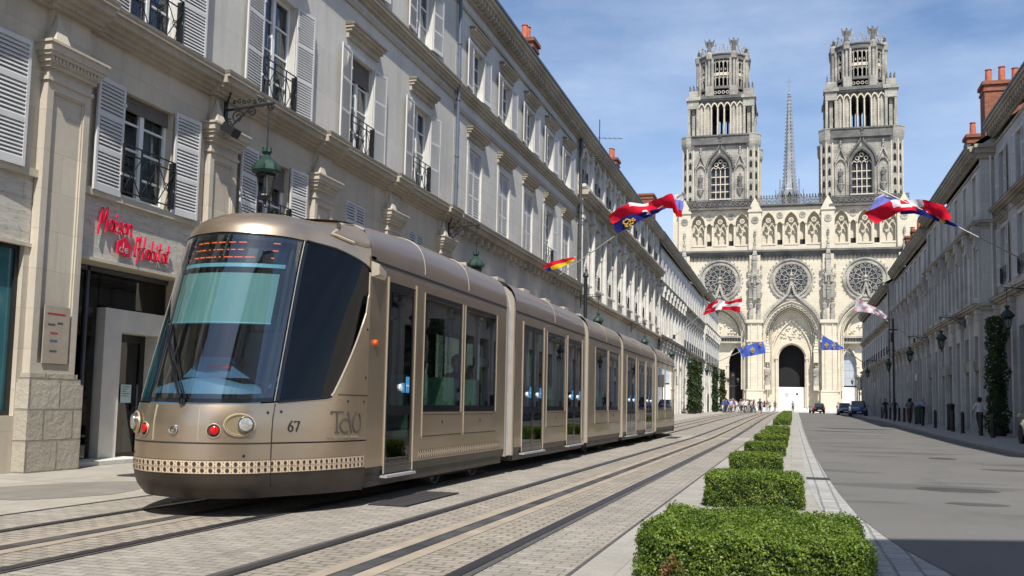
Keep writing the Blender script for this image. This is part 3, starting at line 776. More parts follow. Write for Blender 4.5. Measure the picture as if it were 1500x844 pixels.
# ---------- left three: arcaded house
def house_arcade():
    X0 = -11.2; T = FR(1, X0); U0, U1 = 50.64, 83.6; n = 9; sp = (U1-U0)/n; cs = [U0+sp*(i+.5) for i in range(n)]
    b = thing('terraced_house', (X0, 67, 0), 'ornate stone house with two storeys of round arched windows and engaged columns', 'house', 'houses along the left side of the street')
    mb = MB(T)
    wall(mb, U0, U1, -.3, 7.2, [(c, 1.15, 0, 4.2, 1.15) for c in cs], .7)
    wall(mb, U0, U1, 7.2, 12.5, [(c, .85, 7.9, 10.1, .85) for c in cs], .4)
    wall(mb, U0, U1, 12.5, 15.9, [(c, .6, 13.5, 14.9, .6) for c in cs], .35)
    mb.build('wall', M['pale'], b, fix=False)
    mb = MB(T); mb.box(U0, U1, -.2, 5.6, -.9, -.7); mb.build('shop_glazing', M['pane'], b)
    mb = MB(T); strip(mb, U0, U1, [(6.9, 7.0, .1), (7.0, 7.12, .25), (7.12, 7.24, .4)]); mb.build('string_course', M['trim'], b)
    mb = MB(T); strip(mb, U0, U1, [(11.5, 11.65, .2), (12.3, 12.42, .3), (12.62, 12.76, .62), (12.76, 12.88, .7)])
    k = int((U1-U0)/.45)
    for i in range(k): u = U0+(U1-U0)*(i+.3)/k; mb.box(u, u+.2, 12.42, 12.62, -.01, .55)
    mb.build('modillion_cornice', M['trim'], b)
    eave(T, U0, U1, 16.25, False, .5).build('eaves_cornice', M['trim'], b)
    pr = None
    for i, c in enumerate(cs):
        mb = MB(T)
        A, B = arc(c, .85, 10.1, .85), arc(c, 1.08, 10.1, 1.08); mb.band(A, B, -.01, .1); mb.box(c-.12, c+.12, 10.98, 11.4, 0, .22); mb.build('archivolt', M['pale'], b, T(c, 10, 0)); mb = MB(T)
        A, B = arc(c, .6, 14.9, .6), arc(c, .78, 14.9, .78); mb.band(A, B, -.01, .08)
        mb.build('archivolt', M['pale'], b, T(c, 14, 0))
        for v0, v1, w_, hh in ((7.9, 10.95, .85, .95), (13.5, 15.5, .6, .8)):
            f = casement(T, c-w_+.02, c+w_-.02, v0, v1-.1, 4, -.36).build('window', M['white'], b, T(c, v0, 0))
            g = MB(T); g.box(c-w_, c+w_, v0, v1, -.39, -.365); g.build('pane', M['pane'], f)
            railing(T, c-w_, c+w_, v0, v0+hh, .06).build('railing', M['iron'], f)
        mb = MB(T); mb.box(c-1.05, c+1.05, 7.24, 7.85, -.01, .16); mb.box(c-1.1, c+1.1, 7.8, 7.9, .0, .3); mb.box(c-.8, c+.8, 13.3, 13.45, 0, .25)
        mb.build('balcony_sill', M['pale'], b, T(c, 7.2, 0))
    for i in range(n+1):
        u = min(max(U0+sp*i, U0+.3), U1-.3); 
        mb = MB(T); mb.box(u-.24, u+.24, 7.24, 8.0, -.01, .34)
        mb.lathe([(.17, 8.0), (.15, 10.6), (.14, 11.0)], (u, 0, .14), 10, axis=1)
        for v0, v1, e in ((11.0, 11.15, .17), (11.15, 11.32, .21), (11.32, 11.5, .26)): mb.box(u-e, u+e, v0, v1, -.01, .1+e)
        mb.box(u-.2, u+.2, 11.65, 12.3, -.01, .24); mb.box(u-.2, u+.2, 12.88, 15.9, -.01, .14)
        mb.build('engaged_column', M['pale'], b, T(u, 7.24, 0))
        if i < n:
            for s in (.32, -.32) if False else (): pass
    for u in [U0+sp*(i+.5) for i in range(-1, n)]:
        for s in (sp/2-.62, sp/2+.62):
            if U0 < u+s < U1:
                mb = MB(T); mb.box(u+s-.13, u+s+.13, 7.9, 9.9, 0, .1); mb.box(u+s-.18, u+s+.18, 9.9, 10.1, 0, .16); mb.build('pilaster', M['pale'], b, T(u+s, 7.9, 0))
    r = shell(b, 1, X0, U0, U1, 16.25)
    chimney(r, -14.5, -13.5, 75.4, 76.8, 16.2, 21.1, 2)
    chimney(r, -14.6, -13.2, 94.5, 96.5, 16.2, 22.3, 0)
    mb = MB(); mb.tube([(-14, 70.8, 19), (-14, 70.8, 22.9)], .035); mb.tube([(-14.6, 70.8, 21.5), (-12.2, 70.8, 21.3)], .02)
    for i in range(6): mb.tube([(-14.4+i*.4, 70.4, 21.48-i*.03), (-14.4+i*.4, 71.2, 21.48-i*.03)], .012)
    mb.build('aerial', M['iron'], r)
    drainpipe(b, 1, X0, 83.5, 6, 16.4, 'castiron', .2, .08)
house_arcade()

M['brownwood'] = mat('brown_joinery', (.09,.06,.04), .5, 0, .2, 5)
for i_, c_ in enumerate(((.05,.05,.055), (.16,.15,.14), (.35,.33,.3))): M['fascia%d' % i_] = mat('fascia_paint%d' % i_, c_, .5, 0, .1, 4)

def plain_house(side, X0, U0, U1, n, label, group, eav, cat='house', m='pale', v=(7.6, 10.2, 12.4, 14.3), belts=(7.1, 11.9), consoles=True, shut=('none', 'open'),
                near=False, groundh=5.2, pil=True, chim=(), endface=False, roofrise=3.6, hoods=True, pitch=.12, arched=True, groundm=None, w_=1.25, gm='shoppane', qu=False, depth=11):
    T = FR(side, X0); sp = (U1-U0)/n; cs = [U0+sp*(i+.5) for i in range(n)]
    b = thing('terraced_house', (X0, (U0+U1)/2, 0), label, cat, group)
    mb = MB(T)
    gop = [(c, min(1.0, sp*.3), -.2, groundh-1, min(1.0, sp*.3)) for c in cs] if arched else [(c-min(1.1, sp*.33), c+min(1.1, sp*.33), -.2, groundh) for c in cs]
    wall(mb, U0, U1, -.3, belts[0], gop, .5); mb.build('ground_floor_wall', M[groundm or m], b, fix=False)
    mb = MB(T); wall(mb, U0, U1, belts[0], eav-.9, [(c-w_/2, c+w_/2, v[0], v[1]) for c in cs] + [(c-w_*.47, c+w_*.47, v[2], v[3]) for c in cs], .26)
    mb.build('upper_wall', M[m], b, fix=False)
    mb = MB(T); mb.box(U0+.1, U1-.1, -.2, groundh+.3, -.7, -.5); mb.build('shop_glazing', M[gm], b)
    rs = random.Random(int(U0)); hw_ = min(1.0, sp*.3)
    for i, c in enumerate(cs):
        mb = MB(T); k = rs.random(); zt_ = zg(c)
        mb.box(c-hw_-.08, c+hw_+.08, 3.0+zt_, 3.22+zt_, -.5, -.3); 
        for q in (-hw_, -.05, hw_-.1): mb.box(c+q, c+q+.1, zt_, 3.0+zt_, -.5, -.4)
        mb.box(c-hw_, c+hw_, zt_, .45+zt_, -.5, -.38); mb.build('shop_front', M['iron' if k < .4 else ('greystone' if k < .7 else 'brownwood')], b, T(c, 0, 0))
        if k > .55: mb = MB(T); mb.box(c-hw_-.12, c+hw_+.12, 3.25+zt_, 3.8+zt_, -.2, .06); mb.build('fascia', M['fascia%d' % (i % 3)], b, T(c, 3.3, 0))
    mb = MB(T); x = belts[0]; strip(mb, U0, U1, [(x, x+.1, .1), (x+.1, x+.22, .25), (x+.22, x+.31, .38)]); mb.mi = 1; mb.box(U0, U1, x+.31, x+.35, -.01, .395); mb.build('string_course', [M['trim'], M['lichen']], b)
    mb = MB(T); x = belts[1]; strip(mb, U0, U1, [(x-.35, x-.25, .06), (x, x+.1, .12), (x+.1, x+.2, .26), (x+.2, x+.28, .34)]); mb.mi = 1; mb.box(U0, U1, x+.28, x+.31, -.01, .355)
    mb.build('upper_string_course', [M['trim'], M['lichen']], b)
    eave(T, U0, U1, eav, near, .5).build('eaves_cornice', M['trim'], b)
    for vi, (v0, v1, ww) in enumerate(((v[0], v[1], w_), (v[2], v[3], w_*.94))):
        first = None
        for i, c in enumerate(cs):
            if first is None:
                first = window(b, T, c, v0, v1, ww, shut[vi], 4 if vi == 0 else 3, .8 if vi == 0 and shut[0] == 'open' else 0, 0, (v1+.62) if (hoods and vi == 0) else None, sw=ww/2, pitch=pitch, seed=3, sur=.15)
            else: copy_tree(first, (0, c-cs[0], 0), b)
    f0 = None
    for i, u in enumerate([U0+sp*i for i in range(n+1)]):
        u = min(max(u, U0+.2), U1-.2)
        if pil:
            if f0 is None:
                mb = MB(T); mb.box(u-.2, u+.2, 0, belts[0]-.5, -.01, .16)
                for v0, v1, e in ((belts[0]-.5, belts[0]-.38, .26), (belts[0]-.38, belts[0]-.2, .23), (belts[0]-.2, belts[0], .3)): mb.box(u-e, u+e, v0, v1, -.01, e)
                if consoles:
                    mb.box(u-.17, u+.17, belts[0]+.34, belts[1]-1.2, -.01, .12)
                    for v0, v1, e in ((belts[1]-1.2, belts[1]-1.0, .2), (belts[1]-1.0, belts[1]-.5, .3), (belts[1]-.5, belts[1], .42)): mb.box(u-.19, u+.19, v0, v1, -.01, e)
                f0 = mb.build('pilaster', M[m], b, T(u, 0, 0)); uu = u
            else: copy_tree(f0, (0, u-uu, 0), b)
    r = shell(b, side, X0, U0, U1, eav, rise=roofrise, depth=depth)
    for c in chim: chimney(r, *c)
    return b

GL = 'houses along the left side of the street'; GR = 'houses along the right side of the street'
plain_house(1, -11.2, 83.66, 104, 8, 'pale house left of the street with bracketed first floor, just beyond the arcaded one', GL, 16.35, m='pale', consoles=True)
plain_house(1, -11.2, 104.05, 128, 9, 'sunlit white stone house at mid distance left, behind the first clipped climbing columns', GL, 16.35, m='pale', consoles=False, belts=(6.9, 11.8), shut=('open', 'open'))
plain_house(1, -11.0, 128.05, 153, 9, 'last house of the left row, standing nearest to the cathedral square', GL, 16.5, m='pale', consoles=True, belts=(6.8, 11.9), shut=('open', 'none'))
b = plain_house(1, -21, 128, 150, 6, 'tall slate-roofed house showing above the far left roofs beside the cathedral', GL, 22.5, m='render', consoles=False, shut=('none', 'none'), v=(13, 15, 18.5, 20.6), belts=(11, 17.5), pil=False)
# right row
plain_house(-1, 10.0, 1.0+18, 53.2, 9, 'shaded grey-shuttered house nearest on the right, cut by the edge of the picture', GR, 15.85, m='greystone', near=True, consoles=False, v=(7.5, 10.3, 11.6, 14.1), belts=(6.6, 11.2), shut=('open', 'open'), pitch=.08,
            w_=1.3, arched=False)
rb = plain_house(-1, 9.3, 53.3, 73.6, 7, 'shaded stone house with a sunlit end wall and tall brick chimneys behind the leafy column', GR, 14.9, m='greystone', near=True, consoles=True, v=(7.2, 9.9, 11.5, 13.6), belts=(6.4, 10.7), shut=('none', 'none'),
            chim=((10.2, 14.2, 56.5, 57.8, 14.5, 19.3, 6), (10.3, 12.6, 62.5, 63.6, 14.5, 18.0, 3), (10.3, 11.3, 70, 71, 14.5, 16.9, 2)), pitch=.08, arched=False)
# its end wall, facing the sun
mb = MB(FE(53.28)); mb.box(9.3, 20.3, -.3, 14.3, 0, .03); e = mb.build('end_wall', M['block'], rb)
for v0, v1, n in ((6.4, 6.6, .2), (6.6, 6.74, .34), (10.7, 10.85, .2), (10.85, 11.0, .3), (14.2, 14.45, .2), (14.45, 14.7, .35), (14.7, 14.88, .5)): mb = MB(FE(53.25)); mb.box(9.3-n*.6, 14, v0, v1, 0, n); mb.build('end_cornice', M['trim'], e)
mb = MB(); mb.tube([(9.78, 53.05, 6.6), (9.78, 53.05, 14.3)], .055, 8); mb.build('drainpipe', M['pale'], rb)
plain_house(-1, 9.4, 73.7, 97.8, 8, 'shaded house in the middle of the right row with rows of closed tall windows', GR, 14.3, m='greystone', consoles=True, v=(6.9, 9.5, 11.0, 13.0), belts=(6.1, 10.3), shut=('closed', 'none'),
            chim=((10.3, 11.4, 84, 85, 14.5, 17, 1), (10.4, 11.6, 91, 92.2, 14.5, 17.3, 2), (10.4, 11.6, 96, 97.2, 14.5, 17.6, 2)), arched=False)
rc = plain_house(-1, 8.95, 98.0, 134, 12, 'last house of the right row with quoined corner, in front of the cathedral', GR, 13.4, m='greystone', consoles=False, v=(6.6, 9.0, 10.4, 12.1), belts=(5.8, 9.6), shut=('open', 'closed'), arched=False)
mb = MB(FE(97.97)); mb.box(8.95, 18, -.3, 12.9, 0, .03); e = mb.build('end_wall', M['block'], rc)
mb = MB()
for i in range(18):
    z = .5+i*.68; k = .9 if i % 2 else .6; mb.box(8.9, 8.98+k*.0+.0, 97.85, 97.95+k, z, z+.6)
    mb.box(8.9, 8.95+k, 97.85, 97.945, z, z+.6)
mb.build('quoins', M['pale'], rc)
# building behind the photographer whose shadow falls on the road
plain_house(-1, 4.9, -26, -1.5, 7, 'stone building on the corner behind the camera', GR, 16.9, m='render', consoles=False, depth=14)
# ------------------------------------------------------------------ tram
def paint(name, col, metal=.55, rough=.33):
    m, nt = new_mat(name); N = NT(nt); p = N.pos()
    f = N.noise(p, 1.3, 5, .6)
    c = N.mix(N.ramp(f, .35, .75), tuple(.9*x for x in col), col)
    dirt = N.noise(N.scaled(p, (1, 1.2, 4)), 2.0, 7, .75)
    c = N.mix(N.math('MULTIPLY', N.ramp(dirt, .5, .8), .22), c, tuple(.45*x for x in col))
    fl = N.noise(p, 900, 1, .5)
    b = N.n('ShaderNodeBsdfPrincipled', i_Base_Color=c, i_Metallic=metal, i_Roughness=N.math('MULTIPLY_ADD', f, .12, rough-.06))
    b.inputs['Coat Weight'].default_value = .35; b.inputs['Coat Roughness'].default_value = .06
    N.L(N.bump(N.noise(N.scaled(p, (1, .6, 1.2)), 1.1, 2, .4), .35, .05), b.inputs['Coat Normal'])
    N.L(N.bump(fl, .06, .0006), b.inputs['Normal'])
    N.out(b.outputs[0]); return m
M['gold'] = paint('bronze_metallic_paint', (.52,.405,.29), .86, .32)
M['goldroof'] = paint('roof_metallic_paint', (.25,.2,.165), .5, .42)
M['goldl'] = mat('light_gold_trim', (.55,.47,.36), .35, .5, .05, 3)
M['blackp'] = mat('black_frame', (.008,.008,.009), .12, 0, .1, 3, coat=.3)
M['skirt'] = mat('dark_underskirt', (.045,.036,.028), .45, .2, .3, 3)
M['under'] = mat('underframe_black', (.01,.01,.01), .8, 0, .2, 3)
M['silver'] = mat('silver_gangway', (.4,.4,.42), .4, .3, .15, 6)
M['wheel'] = mat('wheel_steel', (.12,.12,.12), .5, .5, .2, 9)
M['chrome'] = mat('chrome', (.7,.7,.7), .12, 1, .03, 3)
M['wsglass'] = glassmat('windscreen_glass', (.8,.97,1), .72, .01, 1.5, 2.2)
M['sideglass'] = glassmat('tinted_side_glass', (.75,1,.95), .5, .01, 1.5, 2.0)
M['cabglass'] = glassmat('black_cab_glass', (.9,.95,1), .1, .02, 1.45, .35)
M['lowglass'] = glassmat('lower_door_glass', (.7,.95,.9), .2, .01, 1.5, .7)
M['redlens'] = mat('red_lens', (.5,.005,.005), .15, 0, .1, 20)
M['lens'] = mat('headlamp_lens', (.55,.55,.52), .08, .6, .2, 60)
M['bowl'] = mat('headlamp_bowl', (.42,.33,.2), .25, .6, .1, 4)
M['orange'] = mat('orange_marker', (.6,.1,.01), .3, 0, .05, 5)
M['led'] = emis('led_display', (1, .15, .03), 1.5)
M['dash'] = mat('blue_grey_dashboard', (.11,.2,.3), .5, 0, .2, 2)
M['sunblind'] = mat('teal_sun_blind', (.17,.3,.28), .7, 0, .06, 3)
M['paleblue'] = mat('pale_blue_trim', (.2,.4,.48), .5, 0, .06, 3)
M['seat'] = mat('green_seat_back', (.6,.8,.6), .6, 0, .08, 5)
M['cabin'] = mat('saloon_interior', (.035,.04,.042), .7, 0, .2, 2)
M['floor'] = mat('saloon_floor', (.1,.1,.1), .7, 0, .2, 2)
M['bluebar'] = mat('blue_grab_pole', (.02,.12,.5), .3, 0, .05, 5)
M['sticker'] = mat('blue_sticker', (.08,.35,.7), .4, 0, .1, 30)
M['stickw'] = mat('white_sticker', (.7,.72,.74), .5, 0, .1, 30)
M['holes'] = mat('cane_pattern_dark', (.04,.022,.012), .6, 0, .1, 5)
M['cane'] = mat('cane_pattern_cream', (.56,.44,.31), .5, 0, .06, 5)
M['decal'] = mat('dark_lettering', (.075,.062,.055), .5, 0, .05, 5)
M['decall'] = mat('faint_lettering', (.2,.16,.125), .5, 0, .05, 5)

TC = -5.85
PLAN = [(0,8.24),(.2,8.262),(.39,8.325),(.58,8.45),(.7,8.58),(.785,8.76),(.93,9.06),(1.06,9.4),(1.15,9.76),(1.2,10.12)]
def cr(tab, t):
    n = len(tab)-1; t = min(max(t, 0), n); i = min(int(t), n-1); f = t-i
    p0 = tab[i-1] if i > 0 else ((-tab[1][0], tab[1][1]) if tab is PLAN else (2*tab[0][0]-tab[1][0], 2*tab[0][1]-tab[1][1])); p1, p2 = tab[i], tab[i+1]; p3 = tab[i+2] if i+2 <= n else (2*p2[0]-p1[0], 2*p2[1]-p1[1])
    return tuple(.5*((2*b)+(-a+c)*f+(2*a-5*b+4*c-d)*f*f+(-a+3*b-3*c+d)*f**3) for a, b, c, d in zip(p0, p1, p2, p3))
def gfade(t): return 1 if t <= 5 else max(0, 1-((t-5)/4)**1.3)
def boff(z): return interp([(.2,.16),(.28,.06),(.4,.01),(.5,0),(.95,0),(1.1,.03),(1.17,.06),(2.0,.33),(2.6,.53),(2.93,.66)], z)
def flip(p, rear): return (2*TC-p[0], 50.2-p[1], p[2]) if rear else p
def nose(t, z, off=0.0):
    """t in -9..9 across the nose (positive on the street side), z height"""
    def raw(t, z):
        a = abs(t); dx, y = cr(PLAN, a); g = gfade(a)
        w_ = 1 - .075*max(0, z-1.1)/1.83*g
        if z < .5: w_ -= .05*((.5-z)/.3)**2*(.4+.6*g)
        return Vector((TC + math.copysign(dx*w_, t), y + boff(z)*(g if z > 1.1 or True else 1), z))
    p = raw(t, z)
    if off:
        a = raw(t+.05, z)-raw(t-.05, z); b_ = raw(t, z+.02)-raw(t, z-.02)
        p = p + a.cross(b_).normalized()*off
    return tuple(p)
def nframe(t, z, rear=False):
    p = Vector(nose(t, z)); a = (Vector(nose(t+.05, z))-Vector(nose(t-.05, z))).normalized(); b_ = (Vector(nose(t, z+.02))-Vector(nose(t, z-.02))).normalized()
    n = a.cross(b_).normalized(); b_ = n.cross(a)
    return lambda u, v, w_: flip(tuple(p + a*u + b_*v + n*w_), rear)
def ZT(t): return interp([(0,2.96),(5,2.93),(6.5,2.88),(8,2.78),(9,2.7)], abs(t))     # top of the glazing
def ZW(t): return interp([(0,1.13),(3,1.135),(5,1.16),(7,1.22),(7.15,1.24),(8.75,2.22),(8.85,2.5),(9,2.7)], abs(t))
ROOFP = [(1,0),(.995,.1),(.97,.22),(.9,.34),(.78,.42),(.6,.47),(.35,.5),(0,.51)]
NOSEP = [(1,0),(.985,.1),(.955,.19),(.885,.29),(.76,.38),(.57,.445),(.32,.495),(0,.51)]
def rooftop(t, q, off=0.0):
    """nose of the roof: q 0..7 from the glazing edge to the crown"""
    def raw(t, q):
        px, dz = cr(NOSEP, q); a = abs(t); p = nose(math.copysign(a, t) if t else 0, ZT(t)); g = gfade(a)
        pr, dr = cr(ROOFP, q); k_ = (1-g)**2; px += (pr-px)*k_
        top = interp([(0,3.31),(5,3.32),(9,3.33)], a)
        zm = 2.86+dr*1.13*.82 if q >= 1 else p[2]+q*(2.953-p[2])
        z_ = p[2]+dz/.51*(top-p[2]); z_ += (zm-z_)*k_
        return Vector((TC+(p[0]-TC)*px, p[1]+(1-px)*1.05*g + (.1*q/7), z_))
    p = raw(t, q)
    if off:
        a = raw(t+.05, q)-raw(t-.05, q); b_ = raw(t, q+.02)-raw(t, q-.02); p = p + a.cross(b_).normalized()*off
    return tuple(p)
def tr(a, b, n): return [a+(b-a)*i/n for i in range(n+1)]

tram = thing('tram', (TC, 25, 0), 'long bronze articulated tram running up the left track towards the camera', 'tram')

def nose_part(rear=False):
    F = lambda p: flip(p, rear)
    fin = lambda mb, name, m, par, **k: mb.build(name, m, par, **k)
    cab = MB(); ts = tr(-9, 9, 54)
    # lower bodywork, with the bumper seam left open
    for z0, z1 in ((.44, .735), (.75, None)):
        cab.grid([[F(nose(t, z0 + ((z1 or (ZW(t)-.01)) - z0)*k/7)) for t in ts] for k in range(8)])
    # cheeks behind the side glass (t 8.8..9) are covered by ZW reaching the roof line
    body = fin(cab, 'cab_body', M['gold'], tram, smooth=50)
    cap = MB(); cap.grid([[F(rooftop(t, q)) for t in ts] for q in tr(0, 7, 16)]); fin(cap, 'roof_visor', M['gold'], body, smooth=50)
    mb = MB(); qs = tr(0, 7, 14)
    for s in (1, -1): mb.grid([[F(rooftop(s*9, q)) for q in qs], [F((TC+s*1.2*p_, 10.25, 2.86+d_*1.13*.82)) for p_, d_ in [cr(ROOFP, q) for q in qs]]]); mb.grid([[F((TC+s*1.2, 10.1, z)), F((TC+s*1.2, 10.25, z))] for z in (2.69, 2.86)])
    fin(mb, 'visor_collar', M['gold'], body, smooth=50)
    mb = MB(); mb.grid([[F(nose(t, z, -.012)) for t in ts] for z in (.4, .55, .74, .95)]); fin(mb, 'seam_backing', M['under'], body)
    mb = MB(); mb.grid([[F(nose(t, ZT(t)-.05, -.02)) for t in ts], [F(rooftop(t, .3, -.02)) for t in ts]]); fin(mb, 'seam_backing', M['under'], body)
    mb = MB(); mb.grid([[F(nose(t, z)) for t in ts] for z in (.19, .24, .3, .37, .437)]); mb.grid([[F(nose(t, .19)) for t in ts], [F((TC, 10.2, .19)) for t in ts]]); fin(mb, 'bumper_skirt', M['skirt'], body, smooth=50)
    # windscreen: black border, glass
    wt = tr(-4.86, 4.86, 36)
    mb = MB(); z0 = lambda t: ZW(t)+.005; z1 = lambda t: ZT(t)-.01
    for a, b_ in ((lambda t: z0(t), lambda t: z0(t)+.09), (lambda t: z1(t)-.06, lambda t: z1(t))):
        mb.grid([[F(nose(t, a(t), -.004)) for t in wt], [F(nose(t, b_(t), -.004)) for t in wt]])
    for s in (-1, 1):
        mb.grid([[F(nose(s*t, z0(t)+(z1(t)-z0(t))*k/14, -.003)) for t in (4.6, 4.75, 4.86)] for k in range(15)])
        mb.grid([[F(nose(s*t, z0(t)+(z1(t)-z0(t))*k/14, -.003)) for t in (5.0, 5.12, 5.22)] for k in range(15)])
    bd = fin(mb, 'windscreen_frame', M['blackp'], tram)
    mb = MB(); mb.grid([[F(nose(t, z0(t)+.04+(z1(t)-z0(t)-.06)*k/16, 0.003)) for t in tr(-4.8, 4.8, 36)] for k in range(17)]); ws = fin(mb, 'windscreen', M['wsglass'], bd, smooth=60)
    mb = MB()
    for s in (-1, 1): mb.tube([F(nose(s*4.93, z0(5)+(z1(5)-z0(5))*k/12, .004)) for k in range(13)], .008, 6)
    fin(mb, 'pillar_trim', M['wheel'], bd, smooth=True)
    # side cab glass
    for s in (-1, 1):
        st = tr(5.16, 8.82, 22)
        mb = MB(); mb.grid([[F(nose(s*t, ZW(t)+.005+(ZT(t)-.02-ZW(t))*k/14, .001)) for t in st] for k in range(15)])
        g = fin(mb, 'cab_side_window', M['cabglass'], tram, smooth=60)
        mb = MB(); bt = [t for t in st]
        mb.tube([F(nose(s*t, ZW(t), .004)) for t in tr(7.1, 8.8, 16)] + [F(nose(s*8.86, z, .004)) for z in (2.4, 2.55, 2.66)], .011, 6)
        fin(mb, 'window_trim', M['goldl'], g)
        mb = MB()
        a = [F(nose(s*t, ZW(t)-.005, .003)) for t in tr(5.1, 7.1, 10)]; mb.tube(a, .014, 6)
        mb.tube([F(nose(s*t, ZT(t), .003)) for t in tr(-5 if s < 0 else 5, 8.9, 10)] if s > 0 else [F(nose(-t, ZT(t), .003)) for t in tr(5, 8.9, 10)], .013, 6)
        fin(mb, 'window_seal', M['blackp'], g)
    # seams
    mb = MB()
    for s in (-1, 1):
        mb.tube([F(nose(s*5.0, z, .002)) for z in tr(.3, 1.14, 6)], .006, 4)
        mb.tube([F(nose(s*7.4, 1.25, .002))] + [F(nose(s*t, 1.25, .002)) for t in tr(7.5, 9, 4)], .005, 4)
    mb.tube([F(nose(t, .742, .0)) for t in tr(-4.95, 4.95, 30)], .007, 4)
    fin(mb, 'panel_seam', M['under'], body)
    mb = MB()
    for s in (-1, 1): mb.tube([F(nose(s*1.3*(1-.1*(z-.75)), z, .001)) for z in tr(.76, 1.11, 6)], .008, 5)
    fin(mb, 'bonnet_rib', M['goldl'], body)
    for t, z in ((-4.7, 1.05), (4.7, 1.05), (5.3, 1.06), (3.4, .62), (-3.4, .62), (7.9, 1.18), (8.8, 1.18), (8.85, 1.45), (8.85, 2.0)):
        mb = MB(nframe(t, z, rear)); mb.lathe([(.016, 0), (.014, .006)], (0, 0, 0), 10); fin(mb, 'bolt', M['under'], body)
    # lamps
    for s in (-1, 1):
        T = nframe(s*3.1, .925, rear)
        mb = MB(T); mb.lathe([(.148, .002), (.145, .012), (.136, .012), (.122, -.0), (.08, -.01), (.001, -.012)], (0, 0, 0.006), 28, sx=1, sy=.72)
        hl = fin(mb, 'headlight', M['bowl'], tram, smooth=True, loc=Vector(T(0, 0, 0)))
        mb = MB(T); mb.lathe([(.075, 0), (.072, .025), (.05, .035), (.001, .04)], (s*.055, .008, .012), 20)
        fin(mb, 'lens', M['lens'], hl, smooth=True)
        mb = MB(T); mb.lathe([(.078, .0), (.082, .02), (.077, .03)], (s*.055, .008, .01), 20); fin(mb, 'lens_ring', M['chrome'], hl, smooth=True)
        mb = MB(T)
        A = [(.152*math.cos(2*PI*i/28), .109*math.sin(2*PI*i/28), .008) for i in range(29)]; mb.tube(A, .008, 6, False); fin(mb, 'rim', M['goldl'], hl, smooth=True)
        T = nframe(s*2.02, .865, rear)
        mb = MB(T); mb.lathe([(.066, .0), (.064, .008), (.05, .004), (.001, .003)], (0, 0, 0.002), 22); rl = fin(mb, 'tail_light', M['skirt'], tram, smooth=True, loc=Vector(T(0, 0, 0)))
        mb = MB(T); mb.lathe([(.044, 0), (.042, .015), (.03, .022), (.001, .026)], (.006, .003, .006), 20); fin(mb, 'red_lens', M['redlens'], rl, smooth=True)
        mb = MB(T); mb.tube([(.068*math.cos(2*PI*i/24), .068*math.sin(2*PI*i/24), .004) for i in range(25)], .006, 6, False); fin(mb, 'rim', M['goldl'], rl, smooth=True)
    T = nframe(-.0, .87, rear); mb = MB(T)
    mb.tube([(.043*math.cos(2*PI*i/20), .043*math.sin(2*PI*i/20), .01) for i in range(21)], .009, 8, False)
    mb.lathe([(.018, .004), (.014, .012), (.001, .013)], (.0, 0, 0), 12); mb.hexa([(-.035, -.006, .004), (.035, -.006, .004), (.035, .006, .004), (-.035, .006, .004), (-.035, -.006, .014), (.035, -.006, .014), (.035, .006, .014), (-.035, .006, .014)]) if False else None
    fin(mb, 'round_emblem', M['chrome'], body, smooth=True)
    # wiper
    mb = MB()
    mb.tube([F(nose(.15, 1.17, .03)), F(nose(-1.1, 1.62, .05)), F(nose(-1.9, 1.92, .05))], .012, 6)
    mb.tube([F(nose(.45, 1.17, .03)), F(nose(-.8, 1.6, .055)), F(nose(-1.75, 1.86, .05))], .009, 6)
    mb.tube([F(nose(-1.75, 1.3, .022)), F(nose(-1.85, 1.9, .022)), F(nose(-1.95, 2.5, .022))], .011, 6)
    mb.lathe([(.03, -.0), (.03, .05)], F(nose(.3, 1.12, .01)), 10); fin(mb, 'wiper', M['blackp'], tram, smooth=True)
    # things behind the windscreen
    mb = MB(); q = tr(-4.5, 4.5, 20)
    mb.grid([[F(nose(t, 1.42 - .16*abs(t)/4.5, -.12)) for t in q], [F((nose(t, 1.5, -.5)[0], 9.25+.12*abs(t)/4.5, 1.42-.1*abs(t)/4.5)) for t in q], [F((TC+t*.2, 9.6, 1.15)) for t in q]])
    mb.grid([[F(nose(t, 1.42 - .16*abs(t)/4.5, -.12)) for t in q], [F(nose(t, 1.14, -.1)) for t in q]])
    d = fin(mb, 'dashboard', M['dash'], tram, smooth=50)
    mb = MB(); 
    for (x0, x1, y0, y1, z0, z1) in ((-.42, .3, 8.95, 9.35, 1.4, 1.56), (-.3, .18, 8.98, 9.25, 1.56, 1.62)):
        p = [F((TC+x, y, z)) for z in (z0, z1) for x, y in ((x0+(z-z0), y0), (x1-(z-z0), y0), (x1-(z-z0), y1), (x0+(z-z0), y1))]; mb.hexa(p)
    fin(mb, 'instrument_hood', M['dash'], d)
    mb = MB(); mb.hexa([F((TC+x, y, z)) for z in (1.5, 1.53) for x, y in ((-.12, 8.93), (.16, 8.93), (.16, 8.96), (-.12, 8.96))]); fin(mb, 'red_strip', M['redlens'], d)
    mb = MB(); mb.grid([[F(nose(t, z, -.07)) for t in tr(-4.1, 3.95, 16)] for z in tr(1.98, 2.53, 4)]); bl = fin(mb, 'sun_blind', M['sunblind'], tram)
    mb = MB(); mb.tube([F(nose(t, 1.98, -.065)) for t in tr(-4.1, 3.95, 12)], .012, 6); fin(mb, 'hem_bar', M['paleblue'], bl)
    mb = MB(); mb.grid([[F(nose(t, z, -.075)) for t in tr(-4.5, 4.3, 16)] for z in (2.6, 2.645)]); fin(mb, 'blind_case', M['paleblue'], tram)
    mb = MB(); mb.grid([[F(nose(t, z, -.09)) for t in tr(-4.6, 4.6, 16)] for z in (2.66, 2.92)]); ds = fin(mb, 'destination_display', M['blackp'], tram)
    mb = MB()
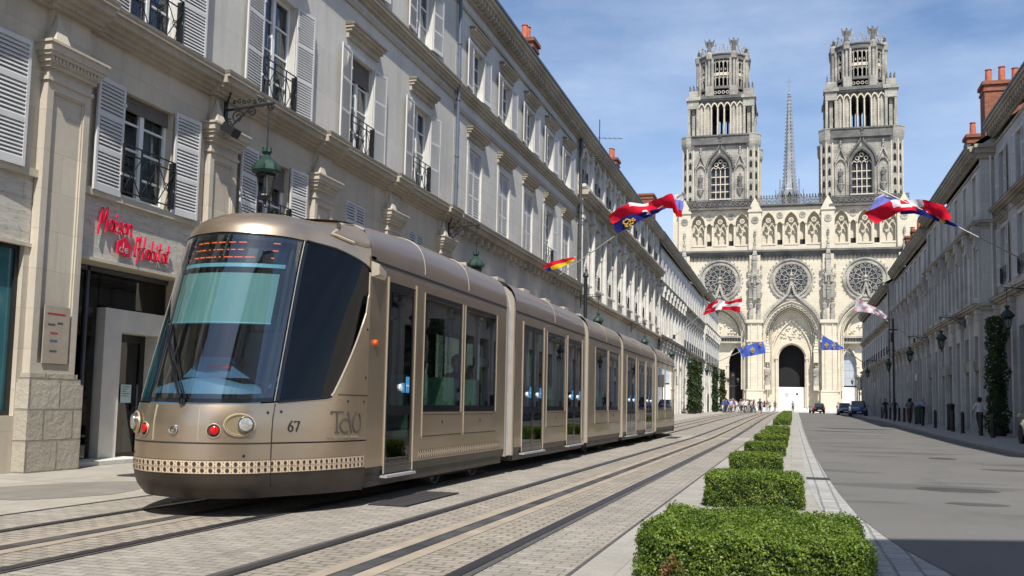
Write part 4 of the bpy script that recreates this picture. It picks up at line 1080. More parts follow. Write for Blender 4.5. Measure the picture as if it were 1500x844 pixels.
    rows = {2.885: [(-3.9,-3.3),(-2.4,-1.9),(-1.75,-1.2),(-1.0,-.55),(-.4,.1),(.35,.8),(1.0,1.5),(3.0,3.5)],
            2.80: [(-3.85,-3.3),(-2.4,-2.2),(-2.1,-1.8),(-1.7,-1.3),(-1.05,-.9),(-.65,-.5),(-.38,.08),(.35,.5),(.62,.9),(1.05,1.42),(3.05,3.45)],
            2.715: [(-3.9,-3.25),(-2.35,-1.8),(-1.7,-1.2),(-1.1,-.55),(-.45,-.3),(-.1,.05),(.3,.85),(.95,1.5),(1.6,2.2),(3.05,3.25)]}
    for z, rr in rows.items():
        for a, b_ in rr: mb.grid([[F(nose(t, z+dz, -.082)) for t in tr(a, b_, 2)] for dz in (-.005, .005)])
    fin(mb, 'led_text', M['led'], ds)
    for s in (-1, 1):
        mb = MB(); mb.grid([[F(nose(s*t, z, -.05)) for t in (4.35, 4.62)] for z in tr(1.2, 2.85, 8)]); fin(mb, 'pillar', M['paleblue'] if s < 0 else M['cabin'], tram)
    # driver's compartment
    mb = MB(); mb.grid([[F((TC-1.12, 10.3, z)), F((TC+1.12, 10.3, z))] for z in (.4, 3.0)]); mb.grid([[F(nose(t, .95, -.1)) for t in ts], [F((TC+t*.1, 10.3, .95)) for t in ts]])
    mb.grid([[F(nose(t, ZT(t)-.01, -.06)) for t in ts], [F((TC+t*.1, 10.3, 2.9)) for t in ts]]); fin(mb, 'cab_interior', M['cabin'], tram)
    mb = MB()
    p = lambda x0, x1, y0, y1, z0, z1: mb.hexa([F((TC+x, y, z)) for z in (z0, z1) for x, y in ((x0, y0), (x1, y0), (x1, y1), (x0, y1))])
    p(-.25, .25, 9.5, 9.95, 1.2, 1.3); p(-.24, .24, 9.85, 9.98, 1.3, 1.95); p(-.13, .13, 9.86, 9.96, 1.98, 2.15); fin(mb, 'driver_seat', M['dash'], tram)
    # intake pod and small camera fin on the roof shoulder
    for s in (-1, 1):
        pts = [(6.3, 1.9), (7.3, 3.9), (8.5, 3.6), (9.0, 2.4), (8.9, 1.1), (7.6, 1.5)]
        mb = MB(); ctr = (7.8, 2.5)
        rim = []
        for i in range(len(pts)):
            for k in range(5):
                a, b_ = pts[i], pts[(i+1) % len(pts)]; f = k/5; rim.append((a[0]+(b_[0]-a[0])*f, a[1]+(b_[1]-a[1])*f))
        ins = [(ctr[0]+(t-ctr[0])*.8, ctr[1]+(q_-ctr[1])*.8) for t, q_ in rim]
        mb.grid([[F(rooftop(s*t, q_, .006 if s > 0 else -.006)) for t, q_ in rim+rim[:1]], [F(rooftop(s*t, q_, .03*s)) for t, q_ in ins+ins[:1]]])
        k0 = [mb.P(F(rooftop(s*t, q_, .03*s))) for t, q_ in ins]; kc = mb.P(F(rooftop(s*ctr[0], ctr[1], .035*s)))
        for i in range(len(k0)): mb.face((k0[i], k0[(i+1) % len(k0)], kc))
        pod = fin(mb, 'roof_pod', M['gold'], body, smooth=25)
        mb = MB(); mb.tube([F(rooftop(s*t, q_, .012*s)) for t, q_ in rim[25:]+rim[:3]+rim[3:4]], .02, 6); fin(mb, 'pod_rim', M['goldl'], pod, smooth=True)
        mb = MB(); mb.tube([F(rooftop(s*t, q_, .014*s)) for t, q_ in rim[2:14]], .024, 6); fin(mb, 'pod_slot', M['skirt'], pod, smooth=True)
        T = (lambda u, v, n: F((TC+s*(1.2+n), u, v)))
        mb = MB(T); mb.hexa([(10.12, 2.62, 0), (10.5, 2.62, 0), (10.5, 2.66, .02), (10.12, 2.64, .1), (10.12, 2.8, 0), (10.5, 2.74, 0), (10.5, 2.72, .02), (10.12, 2.76, .1)]); cf = fin(mb, 'camera_fin', M['goldl'], body)
        mb = MB(T); mb.lathe([(.045, .0), (.04, .03)], (10.1, 2.24, .003), 12); fin(mb, 'marker_light', M['orange'], body) if False else None
        mb = MB(T); mb.lathe([(.04, .0), (.035, .03), (.001, .035)], (10.28, 1.86, .0), 12); fin(mb, 'marker_light', M['orange'], body)
    # cane-work pattern round the nose
    cane_band(lambda u, v, n: F(nose(u, v, .004+n)), tr(-8.9, 8.9, 1), None, body)

def cane_band(T, rng_, step, parent, z0=.445, z1=.575, name='cane_pattern'):
    """cream band pierced by two rows of dark dots; T(u, v, n)"""
    # positions at equal distances along the surface
    n = 400; us = tr(rng_[0], rng_[-1], n); P_ = [Vector(T(u, z0, 0)) for u in us]; L_ = [0]
    for a, b_ in zip(P_, P_[1:]): L_.append(L_[-1]+(b_-a).length)
    tot = L_[-1]; k = int(tot/.078)
    def at(s_): 
        import bisect
        i = min(max(bisect.bisect(L_, s_)-1, 0), n-1); f = (s_-L_[i])/max(1e-9, L_[i+1]-L_[i]); return us[i]+(us[i+1]-us[i])*f
    mb = MB(); g = [at(tot*i/120) for i in range(121)]
    mb.grid([[T(u, z, .0) for u in g] for z in (z0, z1)]); o = mb.build(name, M['cane'], parent)
    mb = MB(); zm = (z0+z1)/2; rr = .02
    for i in range(k):
        s_ = tot*(i+.5)/k
        for zc in (zm-.031, zm+.031):
            mb.poly([T(at(s_+rr*math.cos(2*PI*j/8)), zc+rr*math.sin(2*PI*j/8), .004) for j in range(8)])
        s2 = tot*(i+1)/k
        for zc in (zm-.031, zm+.031):
            for dz in (-.022, .022): mb.poly([T(at(s2+.006*math.cos(2*PI*j/4)), zc+dz*.7+.006*math.sin(2*PI*j/4), .004) for j in range(4)])
    mb.build('dark_dots', M['holes'], o)
    mb = MB(); 
    for zc in (z0, zm, z1): mb.grid([[T(u, zc-.002, .003) for u in g], [T(u, zc+.002, .003) for u in g]])
    mb.build('thin_lines', M['skirt'], o)

nose_part(False); nose_part(True)

def module(y0, y1, parts, label=None, roofseams=(), cane=None, wheels=()):
    """parts: list of ('door'|'window', y0, y1)"""
    mid = (y0+y1)/2
    ops = [(a, b_, .33, 2.63) if k == 'door' else (a, b_, 1.06, 2.63) for k, a, b_ in parts]
    body = None
    for s in (1, -1):
        T = lambda u, v, n, s=s: (TC+s*(1.2+n), u, v)
        mb = MB(T); wall(mb, y0, y1, .43, 2.72, [(o[0], o[1], max(.43, o[2]), o[3]) for o in ops], .05)
        if body is None: body = mb.build('carriage_side', M['gold'], tram, (TC, mid, 0), fix=False)
        else: mb.build('carriage_side', M['gold'], tram, (TC, mid, 0), fix=False)
        for k, a, b_ in parts:
            if k == 'window':
                f = MB(T); e = .035
                f.box(a, a+e, 1.06, 2.63, -.03, -.004); f.box(b_-e, b_, 1.06, 2.63, -.03, -.004); f.box(a+e, b_-e, 2.57, 2.63, -.03, -.004); f.box(a+e, b_-e, 1.06, 1.15, -.03, -.004)
                f = f.build('window', M['blackp'], body, T(mid, 1.06, 0))
                g = MB(T); g.quad((a+e, 1.15, -.008), (b_-e, 1.15, -.008), (b_-e, 2.57, -.008), (a+e, 2.57, -.008)); g.build('pane', M['sideglass'], f)
                for e_, q_ in ((a-.018, .72), (b_+.004, 1.06)): t = MB(T); t.box(e_, e_+.014, q_, 2.63, .001, .008); t.build('window_trim', M['goldl'], f)
                p = MB(T); p.box(a-.03, b_+.03, .735, .745, .001, .004); p.box(a+.0, b_, 1.02, 1.026, .001, .003); 
                p.lathe([(.02, 0), (.018, .005)], ((a+b_)/2, .92, .001), 10); p.build('panel_seam', M['under'], f)
            else:
                f = MB(T); n = 2 if b_-a > 1.2 else 1; w_ = (b_-a)/n
                for i in range(n):
                    c0, c1 = a+i*w_+.01, a+(i+1)*w_-.01
                    f.box(c0, c0+.07, .33, 2.63, -.03, -.006); f.box(c1-.07, c1, .33, 2.63, -.03, -.006); f.box(c0+.07, c1-.07, 2.52, 2.63, -.03, -.006)
                    f.box(c0+.07, c1-.07, .33, .45, -.03, -.006); f.box(c0+.07, c1-.07, 1.02, 1.14, -.03, -.006)
                f = f.build('door', M['blackp'], body, T(mid, .33, 0))
                g = MB(T)
                for i in range(n):
                    c0, c1 = a+i*w_+.08, a+(i+1)*w_-.08
                    g.mi = 1; g.quad((c0, .45, -.01), (c1, .45, -.01), (c1, 1.02, -.01), (c0, 1.02, -.01)); g.mi = 0; g.quad((c0, 1.14, -.01), (c1, 1.14, -.01), (c1, 2.52, -.01), (c0, 2.52, -.01))
                g.build('pane', [M['sideglass'], M['lowglass']], f)
                t = MB(T); t.box(a-.03, b_+.03, .285, .315, -.05, .06); t.build('door_step', M['silver'], f)
                for e_ in (a-.03, b_+.008): t = MB(T); t.box(e_, e_+.022, .33, 2.68, .001, .012); t.build('door_trim', M['goldl'], f)
                for i in range(n):
                    c1 = a+(i+1)*w_-.14
                    if s > 0:
                        t = MB(T); t.box(c1-.08, c1+.03, 1.3, 1.5, -.0095, -.008); t.box(c1-.24, c1-.12, 1.3, 1.42, -.0095, -.008); t.build('sticker', M['sticker'], f)
                        t = MB(T); t.box(c1-.07, c1+.02, 1.38, 1.4, -.0078, -.007); t.lathe([(.045, 0), (.04, .02)], (c1-.27, 1.36, -.008), 14); t.build('door_button', M['stickw'], f)
        # shoulder of the roof
        rf = MB()
        prof = [(1.2, 2.72), (1.2, 2.80)] + [(1.2*p_, 2.86+d_*1.13) for p_, d_ in [cr(ROOFP, q) for q in tr(0, 7, 14)]]
        hz = lambda y, z: z if z < 2.861 else 2.86+(z-2.86)*(1-.18*max(0, 1-(y-10.2)/1.6)*(y0 < 11)-.18*max(0, 1-(40.0-y)/1.6)*(y1 > 39))
        rf.grid([[(TC+s*x, y, hz(y, z)) for y in tr(y0, y1, 10)] for x, z in prof])
        rr = rf.build('roof_cover', M['goldroof'], body, (TC, mid, 2.7), smooth=50)
        mb = MB(T); mb.box(y0, y1, 2.80, 2.825, -.01, .006); mb.build('cant_rail_gap', M['under'], rr)
        sm = MB()
        for y in roofseams: sm.tube([(TC+s*(x+.002), y, hz(y, z)+.001) for x, z in prof[2:]], .006, 4)
        if roofseams: sm.build('roof_seam', M['goldl'], rr)
        mb = MB(T); segs = []
        mb.box(y0+.05, y1-.05, .2, .325, -.08, -.04); mb.quad((y0, .325, -.04), (y1, .325, -.04), (y1, .43, -.002), (y0, .43, -.002)); mb.build('underskirt', M['skirt'], body)
        if cane:
            for a, b_ in cane: cane_band(lambda u, v, n: T(u, v, .003+n), [a, b_], None, body, .46, .565)
    mb = MB(); mb.box(TC-1.14, TC+1.14, y0, y1, .2, .34); mb.build('floor', M['floor'], body)
    mb = MB(); mb.box(TC-1.15, TC+1.15, y0, y1, 2.66, 2.7); mb.build('ceiling', M['cabin'], body)
    # saloon: seat backs and poles
    yy = y0+.9; i = 0
    while yy < y1-.5:
        if not any(k == 'door' and a-.3 < yy < b_+.3 for k, a, b_ in parts):
            for sx in (-.78, .78):
                m2 = MB(); x = TC+sx
                m2.hexa([(x-.36, yy, .75), (x+.36, yy, .75), (x+.36, yy+.1, .75), (x-.36, yy+.1, .75), (x-.33, yy+.1, 1.55), (x+.33, yy+.1, 1.55), (x+.33, yy+.17, 1.55), (x-.33, yy+.17, 1.55)])
                m2.box(x-.36, x+.36, yy-.4, yy, .72, .8); m2.build('seat', M['seat'], body, (x, yy, .75))
        else:
            for sx in (-.85, .85):
                m2 = MB(); m2.tube([(TC+sx, yy, .34), (TC+sx, yy, 2.66)], .02, 8); m2.build('grab_pole', M['bluebar'], body, smooth=True)
        yy += 1.05
    for y in wheels:
        for s in (1, -1):
            m2 = MB(); m2.lathe([(.27, -s*.06), (.29, -s*.04), (.27, s*.05), (.25, s*.05), (.23, s*.0), (.05, s*.02), (.001, s*.02)], (TC+s*.84, y, .29), 24, axis=0)
            m2.build('wheel', M['wheel'], body, smooth=True)
    if wheels:
        m2 = MB(); m2.box(TC-.9, TC+.9, wheels[0]-.6, wheels[-1]+.6, .12, .3); m2.build('bogie', M['under'], body)
    return body

mA = module(10.12, 15.62, [('door', 10.64, 11.5), ('window', 11.84, 13.36), ('window', 13.5, 15.08)], roofseams=(11.8, 13.6), cane=[(11.72, 13.43), (13.45, 15.35)], wheels=(13.2, 14.9))
mB = module(16.2, 22.05, [('door', 16.72, 18.22), ('window', 18.5, 20.1), ('door', 20.32, 21.82)], roofseams=(19.1,))
mC = module(22.55, 27.05, [('window', 23.4, 25.05), ('window', 25.2, 26.8)], roofseams=(24.8,), wheels=(23.8, 25.8))
mD = module(27.5, 34.1, [('door', 28.15, 29.9), ('window', 30.35, 31.85), ('door', 32.0, 33.65)], roofseams=(30.8,))
mE = module(34.6, 40.1, [('window', 34.95, 37.0), ('window', 37.15, 39.5)], roofseams=(37,), wheels=(35.4, 37.1))

def gangway(y0, y1):
    P_ = [(1.17, .3), (1.17, 2.75)] + [(1.17*p_, 2.8+d_*1.05) for p_, d_ in [cr(ROOFP, q) for q in tr(0, 7, 8)]]
    full = [(x, z) for x, z in P_] + [(-x, z) for x, z in P_[::-1]]
    n = max(3, int((y1-y0)/.12)); mb = MB(); rows = []
    for i in range(2*n+1):
        y = y0+(y1-y0)*i/(2*n); k = .965 if i % 2 else .995
        rows.append([(TC+x*k, y, .3+(z-.3)*(k if z > 2 else 1)) for x, z in full])
    mb.grid(rows); g = mb.build('gangway', M['silver'], tram, (TC, (y0+y1)/2, 1.5), smooth=20)
    for y in (y0-.005, y1+.005):
        m2 = MB(); m2.grid([[(TC+x*1.027, yy, .3+(z-.3)*1.01) for x, z in full] for yy in (y-.045, y+.045)]); 
        m2.grid([[(TC+x*1.027, y+.045, .3+(z-.3)*1.01) for x, z in full], [(TC+x*.95, y+.045, .3+(z-.3)*.97) for x, z in full]])
        m2.grid([[(TC+x*1.027, y-.045, .3+(z-.3)*1.01) for x, z in full], [(TC+x*.95, y-.045, .3+(z-.3)*.97) for x, z in full]])
        m2.build('gangway_ring', M['goldl'], g)
for a, b_ in ((15.7, 16.12), (22.1, 22.5), (27.1, 27.45), (34.15, 34.55)): gangway(a, b_)

def strokes(name, T, lines, r, m, parent, z=.004):
    mb = MB(T)
    for L_ in lines:
        for a, b_ in zip(L_, L_[1:]):
            d = Vector((b_[0]-a[0], b_[1]-a[1])); 
            if d.length < 1e-6: continue
            d.normalize(); n = Vector((-d.y, d.x))*r; e = d*r*.5
            q = [(a[0]-n.x-e.x, a[1]-n.y-e.y), (b_[0]-n.x+e.x, b_[1]-n.y+e.y), (b_[0]+n.x+e.x, b_[1]+n.y+e.y), (a[0]+n.x-e.x, a[1]+n.y-e.y)]
            mb.prism(q, 0, z)
    return mb.build(name, m, parent)
def oval(cx, cy, rx, ry, a0=0, a1=360, n=14): return [(cx+rx*math.cos(R(a0+(a1-a0)*i/n)), cy+ry*math.sin(R(a0+(a1-a0)*i/n))) for i in range(n+1)]
TS = lambda u, v, n: (TC+1.2+.001+n, u, v)
def onside(u, v, n):          # on the curved cab flank, found by its distance along the street
    lo, hi = 5.0, 9.0
    for _ in range(24):
        m_ = (lo+hi)/2
        if nose(m_, v)[1] < u: lo = m_
        else: hi = m_
    return nose(lo, v, .003+n)
k = .3
TAO = [[(0, 1), (.62, 1)], [(0, 1), (0, .9)], [(.3, 1), (.3, 0)], [(.22, 0), (.42, 0)],
       oval(.78, .32, .3, .33, 60, 300), [(.92, 1), (1.16, 0)], [(.78, .65), (.98, .6)], oval(1.5, .5, .27, .5, 100, 420)]
strokes('lettering', onside, [[(9.48+x*.29, .84+y*.22) for x, y in L_] for L_ in TAO], .011, M['decal'], tram)
strokes('lettering', onside, [[(9.42+.018*i, .775+.012*(i % 3 == 0)), (9.428+.018*i, .797)] for i in range(30) if i not in (6, 12, 13, 20)], .0035, M['decall'], tram)
six = oval(0, .028, .024, .028, 0, 360) + []; 
strokes('fleet_number', onside, [[(8.93+x, .86+y) for x, y in oval(.03, .03, .024, .03, 90, 450)], [(8.93+.008, .89), (8.93+.016, .93), (8.93+.045, .965)],
                                 [(8.93+.075, .95), (8.93+.075, .96), (8.93+.13, .96), (8.93+.095, .86)]], .0065, M['blackp'], tram)
# ------------------------------------------------------------------ cathedral
YC = 215.0
CT = FE(YC)                                   # u = X, v = Z, n towards the street
M['cathdark'] = mat('cathedral_opening', (.008,.008,.009), .9, 0, .2, 1)
M['stained'] = mat('leaded_glass', (.03,.033,.038), .3, 0, .4, 2)
M['hoard'] = mat('white_hoarding', (.72,.72,.72), .6, 0, .04, 2)
M['screen'] = mat('grey_blue_screen', (.35,.4,.46), .6, 0, .08, .6)
M['lead'] = mat('spire_lead', (.24,.255,.265), .5, .2, .25, .4)
cath = thing('cathedral', (0, YC, 1.5), 'cream gothic cathedral with twin pierced towers, three rose windows and a slim spire', 'cathedral')

def ring(mb, uc, vc, r0, r1, n0, n1, seg=36):
    A = [(uc+r0*math.cos(2*PI*i/seg), vc+r0*math.sin(2*PI*i/seg)) for i in range(seg)]
    B = [(uc+r1*math.cos(2*PI*i/seg), vc+r1*math.sin(2*PI*i/seg)) for i in range(seg)]
    mb.band(A, B, n0, n1, True)
def bar(mb, a, b, r, n0, n1):
    d = Vector((b[0]-a[0], b[1]-a[1])); d.normalize(); q = Vector((-d.y, d.x))*r
    mb.prism([(a[0]-q.x, a[1]-q.y), (b[0]-q.x, b[1]-q.y), (b[0]+q.x, b[1]+q.y), (a[0]+q.x, a[1]+q.y)], n0, n1)
def finial(mb, u, v, n, h, r=None):
    r = r or h*.16
    mb.lathe([(r, 0), (r*.9, h*.3), (r*1.7, h*.42), (r*.7, h*.52), (r*1.5, h*.66), (r*.5, h*.78), (.01, h)], (u, v, n), 6, axis=1)
def pinnacle(mb, u, v, n, w_, h):
    mb.box(u-w_, u+w_, v, v+h*.4, n-w_, n+w_)
    i = [mb.P((u-w_*1.15, v+h*.4, n-w_*1.15)), mb.P((u+w_*1.15, v+h*.4, n-w_*1.15)), mb.P((u+w_*1.15, v+h*.4, n+w_*1.15)), mb.P((u-w_*1.15, v+h*.4, n+w_*1.15)), mb.P((u, v+h, n))]
    for k in range(4): mb.face((i[k], i[(k+1) % 4], i[4]))
    for k in range(1, 5):
        z = v+h*.4+h*.6*k/5; q = w_*1.15*(1-k/5)
        mb.box(u-q-.1, u+q+.1, z, z+.12, n+q-.06, n+q+.1)
    mb.box(u-.12, u+.12, v+h-.1, v+h+.25, n-.12, n+.12)
def ogee(uc, a, vs, h, tip, n=8):
    A = arc(uc, a, vs, h, 16); k = len(A)//2
    L = A[:k-2]; R_ = A[k+3:]
    return L + [(uc-a*.12, vs+h+tip*.25), (uc-.05, vs+h+tip)], [(uc+.05, vs+h+tip), (uc+a*.12, vs+h+tip*.25)] + R_
def crockets(mb, path, n, s=.16):
    for (a, b) in zip(path, path[1:]):
        L = math.hypot(b[0]-a[0], b[1]-a[1]); k = max(1, int(L/.62))
        for i in range(k):
            f = (i+.5)/k; u, v = a[0]+(b[0]-a[0])*f, a[1]+(b[1]-a[1])*f
            mb.box(u-s, u+s, v-s, v+s, n-s, n+s)
def statue(mb, u, v, n, h):
    w_ = h*.14
    mb.lathe([(w_*1.1, 0), (w_*.95, h*.2), (w_*.8, h*.45), (w_*1.15, h*.66), (w_*1.2, h*.76), (w_*.5, h*.83), (w_*.42, h*.85)], (u, v, n), 10, axis=1, sy=.75)
    mb.lathe([(.01, -.5*h*.14), (h*.055, -h*.03), (h*.06, h*.02), (.01, h*.075)], (u, v+h*.91, n+.02), 8, axis=1)
    mb.box(u-w_*.9, u+w_*.2, v+h*.48, v+h*.56, n+w_*.4, n+w_*.95)
def quatre(mb, u0, u1, v0, v1, n0, n1, step=.95):
    k = max(1, round((u1-u0)/step)); w_ = (u1-u0)/k; r = min(w_, v1-v0)*.45
    for i in range(k):
        uc, vc = u0+(i+.5)*w_, (v0+v1)/2
        ring(mb, uc, vc, r*.62, r, n0, n1, 10); mb.box(u0+i*w_-.05, u0+i*w_+.05, v0, v1, n0, n1)
        bar(mb, (uc-r*.6, vc), (uc+r*.6, vc), .05, n0, n1); bar(mb, (uc, vc-r*.6), (uc, vc+r*.6), .05, n0, n1)
    mb.box(u0, u1, v0-.12, v0, n0-.05, n1+.05); mb.box(u0, u1, v1, v1+.12, n0-.05, n1+.05)

BAYS = (-15.1, 0.0, 15.1); PIERS = (-22.8, -7.6, 7.6, 22.8)
# lower wall
mb = MB(CT)
ops = [(0, 5.3, 1.0, 17.0, 6.6), (-15.1, 5.2, 1.0, 16.9, 6.6), (15.1, 5.2, 1.0, 16.9, 6.6)]
wall(mb, -25.5, 25.5, .5, 34.4, ops + [(c, 4.2, 29-.0001, 29.0, 4.2) for c in ()], 2.2)
mb.build('west_wall', M['cath'], cath, fix=False)
def portal_back(c, doors, name, central):
    mb = MB(lambda u, v, n: CT(u, v, n-2.2))
    wall(mb, c-5.5, c+5.5, 1.0, 24.0, doors, 1.2); pb = mb.build(name, M['cath'], cath, CT(c, 1.5, 0), fix=False)
    return pb
pc = portal_back(0, [(0, 2.72, 1.5, 12.1, 3.0)], 'central_portal', True)
pl = portal_back(-15.1, [(-11.8, 1.5, 1.5, 10.6, 3.9), (-18.4, 1.5, 1.5, 10.6, 3.9)], 'side_portal', False)
pr = portal_back(15.1, [(11.9, 1.5, 1.5, 10.6, 3.9), (18.5, 1.5, 1.5, 10.6, 3.9)], 'side_portal', False)
mb = MB(CT); mb.box(-3.4, 3.4, 1, 16, -5.4, -5.2); mb.build('dark_nave', M['cathdark'], pc)
mb = MB(CT); mb.box(-2.72, 2.72, 1.5, 5.9, -3.2, -3.1); h = mb.build('hoarding', M['hoard'], pc)
mb = MB(CT)
for i in range(4): mb.box(-1.5, -.7+.1*(i % 2), 4.5-i*.25, 4.6-i*.25, -3.099, -3.09)
mb.lathe([(.28, 0), (.28, .01)], (1.1, 4.4, -3.1), 12); mb.build('poster_print', M['ink'], h)
for c, p in ((-11.8, pl), (-18.4, pl)):
    mb = MB(CT); mb.box(c-1.9, c+1.9, 1, 15, -5.2, -5.0); mb.build('dark_nave', M['cathdark'], p)
for c in (11.9, 18.5):
    mb = MB(CT); mb.box(c-1.5, c+1.5, 6.4, 14.6, -3.3, -3.2); s_ = mb.build('scaffold_screen', M['screen'], pr, CT(c, 6, -3.2))
    mb = MB(CT); [mb.box(c-1.5, c+1.5, z, z+.06, -3.2, -3.17) for z in (8, 9.6, 11.2, 12.8)]; [mb.box(c+x, c+x+.05, 6.4, 14, -3.2, -3.165) for x in (-.8, 0, .7)]; mb.build('screen_seams', M['cathg'], s_)
    mb = MB(CT); mb.box(c-1.5, c+1.5, 6.1, 6.4, -3.3, -3.15); mb.build('dark_rail', M['cathdark'], pr)
    mb = MB(CT); mb.box(c-1.5, c+1.5, 1.5, 6.1, -3.3, -3.2); mb.build('hoarding', M['hoard'], pr)
def archivolts(c, a, vs, h, parent, steps, m='cath', dn=.36, da=.34, n0=.3):
    for i in range(steps):
        a1 = a - i*da; h1 = h - i*da*1.05; mb = MB(CT)
        A, B = arc(c, a1, vs, h1, 20), arc(c, a1-da*.6, vs, h1-da*.6, 20)
        mb.band(A, B, n0-(i+1)*dn-.2, n0-i*dn)
        for s in (-1, 1):
            u = c + s*(a1-da*.3); mb.box(min(u-.1, u+.1), max(u-.1, u+.1), 5.2, vs, n0-(i+1)*dn, n0-i*dn-.03)
        mb.build('archivolt', M[m], parent, CT(c, vs, 0))
archivolts(0, 5.95, 17.2, 7.2, pc, 6)
# carved openwork fringe and ogee gable over the central portal
mb = MB(CT)
A = arc(0, 5.2, 17.4, 6.2, 22)
for (u, v) in A[1:-1]:
    ring(mb, u*.97, v-.25, .22, .36, .1, .35, 8)
L, R_ = ogee(0, 6.2, 17.4, 7.6, 3.3); 
for path in (L, R_):
    for a, b in zip(path, path[1:]): bar(mb, a, b, .24, .25, .75)
    crockets(mb, [(u*1.03, v+.35) for u, v in path], .5, .17)
finial(mb, 0, 27.6, .5, 3.4, .4)
mb.build('ogee_gable', M['cathg'], pc)
# tympanum carving
mb = MB(CT); rg = random.Random(4)
A, B = arc(0, 3.0, 12.1, 3.3, 16), arc(0, 3.35, 12.1, 3.7, 16); mb.band(A, B, -2.2, -1.85)
for s in (-1, 1): mb.box(s*3.18-.18, s*3.18+.18, 1.5, 12.1, -2.2, -1.85); mb.box(s*3.2-.35, s*3.2+.35, 11.9, 12.3, -2.2, -1.75)
A, B = arc(0, 4.1, 12.2, 8.0, 18), arc(0, 4.4, 12.2, 8.4, 18); mb.band(A, B, -2.2, -1.8); crockets(mb, arc(0, 4.5, 12.2, 8.6, 18), -1.9, .1)
mb.build('tympanum_arch', M['cath'], pc)
mb = MB(CT)
for i in range(46):
    a = rg.uniform(-1, 1); u = a*2.3; v = 17.0+rg.uniform(-.9, 2.0)*(1-abs(a)*.5); s_ = rg.uniform(.12, .34)
    mb.lathe([(.01, -s_), (s_*.7, -s_*.5), (s_, 0), (s_*.6, s_*.7), (.01, s_)], (u, v, -2.15), 6, axis=1)
mb.build('tympanum_relief', M['cath'], pc)
for c in BAYS:
    par = {0: pc, -15.1: pl, 15.1: pr}[c]
    if c:
        archivolts(c, 5.7, 17.0, 7.0, par, 4)
        mb = MB(CT); mb.box(c-5.2, c+5.2, 15.3, 15.7, -2.2, -.9); mb.box(c-5.2, c+5.2, 16.5, 16.9, -2.2, -.8)
        for i in range(18): mb.box(c-5+i*.57, c-4.72+i*.57, 15.75, 16.45, -2.2, -1.3)
        mb.build('frieze', M['cathg'], par)
        mb = MB(CT)
        for i in range(34):
            a = rg.uniform(-1, 1); u = c+a*3.2; v = 17.5+rg.uniform(0, 3.4)*(1-abs(a)); s_ = rg.uniform(.12, .32)
            mb.lathe([(.01, -s_), (s_*.7, -s_*.5), (s_, 0), (s_*.6, s_*.7), (.01, s_)], (u, v, -2.15), 6, axis=1)
        A, B = arc(c, 3.6, 17, 5.0, 18), arc(c, 3.9, 17, 5.4, 18); mb.band(A, B, -2.2, -1.8)
        mb.build('tympanum_relief', M['cath'], par)
        L, R_ = ogee(c, 6.0, 17.2, 7.4, 3.2); mb = MB(CT)
        for path in (L, R_):
            for a, b in zip(path, path[1:]): bar(mb, a, b, .22, .2, .65)
            crockets(mb, [(c+(u-c)*1.03, v+.3) for u, v in path], .45, .15)
        finial(mb, c, 27.2, .45, 3.2, .36); mb.build('ogee_gable', M['cathg'], par)
        for d_ in (-3.3, 3.3):
            mb = MB(CT); A, B = arc(c+d_, 1.5, 10.6, 3.9, 14), arc(c+d_, 1.85, 10.6, 4.4, 14); mb.band(A, B, -2.2, -1.9)
            for s in (-1, 1): mb.box(c+d_+s*1.67-.18, c+d_+s*1.67+.18, 1.5, 10.6, -2.2, -1.9); mb.box(c+d_+s*1.7-.3, c+d_+s*1.7+.3, 10.3, 10.7, -2.2, -1.8)
            mb.build('door_moulding', M['cath'], par)
# portal statues beside the central door
for s in (-1, 1):
    for dz, u in ((0, 5.0), ):
        mb = MB(CT); statue(mb, s*u, 6.2, .15, 4.4); mb.build('statue', M['cathg'], pc, CT(s*u, 6.2, .15))
        mb = MB(CT); mb.box(s*u-.55, s*u+.55, 5.2, 6.2, -.3, .6); pinnacle(mb, s*u, 11.1, .2, .5, 5.5); mb.build('niche', M['cath'], pc, CT(s*u, 5.2, 0))
# plinth, steps, mouldings
mb = MB(CT)
for u0, u1 in ((-25.5, -20.2), (-9.8, -5.5), (5.5, 9.8), (20.2, 25.5), (-16.8, -13.4), (13.4, 16.8)):
    d_ = -2.2 if abs((u0+u1)/2) < 17 and abs((u0+u1)/2) > 12 else 0
    mb.box(u0, u1, .5, 1.9, d_, d_+.8); mb.box(u0, u1, 1.9, 2.6, d_, d_+.55); mb.box(u0, u1, 5.0, 5.3, d_, d_+.4)
mb.build('plinth', M['cath'], cath)
mb = MB(CT)
for i in range(4): mb.box(-24+i*.3, 24-i*.3, zg(205)-.2 + i*.16+.05, zg(205)-.04+i*.16+.05, -3.2, 3.6-i*.7)
mb.build('steps', M['pale'], cath)
